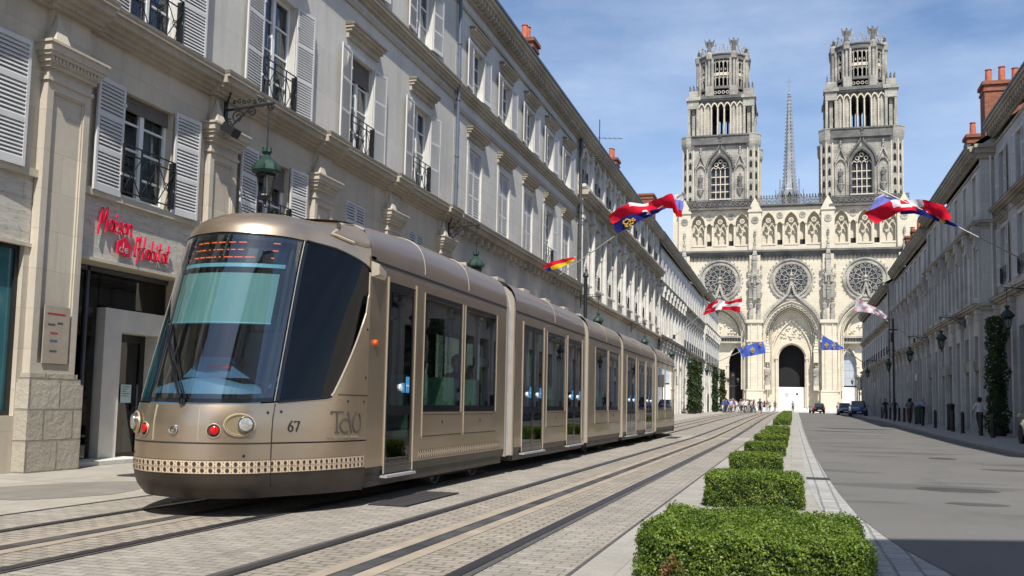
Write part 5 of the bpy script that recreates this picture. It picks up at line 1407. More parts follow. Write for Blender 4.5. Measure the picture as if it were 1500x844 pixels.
# piers with niches and pinnacles
first = None
for u in PIERS:
    p = MB(CT)
    p.box(u-1.75, u+1.75, .5, 5.0, 0, 2.1); p.box(u-1.5, u+1.5, 5.0, 19.5, 0, 1.8); p.box(u-1.7, u+1.7, 4.9, 5.3, 0, 2.2); p.box(u-1.75, u+1.75, 15.4, 15.8, 0, 2.05); p.box(u-1.8, u+1.8, 19.5, 20.2, 0, 2.2)
    p.box(u-1.15, u+1.15, 20.2, 34.4, 0, .9)
    for k in (-1, 1): p.box(u+k*.75-.1, u+k*.75+.1, 5.3, 19.5, 1.8, 2.0)
    p.box(u-1.35, u+1.35, 35.6, 44.0, -.2, .75)
    p.prism([(u-1.6, 44.0), (u+1.6, 44.0), (u, 47.2)], -.2, 1.0)
    pr_ = p.build('pier', M['cath'], cath, CT(u, 1.5, 0))
    q = MB(CT)
    for k in (-1, 1):
        statue(q, u+k*.8, 21.2, 1.25, 3.2); q.box(u+k*.8-.45, u+k*.8+.45, 20.2, 21.2, .6, 1.8)
        pinnacle(q, u+k*.8, 24.9, 1.2, .42, 6.2); statue(q, u+k*.55, 28.2, 1.75, 2.2)
        for z in (25, 27, 29, 31): finial(q, u+k*1.35, z, 1.0, 1.6, .16)
    pinnacle(q, u, 29.5, 1.1, .5, 9.3); pinnacle(q, u, 24.5, 1.7, .34, 5.2)
    q.build('niche_group', M['cathg'], pr_)
    q = MB(CT); ring(q, u, 42.2, .5, .8, .75, .9, 14)
    for i in range(6): bar(q, (u, 42.2), (u+.5*math.cos(i*PI/3), 42.2+.5*math.sin(i*PI/3)), .07, .76, .86)
    finial(q, u, 38.3, 1.0, 1.8, .2); q.build('gable_roundel', M['cathg'], pr_)
# roses
def rose(c):
    r = MB(CT)
    for r0, r1, n1 in ((4.25, 4.6, .35), (3.85, 4.25, .1), (3.5, 3.85, .3)): ring(r, c, 29.0, r0, r1, -.05, n1, 44)
    crockets(r, [(c+4.9*math.cos(i*PI/16), 29+4.9*math.sin(i*PI/16)) for i in range(33)], .1, .1)
    o = r.build('rose_window', M['cathg'], cath, CT(c, 29, 0))
    g = MB(CT); g.lathe([(3.5, .0), (3.5, .03)], (c, 29, .0), 40); g.build('leaded_glass', M['stained'], o)
    t = MB(CT); k = 12
    ring(t, c, 29, .25, .55, .06, .26, 16); ring(t, c, 29, .75, .88, .06, .22, 20); ring(t, c, 29, 3.36, 3.52, .05, .25, 40)
    for i in range(k):
        a = 2*PI*i/k; p = lambda rr, aa: (c+rr*math.cos(aa), 29+rr*math.sin(aa))
        bar(t, p(.5, a), p(2.3, a), .075, .06, .24)
        b0 = p(2.72, a+PI/k); 
        for j in range(3):
            aa = a+PI/k + (j-1)*2.1; ring(t, b0[0]+.2*math.cos(aa), b0[1]+.2*math.sin(aa), .2, .31, .06, .22, 8)
        bar(t, p(2.25, a), p(2.6, a+PI/k*.35), .06, .06, .22); bar(t, p(2.25, a), p(2.6, a-PI/k*.35), .06, .06, .22)
        bar(t, p(1.3, a), p(1.75, a+PI/k), .05, .06, .2); bar(t, p(1.3, a+2*PI/k), p(1.75, a+PI/k), .05, .06, .2)
        b1 = p(3.15, a); ring(t, b1[0], b1[1], .11, .2, .06, .2, 8)
    t.build('tracery', M['cathg'], o)
for c in BAYS: rose(c)
# balcony belt and gallery
mb = MB(CT)
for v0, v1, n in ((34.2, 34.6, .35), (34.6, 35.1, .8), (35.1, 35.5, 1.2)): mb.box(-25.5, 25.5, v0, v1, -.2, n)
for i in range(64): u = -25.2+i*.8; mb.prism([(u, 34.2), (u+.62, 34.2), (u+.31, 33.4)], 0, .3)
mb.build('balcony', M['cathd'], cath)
mb = MB(CT); gops = []
for b0 in BAYS:
    for d_ in (-4.75, 0, 4.75): gops.append((b0+d_, 1.42, 36.7, 41.3, 2.5))
    for d_ in (-2.37, 2.37): gops.append((b0+d_, .55, 36.7, 41.0, .8))
wall(mb, -25.5, 25.5, 35.5, 45.0, gops, 1.3); mb.build('gallery_wall', M['cath'], cath, fix=False)
mb = MB(CT); mb.box(-25.5, 25.5, 35.5, 45, -1.7, -1.3); mb.build('gallery_back', M['cath'], cath)
g0 = None
for b0 in BAYS:
    for d_ in (-4.75, 0, 4.75):
        c = b0+d_; t = MB(CT); t.box(c-.07, c+.07, 36.7, 40.7, -.3, 0)
        for s in (-1, 1): A, B = arc(c+s*.7, .5, 40.2, .95, 8), arc(c+s*.7, .66, 40.2, 1.2, 8); t.band(A, B, -.3, 0); t.box(c+s*1.34-.06, c+s*1.34+.06, 36.7, 40.3, -.3, 0)
        ring(t, c, 42.15, .35, .55, -.3, 0, 12); ring(t, c-.75, 41.3, .18, .3, -.3, 0, 8); ring(t, c+.75, 41.3, .18, .3, -.3, 0, 8)
        bar(t, (c-.4, 42.15), (c+.4, 42.15), .06, -.3, 0); bar(t, (c, 41.7), (c, 42.5), .06, -.3, 0)
        A, B = arc(c, 1.45, 41.3, 2.6, 16), arc(c, 1.75, 41.3, 3.0, 16); t.band(A, B, 0, .25); t.box(c-1.5, c+1.5, 36.6, 37.0, -.3, .1)
        if g0 is None: g0 = t.build('gallery_tracery', M['cath'], cath, CT(c, 36.7, 0)); gc = c
        else: copy_tree(g0, (c-gc, 0, 0), cath)
    for d_ in (-2.37, 2.37):
        t = MB(CT); t.box(b0+d_-.5, b0+d_+.5, 36.75, 38.0, -1.3, -1.2); t.build('niche_opening', M['cathdark'], cath)
        t = MB(CT); ring(t, b0+d_, 43.2, .45, .7, -.05, .12, 12); [bar(t, (b0+d_, 43.2), (b0+d_+.45*math.cos(i*PI/2.5), 43.2+.45*math.sin(i*PI/2.5)), .07, 0, .1) for i in range(5)]; t.build('roundel', M['cathg'], cath)
mb = MB(CT)
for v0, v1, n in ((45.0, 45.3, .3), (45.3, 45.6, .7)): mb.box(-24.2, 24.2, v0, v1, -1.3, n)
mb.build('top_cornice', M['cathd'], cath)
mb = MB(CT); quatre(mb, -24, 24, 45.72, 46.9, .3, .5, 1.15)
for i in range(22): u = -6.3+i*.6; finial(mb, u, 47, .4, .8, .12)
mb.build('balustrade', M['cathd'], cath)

# towers
def tower(c, flipk):
    D = 16.4; cy = YC + D/2                  # square plan about (c, cy)
    t = MB(); z0, z1 = 45, 61.0; hw = 6.9
    faces = [lambda u, v, n: (c+u, YC-n, v), lambda u, v, n: (c+u, YC+D+n, v), lambda u, v, n: (c-8.1-n+.9, cy+u, v), lambda u, v, n: (c+8.1+n-.9, cy+u, v)]
    TW = None
    # belfry stage walls with a big pointed window in each face
    for fi, F in enumerate(faces):
        mb = MB(F); wall(mb, -6.9, 6.9, z0, z1, [(0, 2.0, 47.3, 53.9, 3.1)], .8)
        o = mb.build('tower_wall', M['cathg'], cath, F(0, z0, 0), fix=False)
        if fi == 0: TW = o
        mb = MB(F); mb.box(-2.1, 2.1, 47, 57.2, -1.3, -1.1); mb.build('dark_glass', M['stained'], o)
        w_ = MB(F)
        for k in (-1, 0, 1): w_.box(k*1.0-.09, k*1.0+.09, 47.3, 54.3, -.85, -.5)
        for z in (49.0, 50.7, 52.4): w_.box(-2, 2, z-.1, z+.1, -.8, -.55)
        for k in (-1.5, -.5, .5, 1.5): A, B = arc(k, .42, 53.9, .6, 8), arc(k, .56, 53.9, .8, 8); w_.band(A, B, -.8, -.5)
        for a, b_ in ((-1, 55.2), (0, 55.9), (1, 55.2)): ring(w_, a*.9, b_, .3, .48, -.8, -.5, 10)
        w_.box(-2.4, 2.4, 46.9, 47.3, -.4, .4); w_.build('window_tracery', M['cath'], o)
        w_ = MB(F); A, B = arc(0, 2.05, 53.9, 3.2, 16), arc(0, 2.5, 53.9, 3.8, 16); w_.band(A, B, 0, .4)
        for s in (-1, 1): w_.box(s*2.28-.22, s*2.28+.22, 47.3, 53.9, 0, .4)
        L, R_ = ogee(0, 2.9, 54.0, 4.2, 2.6)
        for path in (L, R_):
            for a, b_ in zip(path, path[1:]): bar(w_, a, b_, .14, .2, .6)
            crockets(w_, [(u*1.08, v+.2) for u, v in path], .45, .13)
        finial(w_, 0, 60.2, .6, 2.2, .3); w_.build('window_gable', M['cathd'], o)
        for s in (-1, 1):
            n_ = MB(F); statue(n_, s*4.3, 49.6, .35, 3.4); n_.build('statue', M['cathd'], o, F(s*4.3, 49.6, .35))
            n_ = MB(F); n_.lathe([(.15, -1.4), (.6, -.3), (.75, 0), (.75, .15)], (s*4.3, 49.4, .2), 8, axis=1)
            n_.box(s*4.3-1.2, s*4.3-1.0, 46.9, 54.4, 0, .35); n_.box(s*4.3+1.0, s*4.3+1.2, 46.9, 54.4, 0, .35)
            for q in (-1, 1): bar(n_, (s*4.3+q*1.2, 54.3), (s*4.3, 57.4), .16, 0, .5)
            A, B = arc(s*4.3, .8, 54.0, .9, 8), arc(s*4.3, 1.0, 54.0, 1.2, 8); n_.band(A, B, 0, .4); crockets(n_, [(s*4.3-1.3, 54.6), (s*4.3, 57.8), (s*4.3+1.3, 54.6)], .3, .12); finial(n_, s*4.3, 57.3, .3, 2.1, .22)
            n_.build('niche', M['cathg'], o, F(s*4.3, 49, 0))
        if fi < 1 or True:
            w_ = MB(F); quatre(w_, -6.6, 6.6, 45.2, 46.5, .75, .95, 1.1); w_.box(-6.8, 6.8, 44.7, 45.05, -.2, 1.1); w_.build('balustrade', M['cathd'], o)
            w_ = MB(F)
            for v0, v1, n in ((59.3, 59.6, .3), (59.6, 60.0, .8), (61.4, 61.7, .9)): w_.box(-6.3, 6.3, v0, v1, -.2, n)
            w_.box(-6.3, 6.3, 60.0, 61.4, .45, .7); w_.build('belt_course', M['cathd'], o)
    # corner turrets
    for sx in (-1, 1):
        for sy in (-1, 1):
            x, y = c+sx*6.6, cy+sy*6.6; t = MB()
            t.lathe([(1.75, 45), (1.75, 58.4), (1.9, 58.8), (2.15, 59.4), (2.25, 60.0), (2.25, 61.5), (2.35, 61.6), (2.35, 61.8), (.2, 61.9)], (x, y, 0), 8, a0=PI/8)
            o = t.build('corner_turret', M['cathg'], cath, (x, y, 45))
            t = MB()
            for k in range(8):
                a = k*PI/4; 
                for z in (47.2, 49.8, 52.4, 55.0, 57.4):
                    q = lambda u, v, n: (x+(1.63+n)*math.cos(a)-u*math.sin(a), y+(1.63+n)*math.sin(a)+u*math.cos(a), v)
                    m2 = t; m2.T = q; m2.prism([(-.28, z-.8), (.28, z-.8), (.28, z+.35), (0, z+.85), (-.28, z+.35)], -.1, .02)
            t.T = None; t.build('lancets', M['cathdark'], o)
            t = MB()
            for k in range(8):
                a = k*PI/4+PI/8; t.tube([(x+1.8*math.cos(a), y+1.8*math.sin(a), 45), (x+1.8*math.cos(a), y+1.8*math.sin(a), 59)], .14, 5)
            t.build('shafts', M['cath'], o)
    # arcaded stage
    for fi, F0 in enumerate(faces):
        F = lambda u, v, n, F0=F0: F0(u, v, n-(1.6 if fi < 2 else 1.6-.9))
        fine = MB(F); w = .82
        aops = [(k*1.42, .5, 62.2, 68.6, .9) for k in (-1, 0, 1)]
        wall(fine, -5.0, 5.0, 61.5, 70.2, aops, 1.0); o = fine.build('arcade_wall', M['cathg'], cath, F(0, 61.7, 0), fix=False)
        s_ = MB(F)
        for k in range(-4, 4): s_.tube([(k*1.42+.71, 61.8, .35), (k*1.42+.71, 68.7, .35)], .15, 6)
        for k in range(-3, 4):
            A, B = arc(k*1.42, .5, 68.6, .8, 8), arc(k*1.42, .7, 68.6, 1.15, 8); s_.band(A, B, .0, .5)
            if abs(k) > 1: s_.box(k*1.42-.08, k*1.42+.08, 62, 68.8, 0, .14)
        s_.build('arcade_shafts', M['cath'], o)
        s_ = MB(F)
        for v0, v1, n in ((69.9, 70.15, .4), (70.15, 70.5, .75), (70.5, 71.2, .95)): s_.box(-5.6, 5.6, v0, v1, -.6, n)
        for i in range(14): u = -5.2+i*.76; s_.prism([(u, 69.9), (u+.6, 69.9), (u+.3, 69.3)], 0, .35)
        s_.build('arcade_cornice', M['cathd'], o)
    for sx in (-1, 1):
        for sy in (-1, 1):
            x, y = c+sx*6.1, cy+sy*6.1; t = MB()
            for dx in (-1, 1):
                for dy in (-1, 1): t.box(x+dx*.95-.24, x+dx*.95+.24, y+dy*.95-.24, y+dy*.95+.24, 61.7, 69)
            t.box(x-1.25, x+1.25, y-1.25, y+1.25, 68.4, 70.3); t.box(x-1.6, x+1.6, y-1.6, y+1.6, 70.3, 71.1); t.box(x-.95, x+.95, y-.95, y+.95, 71.1, 72.6)
            t.box(x-sx*.0-.35, x+.35, y-.35, y+.35, 61.7, 69)
            o = t.build('corner_pavilion', M['cathg'], cath, (x, y, 61.7))
            t = MB()
            for dx in (-.8, 0, .8):
                for dy in (-.8, 0, .8):
                    if dx or dy: t.lathe([(.16, 72.5), (.22, 73.1), (.08, 73.3), (.2, 73.6), (.01, 74.2)], (x+dx, y+dy, 0), 5)
            t.build('pinnacles', M['cathd'], o)
    mb = MB(); mb.box(c-5.4, c+5.4, cy-5.4, cy+5.4, 71.0, 71.25); mb.build('platform', M['cathd'], cath)
    # pierced round crown
    Rr = 5.5; t = MB(); P_ = lambda a, r, z: (c+r*math.cos(a), cy+r*math.sin(a), z)
    def rnd(r0, r1, za, zb, m, name, par=cath):
        q = MB(); q.lathe([(r0, za), (r1, za), (r1, zb), (r0, zb), (r0, za)], (c, cy, 0), 48); return q.build(name, M[m], par, (c, cy, za))
    cr_ = rnd(5.2, 6.0, 73.3, 73.9, 'cathd', 'crown'); rnd(5.1, 6.05, 71.2, 71.6, 'cathd', 'crown_ring', cr_); rnd(5.1, 6.1, 80.2, 81.2, 'cathd', 'crown_ring', cr_); rnd(5.2, 5.7, 76.4, 77.1, 'cath', 'crown_ring', cr_); rnd(5.3, 6.3, 81.2, 81.45, 'cathd', 'crown_ring', cr_)
    for k in range(40):
        a = 2*PI*(k+.5)/40; F = lambda u, v, n, a=a: (c+(5.68+n)*math.cos(a)-u*math.sin(a), cy+(5.68+n)*math.sin(a)+u*math.cos(a), v)
        t.T = F; ring(t, 0, 72.45, .22, .4, -.15, .15, 8)
        t.box(-.1, .1, 73.9, 80.2, -.2, .1)
        A, B = arc(.42, .3, 75.5, .45, 6), arc(.42, .42, 75.5, .65, 6); t.band(A, B, -.15, .1)
        A, B = arc(.42, .3, 79.2, .5, 6), arc(.42, .42, 79.2, .75, 6); t.band(A, B, -.15, .1)
        t.box(.3, .54, 77.6, 78.1, -.15, .1)
        if k % 2 == 0:
            bar(t, (-.84, 81.4), (0, 83.0), .11, .0, .2); bar(t, (.84, 81.4), (0, 83.0), .11, .0, .2); t.box(-.1, .1, 82.8, 84.0, .0, .2); t.box(-.3, .3, 83.3, 83.55, .0, .2)
            bar(t, (-.84, 82.2), (-.84, 83.0), .1, 0, .2)
    t.T = None; t.build('crown_lattice', M['cathg'], cr_)
    for k in range(8):
        a = PI/4*round(k/2-.01)*0 + (k//2)*PI/2 + (R(27) if k % 2 == 0 else R(63)); x, y, _ = P_(a, 5.95, 0); t = MB()
        for q in range(3):
            aa = a+(q-1)*.13; xx, yy, _ = P_(aa, 6.1 if q == 1 else 5.95, 0); t.tube([(xx, yy, 71.2), (xx, yy, 80.4)], .33, 7)
        t.box(x-.8, x+.8, y-.8, y+.8, 71.1, 73.9); t.lathe([(.75, 80.3), (.85, 81.2), (.9, 81.6), (.4, 82.0)], (x, y, 0), 8); t.build('crown_buttress', M['cathg'], cr_, (x, y, 71.2))
        t = MB(lambda u, v, n: (u, n, v))
        if k in (0, 3, 4, 7) or k in (5, 6): 
            h_ = 3.4 if k in (5, 6) else 1.6
            if k in (5, 6): statue(t, x, 81.9, y, h_); t.prism([(x-.2, 84.0), (x-1.15, 85.3), (x-.9, 83.6), (x-.2, 83.0)], y, y+.25); t.prism([(x+.2, 84.0), (x+1.15, 85.1), (x+.9, 83.6), (x+.2, 83.0)], y, y+.25); t.build('angel_statue', M['cathd'], cr_, (x, y, 82))
            else: finial(t, x, 82, y, h_, .25); t.build('finial', M['cathd'], cr_, (x, y, 82))
tower(-15.1, 1); tower(14.6, 1)
# nave, aisles and spire behind
mb = MB(); 
for x0, x1, z in ((-23, 23, 30), (-9, 9, 42)): mb.box(x0, x1, YC+7.3 if z == 42 else YC+16.5, YC+120, 0, z)
for s in (-23.2, 23.2):
    for i in range(9): mb.box(s-2, s+2, YC+20+i*11, YC+21.2+i*11, 0, 34)
mb.build('nave', M['cathg'], cath)
mb = MB(); mb.box(-25.5, -23, YC+.2, YC+16, .5, 45); mb.box(23, 25.5, YC+.2, YC+16, .5, 45); mb.box(-23, 23, YC+1.8, YC+16.3, 35.6, 44.9); mb.build('tower_base_core', M['cathg'], cath)
mb = MB()
mb.poly([(-9.5, YC+2, 42), (9.5, YC+2, 42), (0, YC+2, 45.9)]); mb.quad((-9.5, YC+2, 42), (-9.5, YC+120, 42), (0, YC+120, 45.9), (0, YC+2, 45.9)); mb.quad((9.5, YC+2, 42), (9.5, YC+120, 42), (0, YC+120, 45.9), (0, YC+2, 45.9))
mb.build('nave_roof', M['slate'], cath, fix=False)
SY = 290; mb = MB()
mb.lathe([(2.7, 60), (2.5, 61.5), (2.6, 66), (2.3, 66.5), (1.85, 70), (1.25, 82), (.65, 95), (.35, 100.5), (.5, 101), (.12, 101.6), (.08, 108)], (-.4, SY, 0), 8, a0=PI/8)
sp_ = mb.build('spire', M['lead'], cath, (-.4, SY, 60))
mb = MB()
for k in range(8):
    a = PI/8+k*PI/4
    for j in range(26):
        z = 67+j*1.32; r = interp([(66, 2.35), (70, 1.9), (82, 1.3), (95, .7), (101, .4)], z)+.12
        mb.box(-.4+r*math.cos(a)-.13, -.4+r*math.cos(a)+.13, SY+r*math.sin(a)-.13, SY+r*math.sin(a)+.13, z, z+.28)
    mb.tube([(-.4+3.0*math.cos(a), SY+3.0*math.sin(a), 59), (-.4+3.0*math.cos(a), SY+3.0*math.sin(a), 66.5), (-.4+2.9*math.cos(a), SY+2.9*math.sin(a), 70)], .16, 5)
    mb.tube([(-.4+4.2*math.cos(a), SY+4.2*math.sin(a), 56), (-.4+4.2*math.cos(a), SY+4.2*math.sin(a), 66)], .12, 4)
    mb.tube([(-.4+4.2*math.cos(a), SY+4.2*math.sin(a), 63.5), (-.4+2.8*math.cos(a), SY+2.8*math.sin(a), 66)], .1, 4)
mb.box(-1.5, .7, SY-.08, SY+.08, 105.3, 105.55); mb.box(-.9, .1, SY-.08, SY+.08, 104.0, 104.2)
mb.build('crockets', M['lead'], sp_)
mb = MB()
for k in range(8):
    a = k*PI/4; T = lambda u, v, n, a=a: (-.4+(2.42+n)*math.cos(a)-u*math.sin(a), SY+(2.42+n)*math.sin(a)+u*math.cos(a), v)
    mb.T = T; mb.prism([(-.55, 59), (.55, 59), (.55, 64), (0, 65.4), (-.55, 64)], -.05, .02)
mb.T = None; mb.build('spire_openings', M['cathdark'], sp_); sp_.scale = (1, 1, .835)
# ------------------------------------------------------------------ hedges
def leafmat(name, a, b, c=None, trans=.25):
    m, nt = new_mat(name); N = NT(nt); p = N.pos()
    r = N.n('ShaderNodeObjectInfo')
    f = N.n('ShaderNodeTexWhiteNoise', noise_dimensions='3D', i_Vector=N.n('ShaderNodeVectorMath', operation='SNAP', i_0=p, i_1=(.035, .035, .035)).outputs[0]).outputs[0]
    col = N.mix(f, a, b)
    col = N.mix(N.ramp(N.noise(p, 2.2, 4, .6), .45, .75), col, tuple(.7*x for x in a))
    if c: col = N.mix(N.ramp(N.noise(p, 1.1, 3, .5), .68, .72), col, c)
    d = N.n('ShaderNodeBsdfPrincipled', i_Base_Color=col, i_Roughness=.5); d.inputs['Specular IOR Level'].default_value = .35
    t = N.n('ShaderNodeBsdfTranslucent', i_Color=N.mix(.5, col, (.25, .4, .03))).outputs[0]
    N.out(N.n('ShaderNodeMixShader', i_0=trans, i_1=d.outputs[0], i_2=t).outputs[0]); return m
M['box'] = leafmat('box_leaves', (.05,.1,.01), (.2,.27,.035))
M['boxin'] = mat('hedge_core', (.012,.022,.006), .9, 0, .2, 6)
M['brown'] = leafmat('dry_leaves', (.2,.1,.04), (.38,.2,.09))
M['conif'] = leafmat('climber_leaves', (.018,.04,.012), (.05,.085,.025))
M['blossom'] = mat('white_blossom', (.7,.7,.66), .7, 0, .1, 9)
M['bark'] = mat('bark', (.1,.075,.05), .9, 0, .3, 8, .01)

def leaves(name, pts, nrm, size, m, parent, loc, tilt=.7):
    n = len(pts); a = rng.normal(size=(n, 3)); d = nrm + tilt*a; d /= np.linalg.norm(d, axis=1)[:, None]
    x = np.cross(d, rng.normal(size=(n, 3))); x /= np.linalg.norm(x, axis=1)[:, None]; y = np.cross(d, x)
    s = size*rng.uniform(.6, 1.25, n)[:, None]
    v = np.stack([pts - x*s*.5, pts - y*s*.28 + d*s*.06, pts + x*s*.5, pts + y*s*.28 + d*s*.06], 1).reshape(-1, 3) - np.array(loc)
    me = bpy.data.meshes.new(name); f = np.arange(4*n).reshape(-1, 4)
    me.vertices.add(4*n); me.vertices.foreach_set('co', v.ravel()); me.loops.add(4*n); me.loops.foreach_set('vertex_index', f.ravel())
    me.polygons.add(n); me.polygons.foreach_set('loop_start', np.arange(0, 4*n, 4)); me.polygons.foreach_set('loop_total', np.full(n, 4))
    me.materials.append(m); me.update(); me.validate()
    return link(name, me, parent, loc)

def boxpts(n, x0, x1, y0, y1, z0, z1, bulge=.05, rad=.07):
    ax, ay, az = x1-x0, y1-y0, z1-z0
    areas = np.array([ax*ay*1.2, ax*az, ax*az, ay*az, ay*az]); k = rng.choice(5, n, p=areas/areas.sum())
    u, v = rng.random(n), rng.random(n); P = np.zeros((n, 3)); Nn = np.zeros((n, 3))
    for i in range(5):
        m = k == i
        if i == 0: P[m] = np.c_[x0+ax*u[m], y0+ay*v[m], np.full(m.sum(), z1)]; Nn[m] = (0, 0, 1)
        elif i < 3: P[m] = np.c_[x0+ax*u[m], np.full(m.sum(), y0 if i == 1 else y1), z0+az*v[m]]; Nn[m] = (0, -1 if i == 1 else 1, 0)
        else: P[m] = np.c_[np.full(m.sum(), x0 if i == 3 else x1), y0+ay*u[m], z0+az*v[m]]; Nn[m] = (-1 if i == 3 else 1, 0, 0)
    # round the edges: pull towards an inner box, then push out by the radius
    lo = np.array([x0+rad, y0+rad, z0-1]); hi = np.array([x1-rad, y1-rad, z1-rad]); Cn = np.clip(P, lo, hi); D = P-Cn; L = np.linalg.norm(D, axis=1)[:, None]
    Nn = D/np.maximum(L, 1e-6); P = Cn + Nn*rad
    w1 = np.sin(P[:, 0]*7+P[:, 1]*5)*np.sin(P[:, 1]*9+P[:, 2]*8+1)*.6 + np.sin(P[:, 0]*23+P[:, 1]*19+P[:, 2]*21)*.4
    P = P + Nn*((w1*bulge)[:, None] + rng.normal(0, .012, n)[:, None] - rng.exponential(.018, n)[:, None])
    return P, Nn

def hedge(x0, x1, y0, y1, h, n, size, label, brown=False, lod=0):
    z = zg(y0); t = thing('clipped_hedge', ((x0+x1)/2, (y0+y1)/2, z), label, 'hedge', 'clipped box hedges down the middle of the street')
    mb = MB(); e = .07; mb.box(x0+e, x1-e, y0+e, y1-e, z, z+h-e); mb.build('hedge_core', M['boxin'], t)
    P, Nn = boxpts(n, x0, x1, y0, y1, z, z+h)
    o = leaves('foliage', P, Nn, size, M['box'], t, W[t.name]); 
    if n > 8000:      # longer young shoots standing out of the clipped top
        k = 1500; Q = np.c_[rng.uniform(x0+.05, x1-.05, k), rng.uniform(y0+.05, y1-.05, k), z+h+rng.uniform(0, .035, k)]
        leaves('young_shoots', Q, np.tile((.0, 0., .3), (k, 1)), size*1.15, M['box'], t, W[t.name], 1.0)
    if brown:
        k = 600; Q = np.c_[rng.normal(-.74, .07, k), np.full(k, y0)-rng.uniform(-.02, .03, k), z+rng.uniform(.0, .26, k)]
        Q = Q[(Q[:, 0] > x0) & (Q[:, 2] < z+.25-.9*np.abs(Q[:, 0]+.74))]
        leaves('dry_patch', Q, np.tile((0., -1., 0.), (len(Q), 1)), size, M['brown'], t, W[t.name])
    return t
hedge(-.99, .46, 6.35, 8.15, .375, 80000, .022, 'nearest and largest clipped box hedge with a dry brown patch low on its front', True)
hedge(-1.02, .11, 12.0, 12.95, .38, 20000, .029, 'second clipped box hedge from the camera, right behind the largest one')
hl = ['third', 'fourth', 'fifth', 'sixth', 'seventh', 'eighth', 'ninth', 'tenth', 'eleventh', 'twelfth']
proto = None
ys = [(18.9, 19.9), (25.1, 26.3), (31.3, 32.8), (37.4, 39.0), (43.6, 45.4), (61.5, 64.0), (67.6, 70.2), (74, 77), (80, 83), (86, 89.5), (92, 95.5), (98, 102), (104, 108), (111, 115), (118, 123)]
for i, (a, b_) in enumerate(ys):
    hedge(-1.14+.01*i, -.2+.02*min(i, 8), a, b_, .31 if i < 2 else .36, max(1800, 9000-700*i), .034+.006*i, (hl[i] + ' clipped box hedge in the row, counted from the camera') if i < 10 else 'small far clipped box hedge in the row leading to the cathedral')

# ------------------------------------------------------------------ leafy columns
def column(x, y, h, r, n, size, label, blossom=0, m='conif', group='leafy climbing columns against the house fronts'):
    z = zg(y) + (.1 if x > 6 else 0)
    t = thing('leafy_column', (x, y, z), label, 'climbing plant', group)
    mb = MB(); mb.tube([(x, y, z), (x, y, z+h*.97)], r*.45, 8); mb.build('trunk', M['bark'], t)
    a = rng.random(n)*2*PI; hh = rng.random(n)*h; rr = r*(.82+.18*np.sin(hh*3.1+a*2)+.16*np.sin(hh*7+a*3+2)+.12*np.sin(hh*17+a*5))*(1-.25*(hh/h)**6)*np.sqrt(rng.uniform(.45, 1.05, n))
    P = np.c_[x+rr*np.cos(a), y+rr*np.sin(a), z+.12+hh]; Nn = np.c_[np.cos(a), np.sin(a), np.full(n, .35)]
    leaves('foliage', P, Nn, size, M[m], t, W[t.name], .9)
    if blossom:
        a = rng.random(blossom)*2*PI; hh = rng.random(blossom)*h*.9; P = np.c_[x+r*1.02*np.cos(a), y+r*1.02*np.sin(a), z+.3+hh]; Nn = np.c_[np.cos(a), np.sin(a), 0*a]
        leaves('blossoms', P, Nn, size*.55, M['blossom'], t, W[t.name], .3)
    mb = MB(); mb.lathe([(r*.7, 0), (r*.78, .35), (r*.7, .36), (.01, .34)], (x, y, z), 14); mb.build('planter', M['iron'], t, smooth=True)
column(8.95, 48.2, 5.3, .5, 9000, .12, 'dark leafy column dotted with white blossom beside the parked pale green car', 130)
column(-10, 102.5, 5.7, .62, 4500, .2, 'broad dark green leafy column, left one of the nearer pair behind the tram')
column(-9.9, 108, 5.6, .5, 3500, .2, 'dark green leafy column, right one of the nearer pair behind the tram')
column(-9.8, 131, 5.9, .45, 3200, .24, 'dark green leafy column, left one of the far pair before the cathedral square')
column(-9.6, 142, 5.9, .5, 3000, .24, 'last dark green leafy column before the cathedral square')

# ------------------------------------------------------------------ flags
def cloth(name, m):
    mm, nt = new_mat(name); N = NT(nt)
    d = N.n('ShaderNodeBsdfDiffuse', i_Color=C(m)).outputs[0]; t = N.n('ShaderNodeBsdfTranslucent', i_Color=C(m)).outputs[0]
    N.out(N.n('ShaderNodeMixShader', i_0=.45, i_1=d, i_2=t).outputs[0]); return mm
FC = {k: cloth('flag_'+k, v) for k, v in dict(red=(.72,.02,.045), white=(.8,.78,.8), navy=(.02,.025,.16), blue=(.1,.17,.6), lilac=(.25,.3,.75), gold=(.75,.5,.06), pink=(.78,.4,.5), yellow=(.85,.6,.03)).items()}
M['pole'] = mat('pale_pole', (.32,.31,.29), .4, .2, .05, 3)
def spl(pts, n):
    out = []
    L = [0]
    for a, b_ in zip(pts, pts[1:]): L.append(L[-1]+math.hypot(a[0]-b_[0], a[1]-b_[1]))
    for i in range(n+1):
        s = L[-1]*i/n
        for k in range(len(pts)-1):
            if s <= L[k+1]+1e-9: f = (s-L[k])/max(1e-9, L[k+1]-L[k]); out.append((pts[k][0]+(pts[k+1][0]-pts[k][0])*f, pts[k][1]+(pts[k+1][1]-pts[k][1])*f)); break
    return out
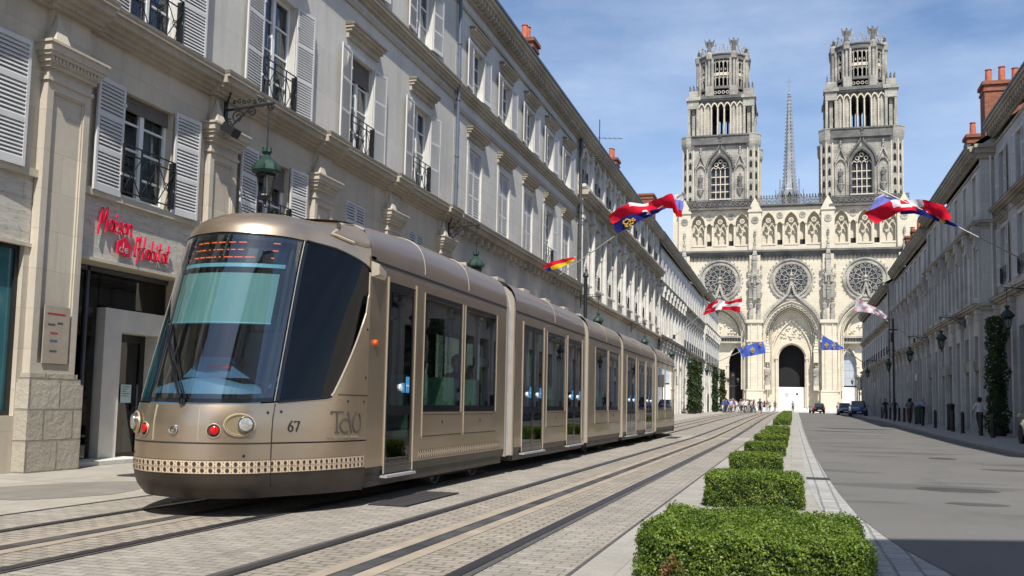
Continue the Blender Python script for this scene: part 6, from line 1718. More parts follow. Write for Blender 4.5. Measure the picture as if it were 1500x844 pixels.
def cloth_strip(name, y, bot, top, colf, parent, nu=36, nv=10, amp=.16, ph=0):
    """waving cloth between two curves; colf(u, v) -> colour key"""
    B, T_ = spl(bot, nu), spl(top, nu); keys = []
    mb = MB(); ids = []
    for i in range(nu+1):
        row = []
        for j in range(nv+1):
            f = j/nv; x = B[i][0]+(T_[i][0]-B[i][0])*f; z = B[i][1]+(T_[i][1]-B[i][1])*f
            wv = amp*(math.sin(i/nu*11+f*2.2+ph)+.5*math.sin(i/nu*23-f*3+ph))
            row.append(mb.P((x+.03*math.sin(i*1.1+j), y+wv, z)))
        ids.append(row)
    for i in range(nu):
        for j in range(nv):
            k = colf((i+.5)/nu, (j+.5)/nv)
            if k not in keys: keys.append(k)
            mb.mi = keys.index(k); mb.face((ids[i][j], ids[i+1][j], ids[i+1][j+1], ids[i][j+1]))
    return mb.build(name, [FC[k] for k in keys], parent, smooth=80, fix=False)
def flagthing(label, pole, y, r=.026):
    t = thing('flag_on_pole', (pole[0][0], y, pole[0][1]), label, 'flag', 'flags on slanting poles along the house fronts')
    mb = MB(); mb.tube([(x, y+.22*0, z) for x, z in pole], r, 8); mb.lathe([(.01, -.1), (.07, -.04), (.07, .04), (.01, .1)], (pole[-1][0], y, pole[-1][1]), 8)
    mb.build('pole', M['pole'], t, smooth=True)
    mb = MB(); mb.box(pole[0][0]-.12, pole[0][0]+.12, y-.1, y+.1, pole[0][1]-.2, pole[0][1]+.2); mb.build('wall_bracket', M['iron'], t)
    return t
t = flagthing('large red and navy banner with a gold lion, left above the tram', [(-11.1, 7.2), (-7.95, 9.34), (-4.86, 11.2)], 45)
cloth_strip('cloth', 44.85, [(-8.15, 9.74), (-7.47, 10.1), (-6.65, 10.3), (-6.1, 10.36), (-5.69, 10.5), (-5.33, 10.45), (-4.98, 10.02)],
            [(-8.39, 10.18), (-7.96, 10.53), (-7.31, 10.8), (-6.66, 10.76), (-6.01, 10.95), (-5.37, 11.15), (-5.21, 10.7)],
            lambda u, v: 'white' if (.30 < u < .56 and v > .72-.3*abs(u-.43)) or (.44 < u < .5 and v < .25) else 'red', t)
c1 = cloth_strip('cloth', 44.78, [(-7.95, 9.34), (-7.3, 9.65), (-6.65, 9.99), (-6.1, 10.23), (-5.65, 10.44)], [(-8.15, 9.78), (-7.47, 10.18), (-6.65, 10.36), (-6.1, 10.42), (-5.65, 10.5)], lambda u, v: 'white' if abs(u-.66) < .03 and v > .4 else 'navy', t, amp=.06)
cloth_strip('cloth', 45.0, [(-5.42, 10.55), (-5.2, 10.1), (-4.9, 10.05)], [(-5.38, 11.1), (-5.0, 11.22), (-4.84, 11.1)], lambda u, v: 'red' if v < .28 else ('lilac' if v < .72 else 'white'), t, nu=14, amp=.05)
mb = MB(lambda u, v, n: (-7.35+u, 44.68-n, 9.83+v))
for L_ in ([(-.2, -.18), (-.05, -.02), (.1, .1), (.2, .2)], [(.05, .1), (-.12, .16), (-.2, .1)], [(.1, .1), (.22, .06), (.28, .14)], [(-.05, -.02), (.1, -.08), (.2, -.02)], [(-.2, -.18), (-.05, -.2)], [(-.15, -.1), (-.3, -.02), (-.24, .1)], [(.0, .02), (.02, -.16), (.12, -.18)]):
    for a, b_ in zip(L_, L_[1:]): bar(mb, a, b_, .032, 0, .01)
mb.build('lion_emblem', FC['gold'], c1)
t = flagthing('large red banner with white cross over navy, right side before the cathedral tower', [(9.95, 7.45), (6.98, 9.21), (3.77, 11.0)], 45, .03)
cloth_strip('cloth', 44.85, [(3.53, 9.47), (4.1, 9.66), (4.61, 9.95), (5.23, 9.96), (5.78, 9.85), (6.33, 9.56), (6.63, 9.43)], [(3.11, 9.97), (3.68, 10.17), (4.33, 10.48), (4.95, 10.52), (5.65, 10.43), (6.34, 10.13), (6.66, 9.85)],
            lambda u, v: ('red' if (.42 < u < .5 and v > .55) else 'white') if (.3 < u < .66 and .28+.9*abs(u-.46) < v) else 'red', t)
cloth_strip('cloth', 44.95, [(4.61, 9.85), (5.23, 9.86), (5.78, 9.66), (6.46, 9.36), (7.0, 9.16)], [(4.61, 10.0), (5.23, 10.12), (5.78, 9.95), (6.46, 9.6), (7.0, 9.2)], lambda u, v: 'gold' if .66 < u < .74 else 'navy', t, amp=.04)
cloth_strip('cloth', 45.05, [(3.25, 9.95), (3.7, 10.1), (4.4, 10.3)], [(3.6, 10.6), (3.93, 10.82), (4.7, 10.5)], lambda u, v: 'white' if v > .85 else 'lilac', t, nu=14, amp=.05)
t = flagthing('small red and yellow pennant low on the left facade beneath the big lion banner', [(-11.2, 7.2), (-10.1, 7.5), (-9.36, 7.76)], 42, .015)
cloth_strip('cloth', 41.9, [(-10.62, 7.14), (-9.98, 7.33), (-9.36, 7.6)], [(-10.82, 7.42), (-10.2, 7.66), (-9.34, 7.8)], lambda u, v: 'red' if v > .55 else ('yellow' if u > .2 else 'navy'), t, nu=16, nv=6, amp=.05)
t = flagthing('red flag with white cross at mid distance left, in front of the cathedral', [(-11.1, 8.0), (-8.1, 10.5), (-4.7, 11.9)], 95)
cloth_strip('cloth', 94.8, [(-8.3, 10.1), (-6.84, 10.6), (-5.68, 10.6), (-4.77, 10.3)], [(-7.8, 11.2), (-6.65, 11.57), (-5.68, 11.43), (-4.52, 11.8)], lambda u, v: 'white' if abs(u-.42) < .07 or abs(v-.55) < .13 and u > .2 else 'red', t, nu=24, amp=.2)
t = flagthing('pale pink and white flag hanging limp at mid distance right', [(9.4, 6.8), (7.2, 8.5), (4.9, 10.3)], 82)
cloth_strip('cloth', 81.9, [(4.8, 9.2), (5.42, 9.1), (6.4, 8.95), (7.2, 8.5)], [(5.1, 10.2), (5.74, 9.77), (6.55, 9.45), (7.35, 8.75)], lambda u, v: 'pink' if (int(u*9)+int(v*3)) % 3 == 0 else 'white', t, nu=20, amp=.12)
def fleur(mb, x, z, s):
    bar(mb, (x, z-s), (x, z+s), s*.22, 0, .02); bar(mb, (x-s*.2, z-.3*s), (x-s*.7, z+.5*s), s*.16, 0, .02); bar(mb, (x+s*.2, z-.3*s), (x+s*.7, z+.5*s), s*.16, 0, .02); bar(mb, (x-s*.5, z-.3*s), (x+s*.5, z-.3*s), s*.14, 0, .02)
for lab, y, pole, b_, tp, fl in (('blue flag with gold lilies on the left, before the cathedral piers', 140, [(-10.9, 7.3), (-7.1, 9.1), (-6.2, 9.6)], [(-6.75, 8.29), (-5.1, 8.6), (-3.47, 8.98)], [(-7.22, 9.74), (-5.5, 10.2), (-3.84, 10.62)], ((-5.3, 9.35, .42), (-4.2, 10.2, .3), (-6.6, 9.75, .25))),
                          ('blue flag with gold lilies on the right, drooping beside the screened door', 130, [(8.95, 7.1), (6.58, 8.85), (3.7, 10.9)], [(3.58, 8.82), (4.8, 8.83), (6.0, 8.83)], [(3.84, 10.67), (5.2, 9.95), (6.49, 9.05)], ((4.3, 9.4, .35), (5.2, 9.35, .33), (5.9, 9.0, .16)))):
    t = flagthing(lab, pole, y, .05)
    c_ = cloth_strip('cloth', y-.1, b_, tp, lambda u, v: 'blue', t, nu=16, nv=6, amp=.1)
    mb = MB(lambda u, v, n, y=y: (u, y-.42-n, v))
    for f in fl: fleur(mb, *f)
    mb.build('lily_emblems', FC['gold'], c_)

# ------------------------------------------------------------------ lanterns
def scroll(mb, cx, cy, r, n, w_=.012, turns=1.5, a0=0, s=1):
    pts = []
    for i in range(22):
        t = i/21; rr = r*(1-.8*t); a = a0+s*t*turns*2*PI; pts.append((cx+rr*math.cos(a), cy+rr*math.sin(a)))
    for a, b_ in zip(pts, pts[1:]): bar(mb, a, b_, w_, n-.012, n+.012)
def lantern(side, X0, y, reach, zb, label, group, drop=.75, spots=False, s=1.0):
    xl = X0 + side*reach; z = zb
    t = thing('hanging_lantern', (X0, y, zb), label, 'street lantern', group)
    T = lambda u, v, n: (X0+side*u, y+n, zb+v)
    mb = MB(T); mb.box(0, .04, -.45, .3, -.05, .05); bar(mb, (0, .12), (reach+.12, .2), .02, -.02, .02); bar(mb, (0, -.35), (reach*.55, .12), .016, -.016, .016); bar(mb, (0, .12), (.12, .5), .014, -.014, .014)
    scroll(mb, reach*.3, -.03, .15, 0); scroll(mb, reach*.62, .05, .1, 0, s=-1, a0=PI); scroll(mb, .1, -.14, .09, 0, a0=1); scroll(mb, reach+.03, .13, .08, 0, s=-1)
    for i in range(7): scroll(mb, .22+i*reach/9, .27+.02*(i % 2), .05, 0, .008, 1, i)
    br = mb.build('bracket', M['iron'], t)
    mb = MB(); mb.tube([(xl, y, z+.15), (xl, y, z-drop)], .014, 6); mb.build('hanger', M['iron'], t)
    c = (xl, y, z-drop)
    mb = MB(); mb.lathe([(.01, .03), (.08, .02), (.1, -.04), (.06, -.1), (.09, -.14), (.2, -.24), (.27, -.36), (.29, -.42), (.27, -.46), (.2, -.5)] if s else [], c, 8, a0=PI/8)
    for k in range(8): a = k*PI/4+PI/8; mb.box(c[0]+.28*math.cos(a)-.015, c[0]+.28*math.cos(a)+.015, y+.28*math.sin(a)-.015, y+.28*math.sin(a)+.015, c[2]-.42, c[2]-.33)
    for k in range(6): a = k*PI/3; mb.box(c[0]+.09*math.cos(a)-.012, c[0]+.09*math.cos(a)+.012, y+.09*math.sin(a)-.012, y+.09*math.sin(a)+.012, c[2]-.04, c[2]+.05)
    mb.build('lamp_hood', M['green'], t)
    mb = MB()
    for k in range(6):
        a = k*PI/3; mb.tube([(c[0]+.2*math.cos(a), y+.2*math.sin(a), c[2]-.5), (c[0]+.13*math.cos(a), y+.13*math.sin(a), c[2]-.92)], .011, 4)
    mb.lathe([(.2, -.5), (.215, -.52), (.2, -.54)], c, 12); mb.lathe([(.13, -.9), (.14, -.93), (.05, -1.0), (.02, -1.1), (.03, -1.13), (.01, -1.16)], c, 8); mb.build('lamp_cage', M['iron'], t)
    mb = MB(); mb.lathe([(.19, -.53), (.125, -.9)], c, 6); mb.build('lamp_glass', M['lampglass'], t, fix=False)
    mb = MB(); mb.lathe([(.03, -.5), (.05, -.6), (.04, -.72), (.01, -.76)], c, 8); mb.build('bulb', M['white'], t, smooth=True)
    if spots:
        q = MB(); q.hexa([(X0+side*.12, y-.32, z-.35), (X0+side*.34, y-.28, z-.5), (X0+side*.34, y-.02, z-.5), (X0+side*.12, y-.06, z-.35), (X0+side*.2, y-.32, z-.2), (X0+side*.42, y-.28, z-.35), (X0+side*.42, y-.02, z-.35), (X0+side*.2, y-.06, z-.2)])
        tag(q.build('floodlight', M['iron'], None, (X0+side*.27, y-.17, z-.35)), 'small black floodlight on the wall beneath the bracket of the lantern nearest on the ' + ('left' if side > 0 else 'right'), 'floodlight')
GLn = 'green hanging lanterns on the left house fronts'; GRn = 'hanging lanterns on the right house fronts'
for i, (y, lab) in enumerate(((16.65, 'green lantern on a scrolled bracket nearest the camera, over the tram front'), (29.9, 'green lantern hanging over the tram roof by the blue-grey drainpipe'), (50.9, 'hanging lantern at the cast iron pipe where the arcaded house begins'),
                              (68, 'hanging lantern halfway along the arcaded house'), (84, 'hanging lantern at the far end of the arcaded house'), (100, 'hanging lantern just before the nearer pair of leafy columns'), (120, 'hanging lantern between the two pairs of leafy columns'), (137, 'farthest hanging lantern on the left row'))):
    lantern(1, -11.0, y, 1.0, 6.85, lab, GLn, .75, i == 0)
for y, x, lab in ((44.6, 10, 'hanging lantern over the dark blossoming column, nearest on the right'), (58.2, 9.3, 'second hanging lantern on the right row, above the man in white'), (73.2, 9.3, 'third hanging lantern from the camera on the right row'), (90, 9.4, 'fourth hanging lantern from the camera on the right row'), (108, 8.95, 'farthest hanging lantern on the right row')):
    lantern(-1, x-.02, y, 1.25, 6.3, lab, GRn, .6, y < 50)

# ------------------------------------------------------------------ bollards, bin, posts, lamps
def bollard(x, y, h, r, m, label, group, name='bollard'):
    z = zg(y)+(.1 if x > 6.4 and y < 150 else 0)
    mb = MB(); mb.lathe([(r*1.25, 0), (r*1.25, .06), (r, .08), (r, h*.84), (r*1.15, h*.85), (r*1.15, h*.9), (r*.95, h*.93), (r*.5, h), (.005, h)], (x, y, z), 12)
    o = mb.build(name, M[m], None, (x, y, z), smooth=True); return tag(o, label, 'bollard', group)
gb = 'black bollards along the right footway'
for i, y in enumerate((45.5, 48.2, 51.2, 54.2, 60.5, 66, 69.5, 73, 76.5, 80, 83.5, 87, 91, 95)):
    bollard(8.25 if y < 50 else 7.95, y, 1.05, .085, 'iron', ('black bollard in front of the dark blossoming column', 'black bollard just right of the man in white', 'black bollard just left of the man in white', 'black bollard left of the thick black post',
            'black bollard between the thick post and the green bin')[i] if i < 5 else 'slim black bollard in the farther part of the right footway row', gb)
gw = 'low white stone bollards round the cathedral square'
for i in range(22):
    bollard(-13.5+i*1.25, 176+(i % 3)*.15, .62, .2, 'hoard', 'low pale stone bollard in the row across the cathedral square', gw, 'stone_bollard')
mb = MB(); z = zg(54)+.1; mb.lathe([(.2, 0), (.2, 1.25), (.22, 1.27), (.22, 1.4), (.1, 1.46), (.01, 1.47)], (8.15, 56.2, z), 14)
tag(mb.build('thick_post', M['iron'], None, (8.15, 56.2, z), smooth=True), 'thick black cylindrical post between thinner bollards on the right footway', 'post')
t = thing('litter_bin', (8.1, 69, zg(69)+.1), 'dark green litter bin standing among the bollards on the right', 'litter bin')
mb = MB(); mb.lathe([(.3, .05), (.36, 1.05)], (8.1, 69, zg(69)+.1), 16); mb.build('bin_body', M['green'], t, smooth=True)
mb = MB(); mb.lathe([(.38, 1.05), (.38, 1.15), (.2, 1.25), (.01, 1.27)], (8.1, 69, zg(69)+.1), 16); mb.build('lid', M['iron'], t, smooth=True)
t = thing('street_mast', (-9.35, 44.4, zg(44)), 'tall dark slender mast rising behind the tram at the cast iron pipe', 'mast')
mb = MB(); mb.lathe([(.13, 0), (.12, 1.2), (.09, 1.3), (.085, 7.2)], (-9.35, 44.4, 0), 10); mb.build('pole', M['iron'], t, smooth=True)
mb = MB(); mb.lathe([(.1, 7.2), (.14, 7.25), (.12, 7.35), (.03, 7.5), (.01, 7.9)], (-9.35, 44.4, 0), 8); mb.build('finial', M['iron'], t, smooth=True)
t = thing('signal_post', (7.4, 78, zg(78)), 'dark post with a small yellow and dark signal box on the far right footway', 'signal')
mb = MB(); mb.tube([(7.4, 78, zg(78)), (7.4, 78, 8.2)], .07, 8); mb.build('pole', M['iron'], t, smooth=True)
mb = MB(); mb.box(7.2, 7.35, 77.8, 78, 6.4, 7.1); mb.box(7.1, 7.7, 77.95, 78.05, 7.3, 7.4); mb.build('signal_head', M['iron'], t)
def cand(x, y, label):
    z = zg(y); t = thing('street_lamp', (x, y, z), label, 'street lamp', 'three-armed lamp standards on the cathedral square')
    mb = MB(); mb.lathe([(.3, 0), (.28, .5), (.15, .7), (.09, 1.2), (.07, 5.2), (.12, 5.3), (.05, 5.4), (.05, 6.2)], (x, y, z), 10)
    for s in (-1, 1): mb.tube([(x, y, z+4.7), (x+s*.5, y, z+4.6), (x+s*.95, y, z+4.9), (x+s*.95, y, z+5.3)], .05, 6)
    mb.build('pole', M['iron'], t, smooth=True)
    for dx, dz in ((-.95, 5.3), (0, 6.1), (.95, 5.3)):
        mb = MB(); mb.lathe([(.12, 0), (.24, .55), (.3, .6), (.2, .8), (.05, .95), (.01, 1.1)], (x+dx, y, z+dz), 6); mb.build('lantern', M['iron'], t)
cand(-11.2, 196, 'three-armed black lamp standard before the dark left cathedral door')
cand(12.1, 196, 'three-armed black lamp standard before the screened right cathedral door')
t = thing('cafe_awning', (9.3, 140, zg(140)), 'dark grey flat awning at the far end of the right row above the parked cars', 'awning')
mb = MB(); mb.hexa([(8.9, 138, 4.0), (13.5, 138, 4.0), (13.5, 144, 4.0), (8.9, 144, 4.0), (8.9, 138, 5.6), (13.5, 138, 5.6), (13.5, 144, 5.9), (8.9, 144, 5.9)]); mb.build('awning_cloth', M['castiron'], t)
mb = MB(); [mb.tube([(x, y, zg(140)), (x, y, 4)], .08, 6) for x in (9.1, 13.3) for y in (138.2, 143.8)]; mb.build('awning_frame', M['iron'], t)

# ------------------------------------------------------------------ the handwritten shop sign
M['signred'] = mat('sign_red', (.62,.012,.05), .35, 0, .05, 3)
sg = thing('shop_sign', (-11.16, 14.5, 3.9), 'red handwritten metal lettering on the pale band above the shop door', 'shop sign')
def glyph(ch):
    o = lambda cx=.3, cy=.25, rx=.22, ry=.25, a0=60, a1=420: oval(cx, cy, rx, ry, a0, a1, 10)
    return {'M': ([[(0,-.25),(.12,.95),(.36,.3),(.6,1.0),(.72,-.1)]], .85), 'a': ([o(), [(.52,.5),(.5,.1),(.62,0)]], .62), 'i': ([[(.1,.5),(.12,0),(.22,.05)], [(.12,.68),(.14,.78)]], .3),
            's': ([[(.4,.5),(.15,.45),(.2,.28),(.4,.2),(.3,-.02),(.05,.02)]], .45), 'o': ([o()], .58), 'n': ([[(.05,.5),(.08,0)], [(.08,.35),(.25,.52),(.4,.45),(.44,.0),(.52,.02)]], .56),
            'd': ([o(), [(.55,1.0),(.5,0)]], .62), 'e': ([[(.08,.22),(.45,.3),(.36,.5),(.15,.45),(.06,.2),(.2,0),(.45,.06)]], .52), 'l': ([[(.15,1.0),(.08,.1),(.2,0)]], .3),
            "'": ([[(.1,1.0),(.05,.8)]], .18), 'H': ([[(.1,1.05),(.0,-.3)], [(.62,1.1),(.52,-.1)], [(-.1,.42),(.75,.52)]], .82), 'b': ([[(.12,1.0),(.08,0)], o(.3,.24,.22,.24,140,500)], .58),
            't': ([[(.2,.95),(.14,.05),(.3,.02)], [(-.05,.6),(.45,.66)]], .42), 'D': ([[(.0,.0),(.05,.85),(.45,1.15),(.8,.8),(.8,.0),(.0,.0)]], .85)}[ch]
def write(word, u, v, s, slope=-.0, bold=.045):
    for ch in word:
        if ch == ' ': u += .3*s; continue
        L_, adv = glyph(ch)
        strokes('letter', lambda a, b_, n: (-11.2+.025+n, a, b_), [[(u+(x+.18*y)*s, v+y*s*1.5) for x, y in l] for l in L_], bold*s, M['signred'], sg, .03)
        u += adv*s
write('Maison', 13.38, 3.98, .255)
write("l'Habitat", 14.3, 3.64, .235)
mb = MB(lambda a, b_, n: (-11.175+n, a, b_)); mb.prism([(13.86, 3.63), (14.2, 3.6), (14.21, 3.8), (14.07, 3.93), (13.87, 3.84)], 0, .03); hs = mb.build('house_badge', M['signred'], sg)
M['ink2'] = mat('pale_letter', (.45,.42,.38), .6, 0, .05, 4)
for i, ch in enumerate('de'):
    L_, adv = glyph(ch); strokes('small_letter', lambda a, b_, n: (-11.143+n, a, b_), [[(13.9+i*.14+x*.2, 3.66+y*.16) for x, y in l] for l in L_], .009, M['ink2'], hs, .004)
# ------------------------------------------------------------------ cars
def carpaint(name, col): return mat(name, col, .25, .35, .06, 3, coat=.8)
CP = {'black': carpaint('black_car_paint', (.012,.012,.014)), 'blue': carpaint('blue_car_paint', (.012,.03,.16)), 'navy': carpaint('dark_blue_car_paint', (.012,.02,.06)), 'lime': carpaint('pale_green_car_paint', (.42,.46,.26))}
M['tyre'] = mat('tyre', (.018,.018,.018), .85, 0, .2, 9); M['rim'] = mat('alloy_rim', (.45,.45,.46), .3, .7, .1, 9); M['plate'] = mat('number_plate', (.6,.6,.55), .5, 0, .05, 9)
M['carglass'] = mat('car_glass', (.015,.02,.022), .05, 0, .2, 1, spec=.7)
def car(x, y, rz, L, Wd, H, col, label, lift=0):
    z = zg(y)+lift; t = thing('parked_car', (x, y, z), label, 'car')
    ca, sa = math.cos(rz), math.sin(rz); hw = Wd/2
    T = lambda a, b_, c: (x + a*ca - b_*sa, y + a*sa + b_*ca, z + c)      # a: forward
    mb = MB(T); st = [(-.5, .9, .52, .62), (-.485, .96, .34, .9), (-.44, 1.0, .26, .98), (-.2, 1.0, .22, .97), (.1, 1.0, .22, .95), (.26, 1.0, .24, .9), (.4, .97, .27, .8), (.47, .9, .33, .68), (.5, .8, .42, .56)]
    rows = []
    for f, w_, zb, zt in st:
        zt *= H/1.5; w_ *= hw; a = f*L
        rows.append([(a, -w_*.9, zb), (a, -w_, zb+.12), (a, -w_, zt-.18), (a, -w_*.95, zt-.05), (a, -w_*.8, zt), (a, 0, zt+.03), (a, w_*.8, zt), (a, w_*.95, zt-.05), (a, w_, zt-.18), (a, w_, zb+.12), (a, w_*.9, zb), (a, -w_*.9, zb)])
    mb.grid(rows); mb.poly(rows[0][:-1]); mb.poly(rows[-1][:-1][::-1]); body = mb.build('body', CP[col], t, smooth=True)
    def cab(k, zs):
        out = []
        for (f0, f1, w_, zz) in zs: out.append([(f0*L, -w_*hw, zz), (f1*L, -w_*hw, zz), (f1*L, w_*hw, zz), (f0*L, w_*hw, zz), (f0*L, -w_*hw, zz)])
        return out
    g = MB(T); g.grid(cab(0, [(-.46, .27, .88, .9*H/1.5), (-.41, .06, .74, H-.07)])); g.build('windows', M['carglass'], body)
    r_ = MB(T); rr = cab(0, [(-.415, .065, .755, H-.085), (-.38, .03, .7, H-.02), (-.3, -.03, .45, H)]); r_.grid(rr); r_.poly(rr[-1][:-1]); r_.build('roof', CP[col], body, smooth=50)
    for s in (-1, 1):
        p = MB(T)
        for f0, f1 in ((-.46, -.41), (-.1, -.09), (.27, .06)): 
            p.hexa([(f0*L-.04, s*.885*hw, .9*H/1.5), (f0*L+.04, s*.885*hw, .9*H/1.5), (f0*L+.04, s*.86*hw, .9*H/1.5), (f0*L-.04, s*.86*hw, .9*H/1.5), (f1*L-.04, s*.75*hw, H-.07), (f1*L+.04, s*.75*hw, H-.07), (f1*L+.04, s*.72*hw, H-.07), (f1*L-.04, s*.72*hw, H-.07)])
        p.build('door_pillars', CP[col], body)
        m_ = MB(T); m_.lathe([(.01, -.1), (.09, -.07), (.1, .05), (.01, .1)], (.2*L, s*(hw+.08), 1.0*H/1.5), 8, axis=1, sx=1); m_.build('mirror', CP[col], body, smooth=True)
        for f in (-.31, .31):
            w_ = MB(T); w_.lathe([(.05, -.1), (.31, -.1), (.33, -.06), (.33, .06), (.31, .1), (.22, .1)], (f*L, s*(hw-.1), .33), 20, axis=1) if s > 0 else w_.lathe([(.22, -.1), (.31, -.1), (.33, -.06), (.33, .06), (.31, .1), (.05, .1)], (f*L, s*(hw-.1), .33), 20, axis=1)
            wh = w_.build('wheel', M['tyre'], t, T(f*L, s*(hw-.1), .33), smooth=True)
            q = MB(T); q.lathe([(.22, s*.09), (.2, s*.105), (.05, s*.08), (.001, s*.085)], (f*L, s*(hw-.1), .33), 12, axis=1); q.build('rim', M['rim'], wh)
            a_ = MB(T); a_.lathe([(.37, s*.0), (.37, s*.012)], (f*L, s*(hw-.0), .34), 20, axis=1); a_.build('wheel_arch', M['tyre'], body)
        q = MB(T); q.box(.45*L, .493*L, s*hw*.62-.14, s*hw*.62+.14, .55*H/1.5, .68*H/1.5); q.build('headlight', M['lens'], t)
        q = MB(T); q.box(-.502*L, -.47*L, s*hw*.78-.1, s*hw*.78+.1, .6, .9*H/1.5); q.build('tail_light', M['redlens'], t)
    for f in (-.503, .5): q = MB(T); q.box(min(f*L, f*L+.01), max(f*L, f*L+.01), -.26, .26, .4, .51); q.build('number_plate', M['plate'], t)
    return t
car(3.55, 150, R(100), 3.9, 1.68, 1.5, 'black', 'small black hatchback crossing at the far end of the road')
car(7.0, 113, R(270), 4.3, 1.8, 1.72, 'blue', 'blue people carrier parked at the far right kerb beneath the grey awning')
car(6.2, 124, R(270), 4.1, 1.75, 1.5, 'navy', 'dark blue car parked beyond the blue people carrier')
car(8.88, 38.2, R(90), 3.7, 1.65, 1.55, 'lime', 'pale green car cut by the right edge, parked beside the blossoming column', .1)

# ------------------------------------------------------------------ people
M['skin'] = mat('skin', (.42,.25,.17), .6, 0, .08, 9)
def clothm(n, c): return mat('cloth_'+n, c, .85, 0, .12, 14, .003)
PM = {k: clothm(k, v) for k, v in dict(white=(.62,.63,.64), black=(.012,.012,.014), navy=(.02,.03,.08), blue=(.05,.09,.3), red=(.35,.02,.03), lilac=(.4,.38,.55), grey=(.15,.15,.15), pink=(.55,.25,.28), jeans=(.05,.08,.15), beige=(.4,.34,.25), brown=(.09,.05,.03), maroon=(.22,.015,.03)).items()}
HAIR = {'dark': mat('dark_hair', (.02,.014,.01), .8, 0, .3, 20), 'fair': mat('fair_hair', (.25,.16,.07), .8, 0, .3, 20), 'grey': mat('grey_hair', (.3,.29,.28), .8, 0, .3, 20)}
def body_mesh(pose, short=False):
    """one continuous skinned figure, 1.72 m, facing +Y; material slots: skin, top, trousers, shoes"""
    st = {'stand': 0, 'walk': .24, 'walk2': -.2, 'sit': 0}[pose]; sit = pose == 'sit'
    V, E, Rd = [], [], []
    def add(p, r, par=None): V.append(p); Rd.append(r); (E.append((par, len(V)-1)) if par is not None else None); return len(V)-1
    pel = add((0, 0, .96), (.155, .115)); w_ = add((0, 0, 1.1), (.135, .1), pel); ch = add((0, .01, 1.3), (.165, .115), w_); nk = add((0, 0, 1.45), (.06, .06), ch); hd0 = add((0, .01, 1.53), (.062, .07), nk); hd = add((0, .02, 1.6), (.085, .1), hd0); top = add((0, .01, 1.68), (.06, .07), hd)
    for s in (-1, 1):
        k = st*s
        if sit: pts = [((s*.1, .02, .92), .09), ((s*.13, .42, .88), .075), ((s*.13, .46, .5), .052), ((s*.13, .44, .12), .04), ((s*.13, .56, .06), .038)]
        else: pts = [((s*.09, 0, .88), .095), ((s*.1, k*.75, .49), .063), ((s*.1, k*1.0-.08*(k < 0), .12+.03*(k < 0)), .042), ((s*.11, k*1.05+.13, .045), .038)]
        par = pel
        for p, r in pts: par = add(p, (r, r), par)
        if sit: arm = [((s*.19, 0, 1.38), .06), ((s*.25, .1, 1.13), .042), ((s*.24, .38, 1.08), .032), ((s*.23, .46, 1.09), .03)]
        else: arm = [((s*.18, 0, 1.39), .06), ((s*.25, -k*.3, 1.13), .043), ((s*.25, -k*.75+.06, .9), .032), ((s*.245, -k*.85+.09, .8), .028)]
        par = ch
        for p, r in arm: par = add(p, (r, r), par)
        hp = V[-1]; hb = len(V)-1
        for i, dx in enumerate((-.022, -.008, .008, .022)):
            a = add((hp[0]+dx*.2, hp[1]+dx, hp[2]-.05), (.011, .011), hb) if not sit else add((hp[0]+dx, hp[1]+.05, hp[2]), (.011, .011), hb)
            b_ = V[a]; add((b_[0], b_[1]+.006, b_[2]-.035-.006*(i in (1, 2))) if not sit else (b_[0], b_[1]+.02, b_[2]-.03), (.009, .009), a)
        a = add((hp[0]-s*.012, hp[1]+.03, hp[2]-.02), (.011, .011), hb); add((hp[0]-s*.016, hp[1]+.045, hp[2]-.05), (.009, .009), a)
    # nose and ears grow from the head
    add((0, .125, 1.585), (.014, .014), hd)
    for s in (-1, 1): add((s*.088, .01, 1.59), (.018, .012), hd)
    me = bpy.data.meshes.new('figure'); me.from_pydata(V, E, []); o = bpy.data.objects.new('figure', me); COL.objects.link(o)
    m = o.modifiers.new('s', 'SKIN'); 
    if not me.skin_vertices: me.skin_vertices.new(name='s') if hasattr(me.skin_vertices, 'new') else None
    sv = me.skin_vertices[0].data if len(me.skin_vertices) else None
    for i, r in enumerate(Rd): sv[i].radius = r
    sv[0].use_root = True
    m.use_smooth_shade = True
    sub = o.modifiers.new('u', 'SUBSURF'); sub.levels = 2
    dg = bpy.context.evaluated_depsgraph_get(); dg.update(); ev = o.evaluated_get(dg); out = bpy.data.meshes.new_from_object(ev)
    bpy.data.objects.remove(o); 
    for mm in (M['skin'], PM['white'], PM['black'], PM['brown']): 
        pass
    out.materials.clear()
    for _ in range(4): out.materials.append(None)
    idx = []
    for p in out.polygons:
        c = p.center
        foot = c.z < (.09) 
        if foot: i = 3
        elif c.z < (1.02 if not sit else .99) and not (abs(c.x) > .2 and c.z > .7) and (not short or c.z > .5): i = 2
        elif c.z > 1.45 or (abs(c.x) > .2 and c.z < (1.14 if not sit else .9)) or (sit and c.y > .3 and c.z > 1.0): i = 0
        elif short and c.z <= .5: i = 0
        else: i = 1
        idx.append(i)
    out.polygons.foreach_set('material_index', idx); out.polygons.foreach_set('use_smooth', [True]*len(idx)); return out
FIG = {(p, s): body_mesh(p, s) for p, s in (('stand', False), ('walk', False), ('walk2', False), ('walk', True), ('sit', False))}
hm = MB(); hm.lathe([(.01, -.13), (.06, -.13), (.1, -.06), (.108, .02), (.09, .07), (.04, .11), (.005, .115)], (0, -.012, 1.62), 14, sy=1.12); hairo = hm.build('hair', HAIR['dark'], None, (0, 0, 0), smooth=True); HAIRM = hairo.data; HAIRM.materials.clear(); HAIRM.materials.append(None); bpy.data.objects.remove(hairo)
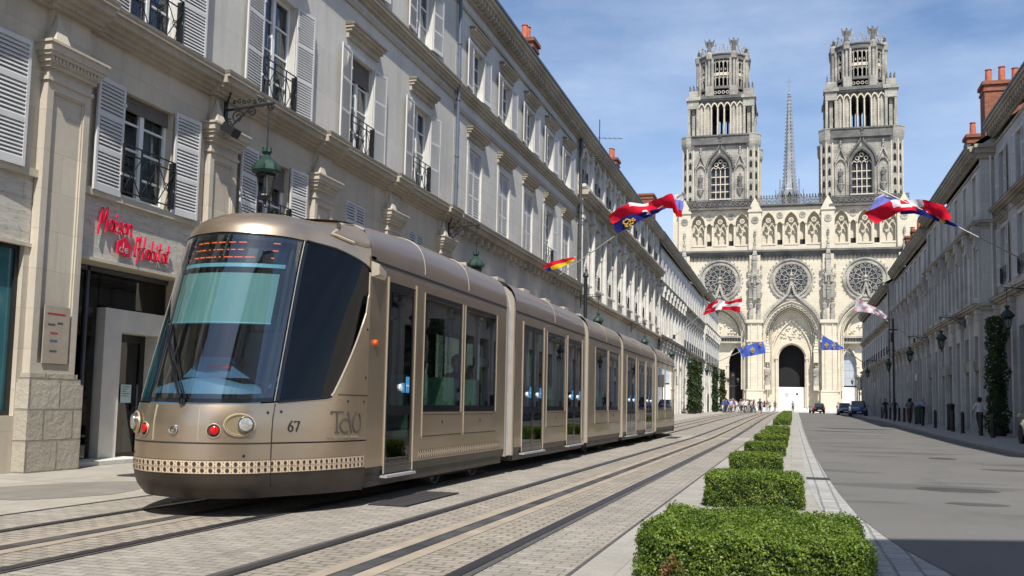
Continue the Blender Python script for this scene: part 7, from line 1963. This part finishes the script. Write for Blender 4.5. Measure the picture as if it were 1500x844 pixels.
# the hair cap is cut away over the face
bmh = bmesh.new(); bmh.from_mesh(HAIRM); bmesh.ops.delete(bmh, geom=[f for f in bmh.faces if f.calc_center_median().y > .055 and f.calc_center_median().z < 1.67], context='FACES'); bmh.to_mesh(HAIRM); bmh.free()
def person(x, y, rz, h, pose, topc, legs, label, hair='dark', short=False, group=None, lift=None, base=None, extra=None):
    z = zg(y) + ((.1 if x > 6.6 and y < 150 else 0) if lift is None else lift) if base is None else base
    t = thing('person', (x, y, z), label, 'person', group)
    s = h/1.72
    o = bpy.data.objects.new('body', FIG[(pose, short)]); COL.objects.link(o); o.parent = t; W[o.name] = W[t.name]
    for i, m in enumerate((M['skin'], PM[topc], PM[legs], PM['brown'])): o.material_slots[i].link = 'OBJECT'; o.material_slots[i].material = m
    hh = bpy.data.objects.new('hair', HAIRM); COL.objects.link(hh); hh.parent = t; W[hh.name] = W[t.name]; hh.material_slots[0].link = 'OBJECT'; hh.material_slots[0].material = HAIR[hair]
    t.rotation_euler = (0, 0, rz); t.scale = (s, s, s); return t
person(8.75, 51.4, R(8), 1.76, 'walk', 'white', 'black', 'man in a loose white shirt and black trousers walking away, right footway', 'dark')
person(8.75, 72.6, R(5), 1.78, 'walk', 'lilac', 'jeans', 'person in a pale lilac shirt walking away behind the green bin', 'grey')
person(8.35, 77.0, R(-10), 1.7, 'walk2', 'grey', 'maroon', 'person in a grey top and dark red trousers on the right footway', 'dark')
person(8.7, 79.5, R(10), 1.78, 'stand', 'black', 'jeans', 'tall figure in black beside the one with dark red trousers', 'dark')
person(8.4, 88, R(180), 1.72, 'walk', 'navy', 'black', 'dark clothed walker coming this way along the far right footway', 'dark')
person(8.0, 92, R(185), 1.75, 'walk2', 'black', 'navy', 'darkly dressed person among the far bollards on the right', 'dark')
person(-3.1, 101, R(175), 1.72, 'walk', 'navy', 'black', 'lone figure in dark shorts crossing the tracks before the crowd', 'dark', True, base=zg(101))
person(.15, 152, R(180), 1.74, 'walk2', 'grey', 'black', 'lone grey figure at the end of the hedges before the central door', 'dark')
person(-4.7, 178, R(30), 1.78, 'stand', 'black', 'black', 'person in black standing before the left side of the central door', 'dark', base=zg(178))
person(-2.9, 180, R(10), 1.82, 'stand', 'navy', 'black', 'tall dark figure just left of the white hoarding', 'dark', base=zg(180))
rp = random.Random(11); cols = ['white', 'white', 'blue', 'red', 'pink', 'white', 'navy', 'beige', 'black', 'lilac', 'white', 'red']; legs = ['jeans', 'black', 'beige', 'navy', 'grey', 'white']
for i in range(60):
    if i < 18: y = rp.uniform(118, 134); x = y*rp.uniform(-.067, -.058); g = 'left'
    elif i < 50: y = rp.uniform(122, 165); x = y*rp.uniform(-.058, -.036); g = 'mid'
    else: x, y = rp.uniform(-6, -3.5), rp.uniform(176, 190); g = 'right'
    tc = cols[i % len(cols)] if g != 'left' else ['blue', 'navy', 'white', 'lilac', 'blue'][i % 5]
    person(x, y, rp.uniform(0, 6.28), rp.uniform(1.55, 1.85), ['stand', 'walk', 'walk2', 'stand'][i % 4], tc, legs[i % 6], 'tourist in a %s top in the crowd standing before the left cathedral door' % tc, ['dark', 'fair', 'grey', 'dark'][i % 4], base=zg(y), group='crowd of tourists before the cathedral')
# scooter with its rider
sx_, sy_ = 5.6, 128; z = zg(sy_); t = thing('motor_scooter', (sx_, sy_, z), 'pale motor scooter ridden towards the camera on the far road', 'scooter')
mb = MB(lambda a, b_, c: (sx_+a, sy_-b_, z+c))
mb.hexa([(-.22, .3, .35), (.22, .3, .35), (.2, .42, .35), (-.2, .42, .35), (-.2, .5, 1.0), (.2, .5, 1.0), (.16, .58, 1.0), (-.16, .58, 1.0)]); mb.box(-.16, .16, -.25, .35, .3, .38)
mb.hexa([(-.16, -.75, .4), (.16, -.75, .4), (.16, -.1, .4), (-.16, -.1, .4), (-.14, -.8, .78), (.14, -.8, .78), (.14, -.12, .78), (-.14, -.12, .78)]); mb.build('body', PM['beige'], t)
for b_ in (.62, -.6): mb = MB(); mb.lathe([(.05, -.05), (.22, -.06), (.24, 0), (.22, .06), (.05, .05)], (sx_, sy_-b_, z+.24), 14, axis=0); mb.build('wheel', M['tyre'], t, smooth=True)
mb = MB(); mb.tube([(sx_-.3, sy_-.38, z+1.05), (sx_+.3, sy_-.38, z+1.05)], .02, 6); mb.tube([(sx_, sy_-.62, z+.24), (sx_, sy_-.45, z+1.05)], .03, 6); mb.build('handlebar', M['iron'], t)
mb = MB(); mb.lathe([(.08, 0), (.07, .03), (.01, .05)], (sx_, sy_-.62, z+.85), 10, axis=1); mb.build('headlight', M['lens'], t)
p = person(sx_, sy_+.3, PI, 1.7, 'sit', 'pink', 'grey', 'rider in pale pink sitting on the scooter at the far end of the road', 'dark', base=z-.12)
# passengers
for x, y, tc, lab in ((-5.3, 12.95, 'grey', 'seated passenger in grey behind the first large tram window'), (-5.25, 14.85, 'navy', 'seated passenger in navy by the second large tram window'), (-6.5, 19.3, 'white', 'passenger in white seen through the second carriage'), (-5.2, 24.2, 'beige', 'passenger in beige inside the third carriage'), (-6.4, 31.2, 'navy', 'passenger in navy inside the fourth carriage')):
    person(x, y, PI, 1.7, 'sit', tc, 'jeans', lab, base=.34-.08)
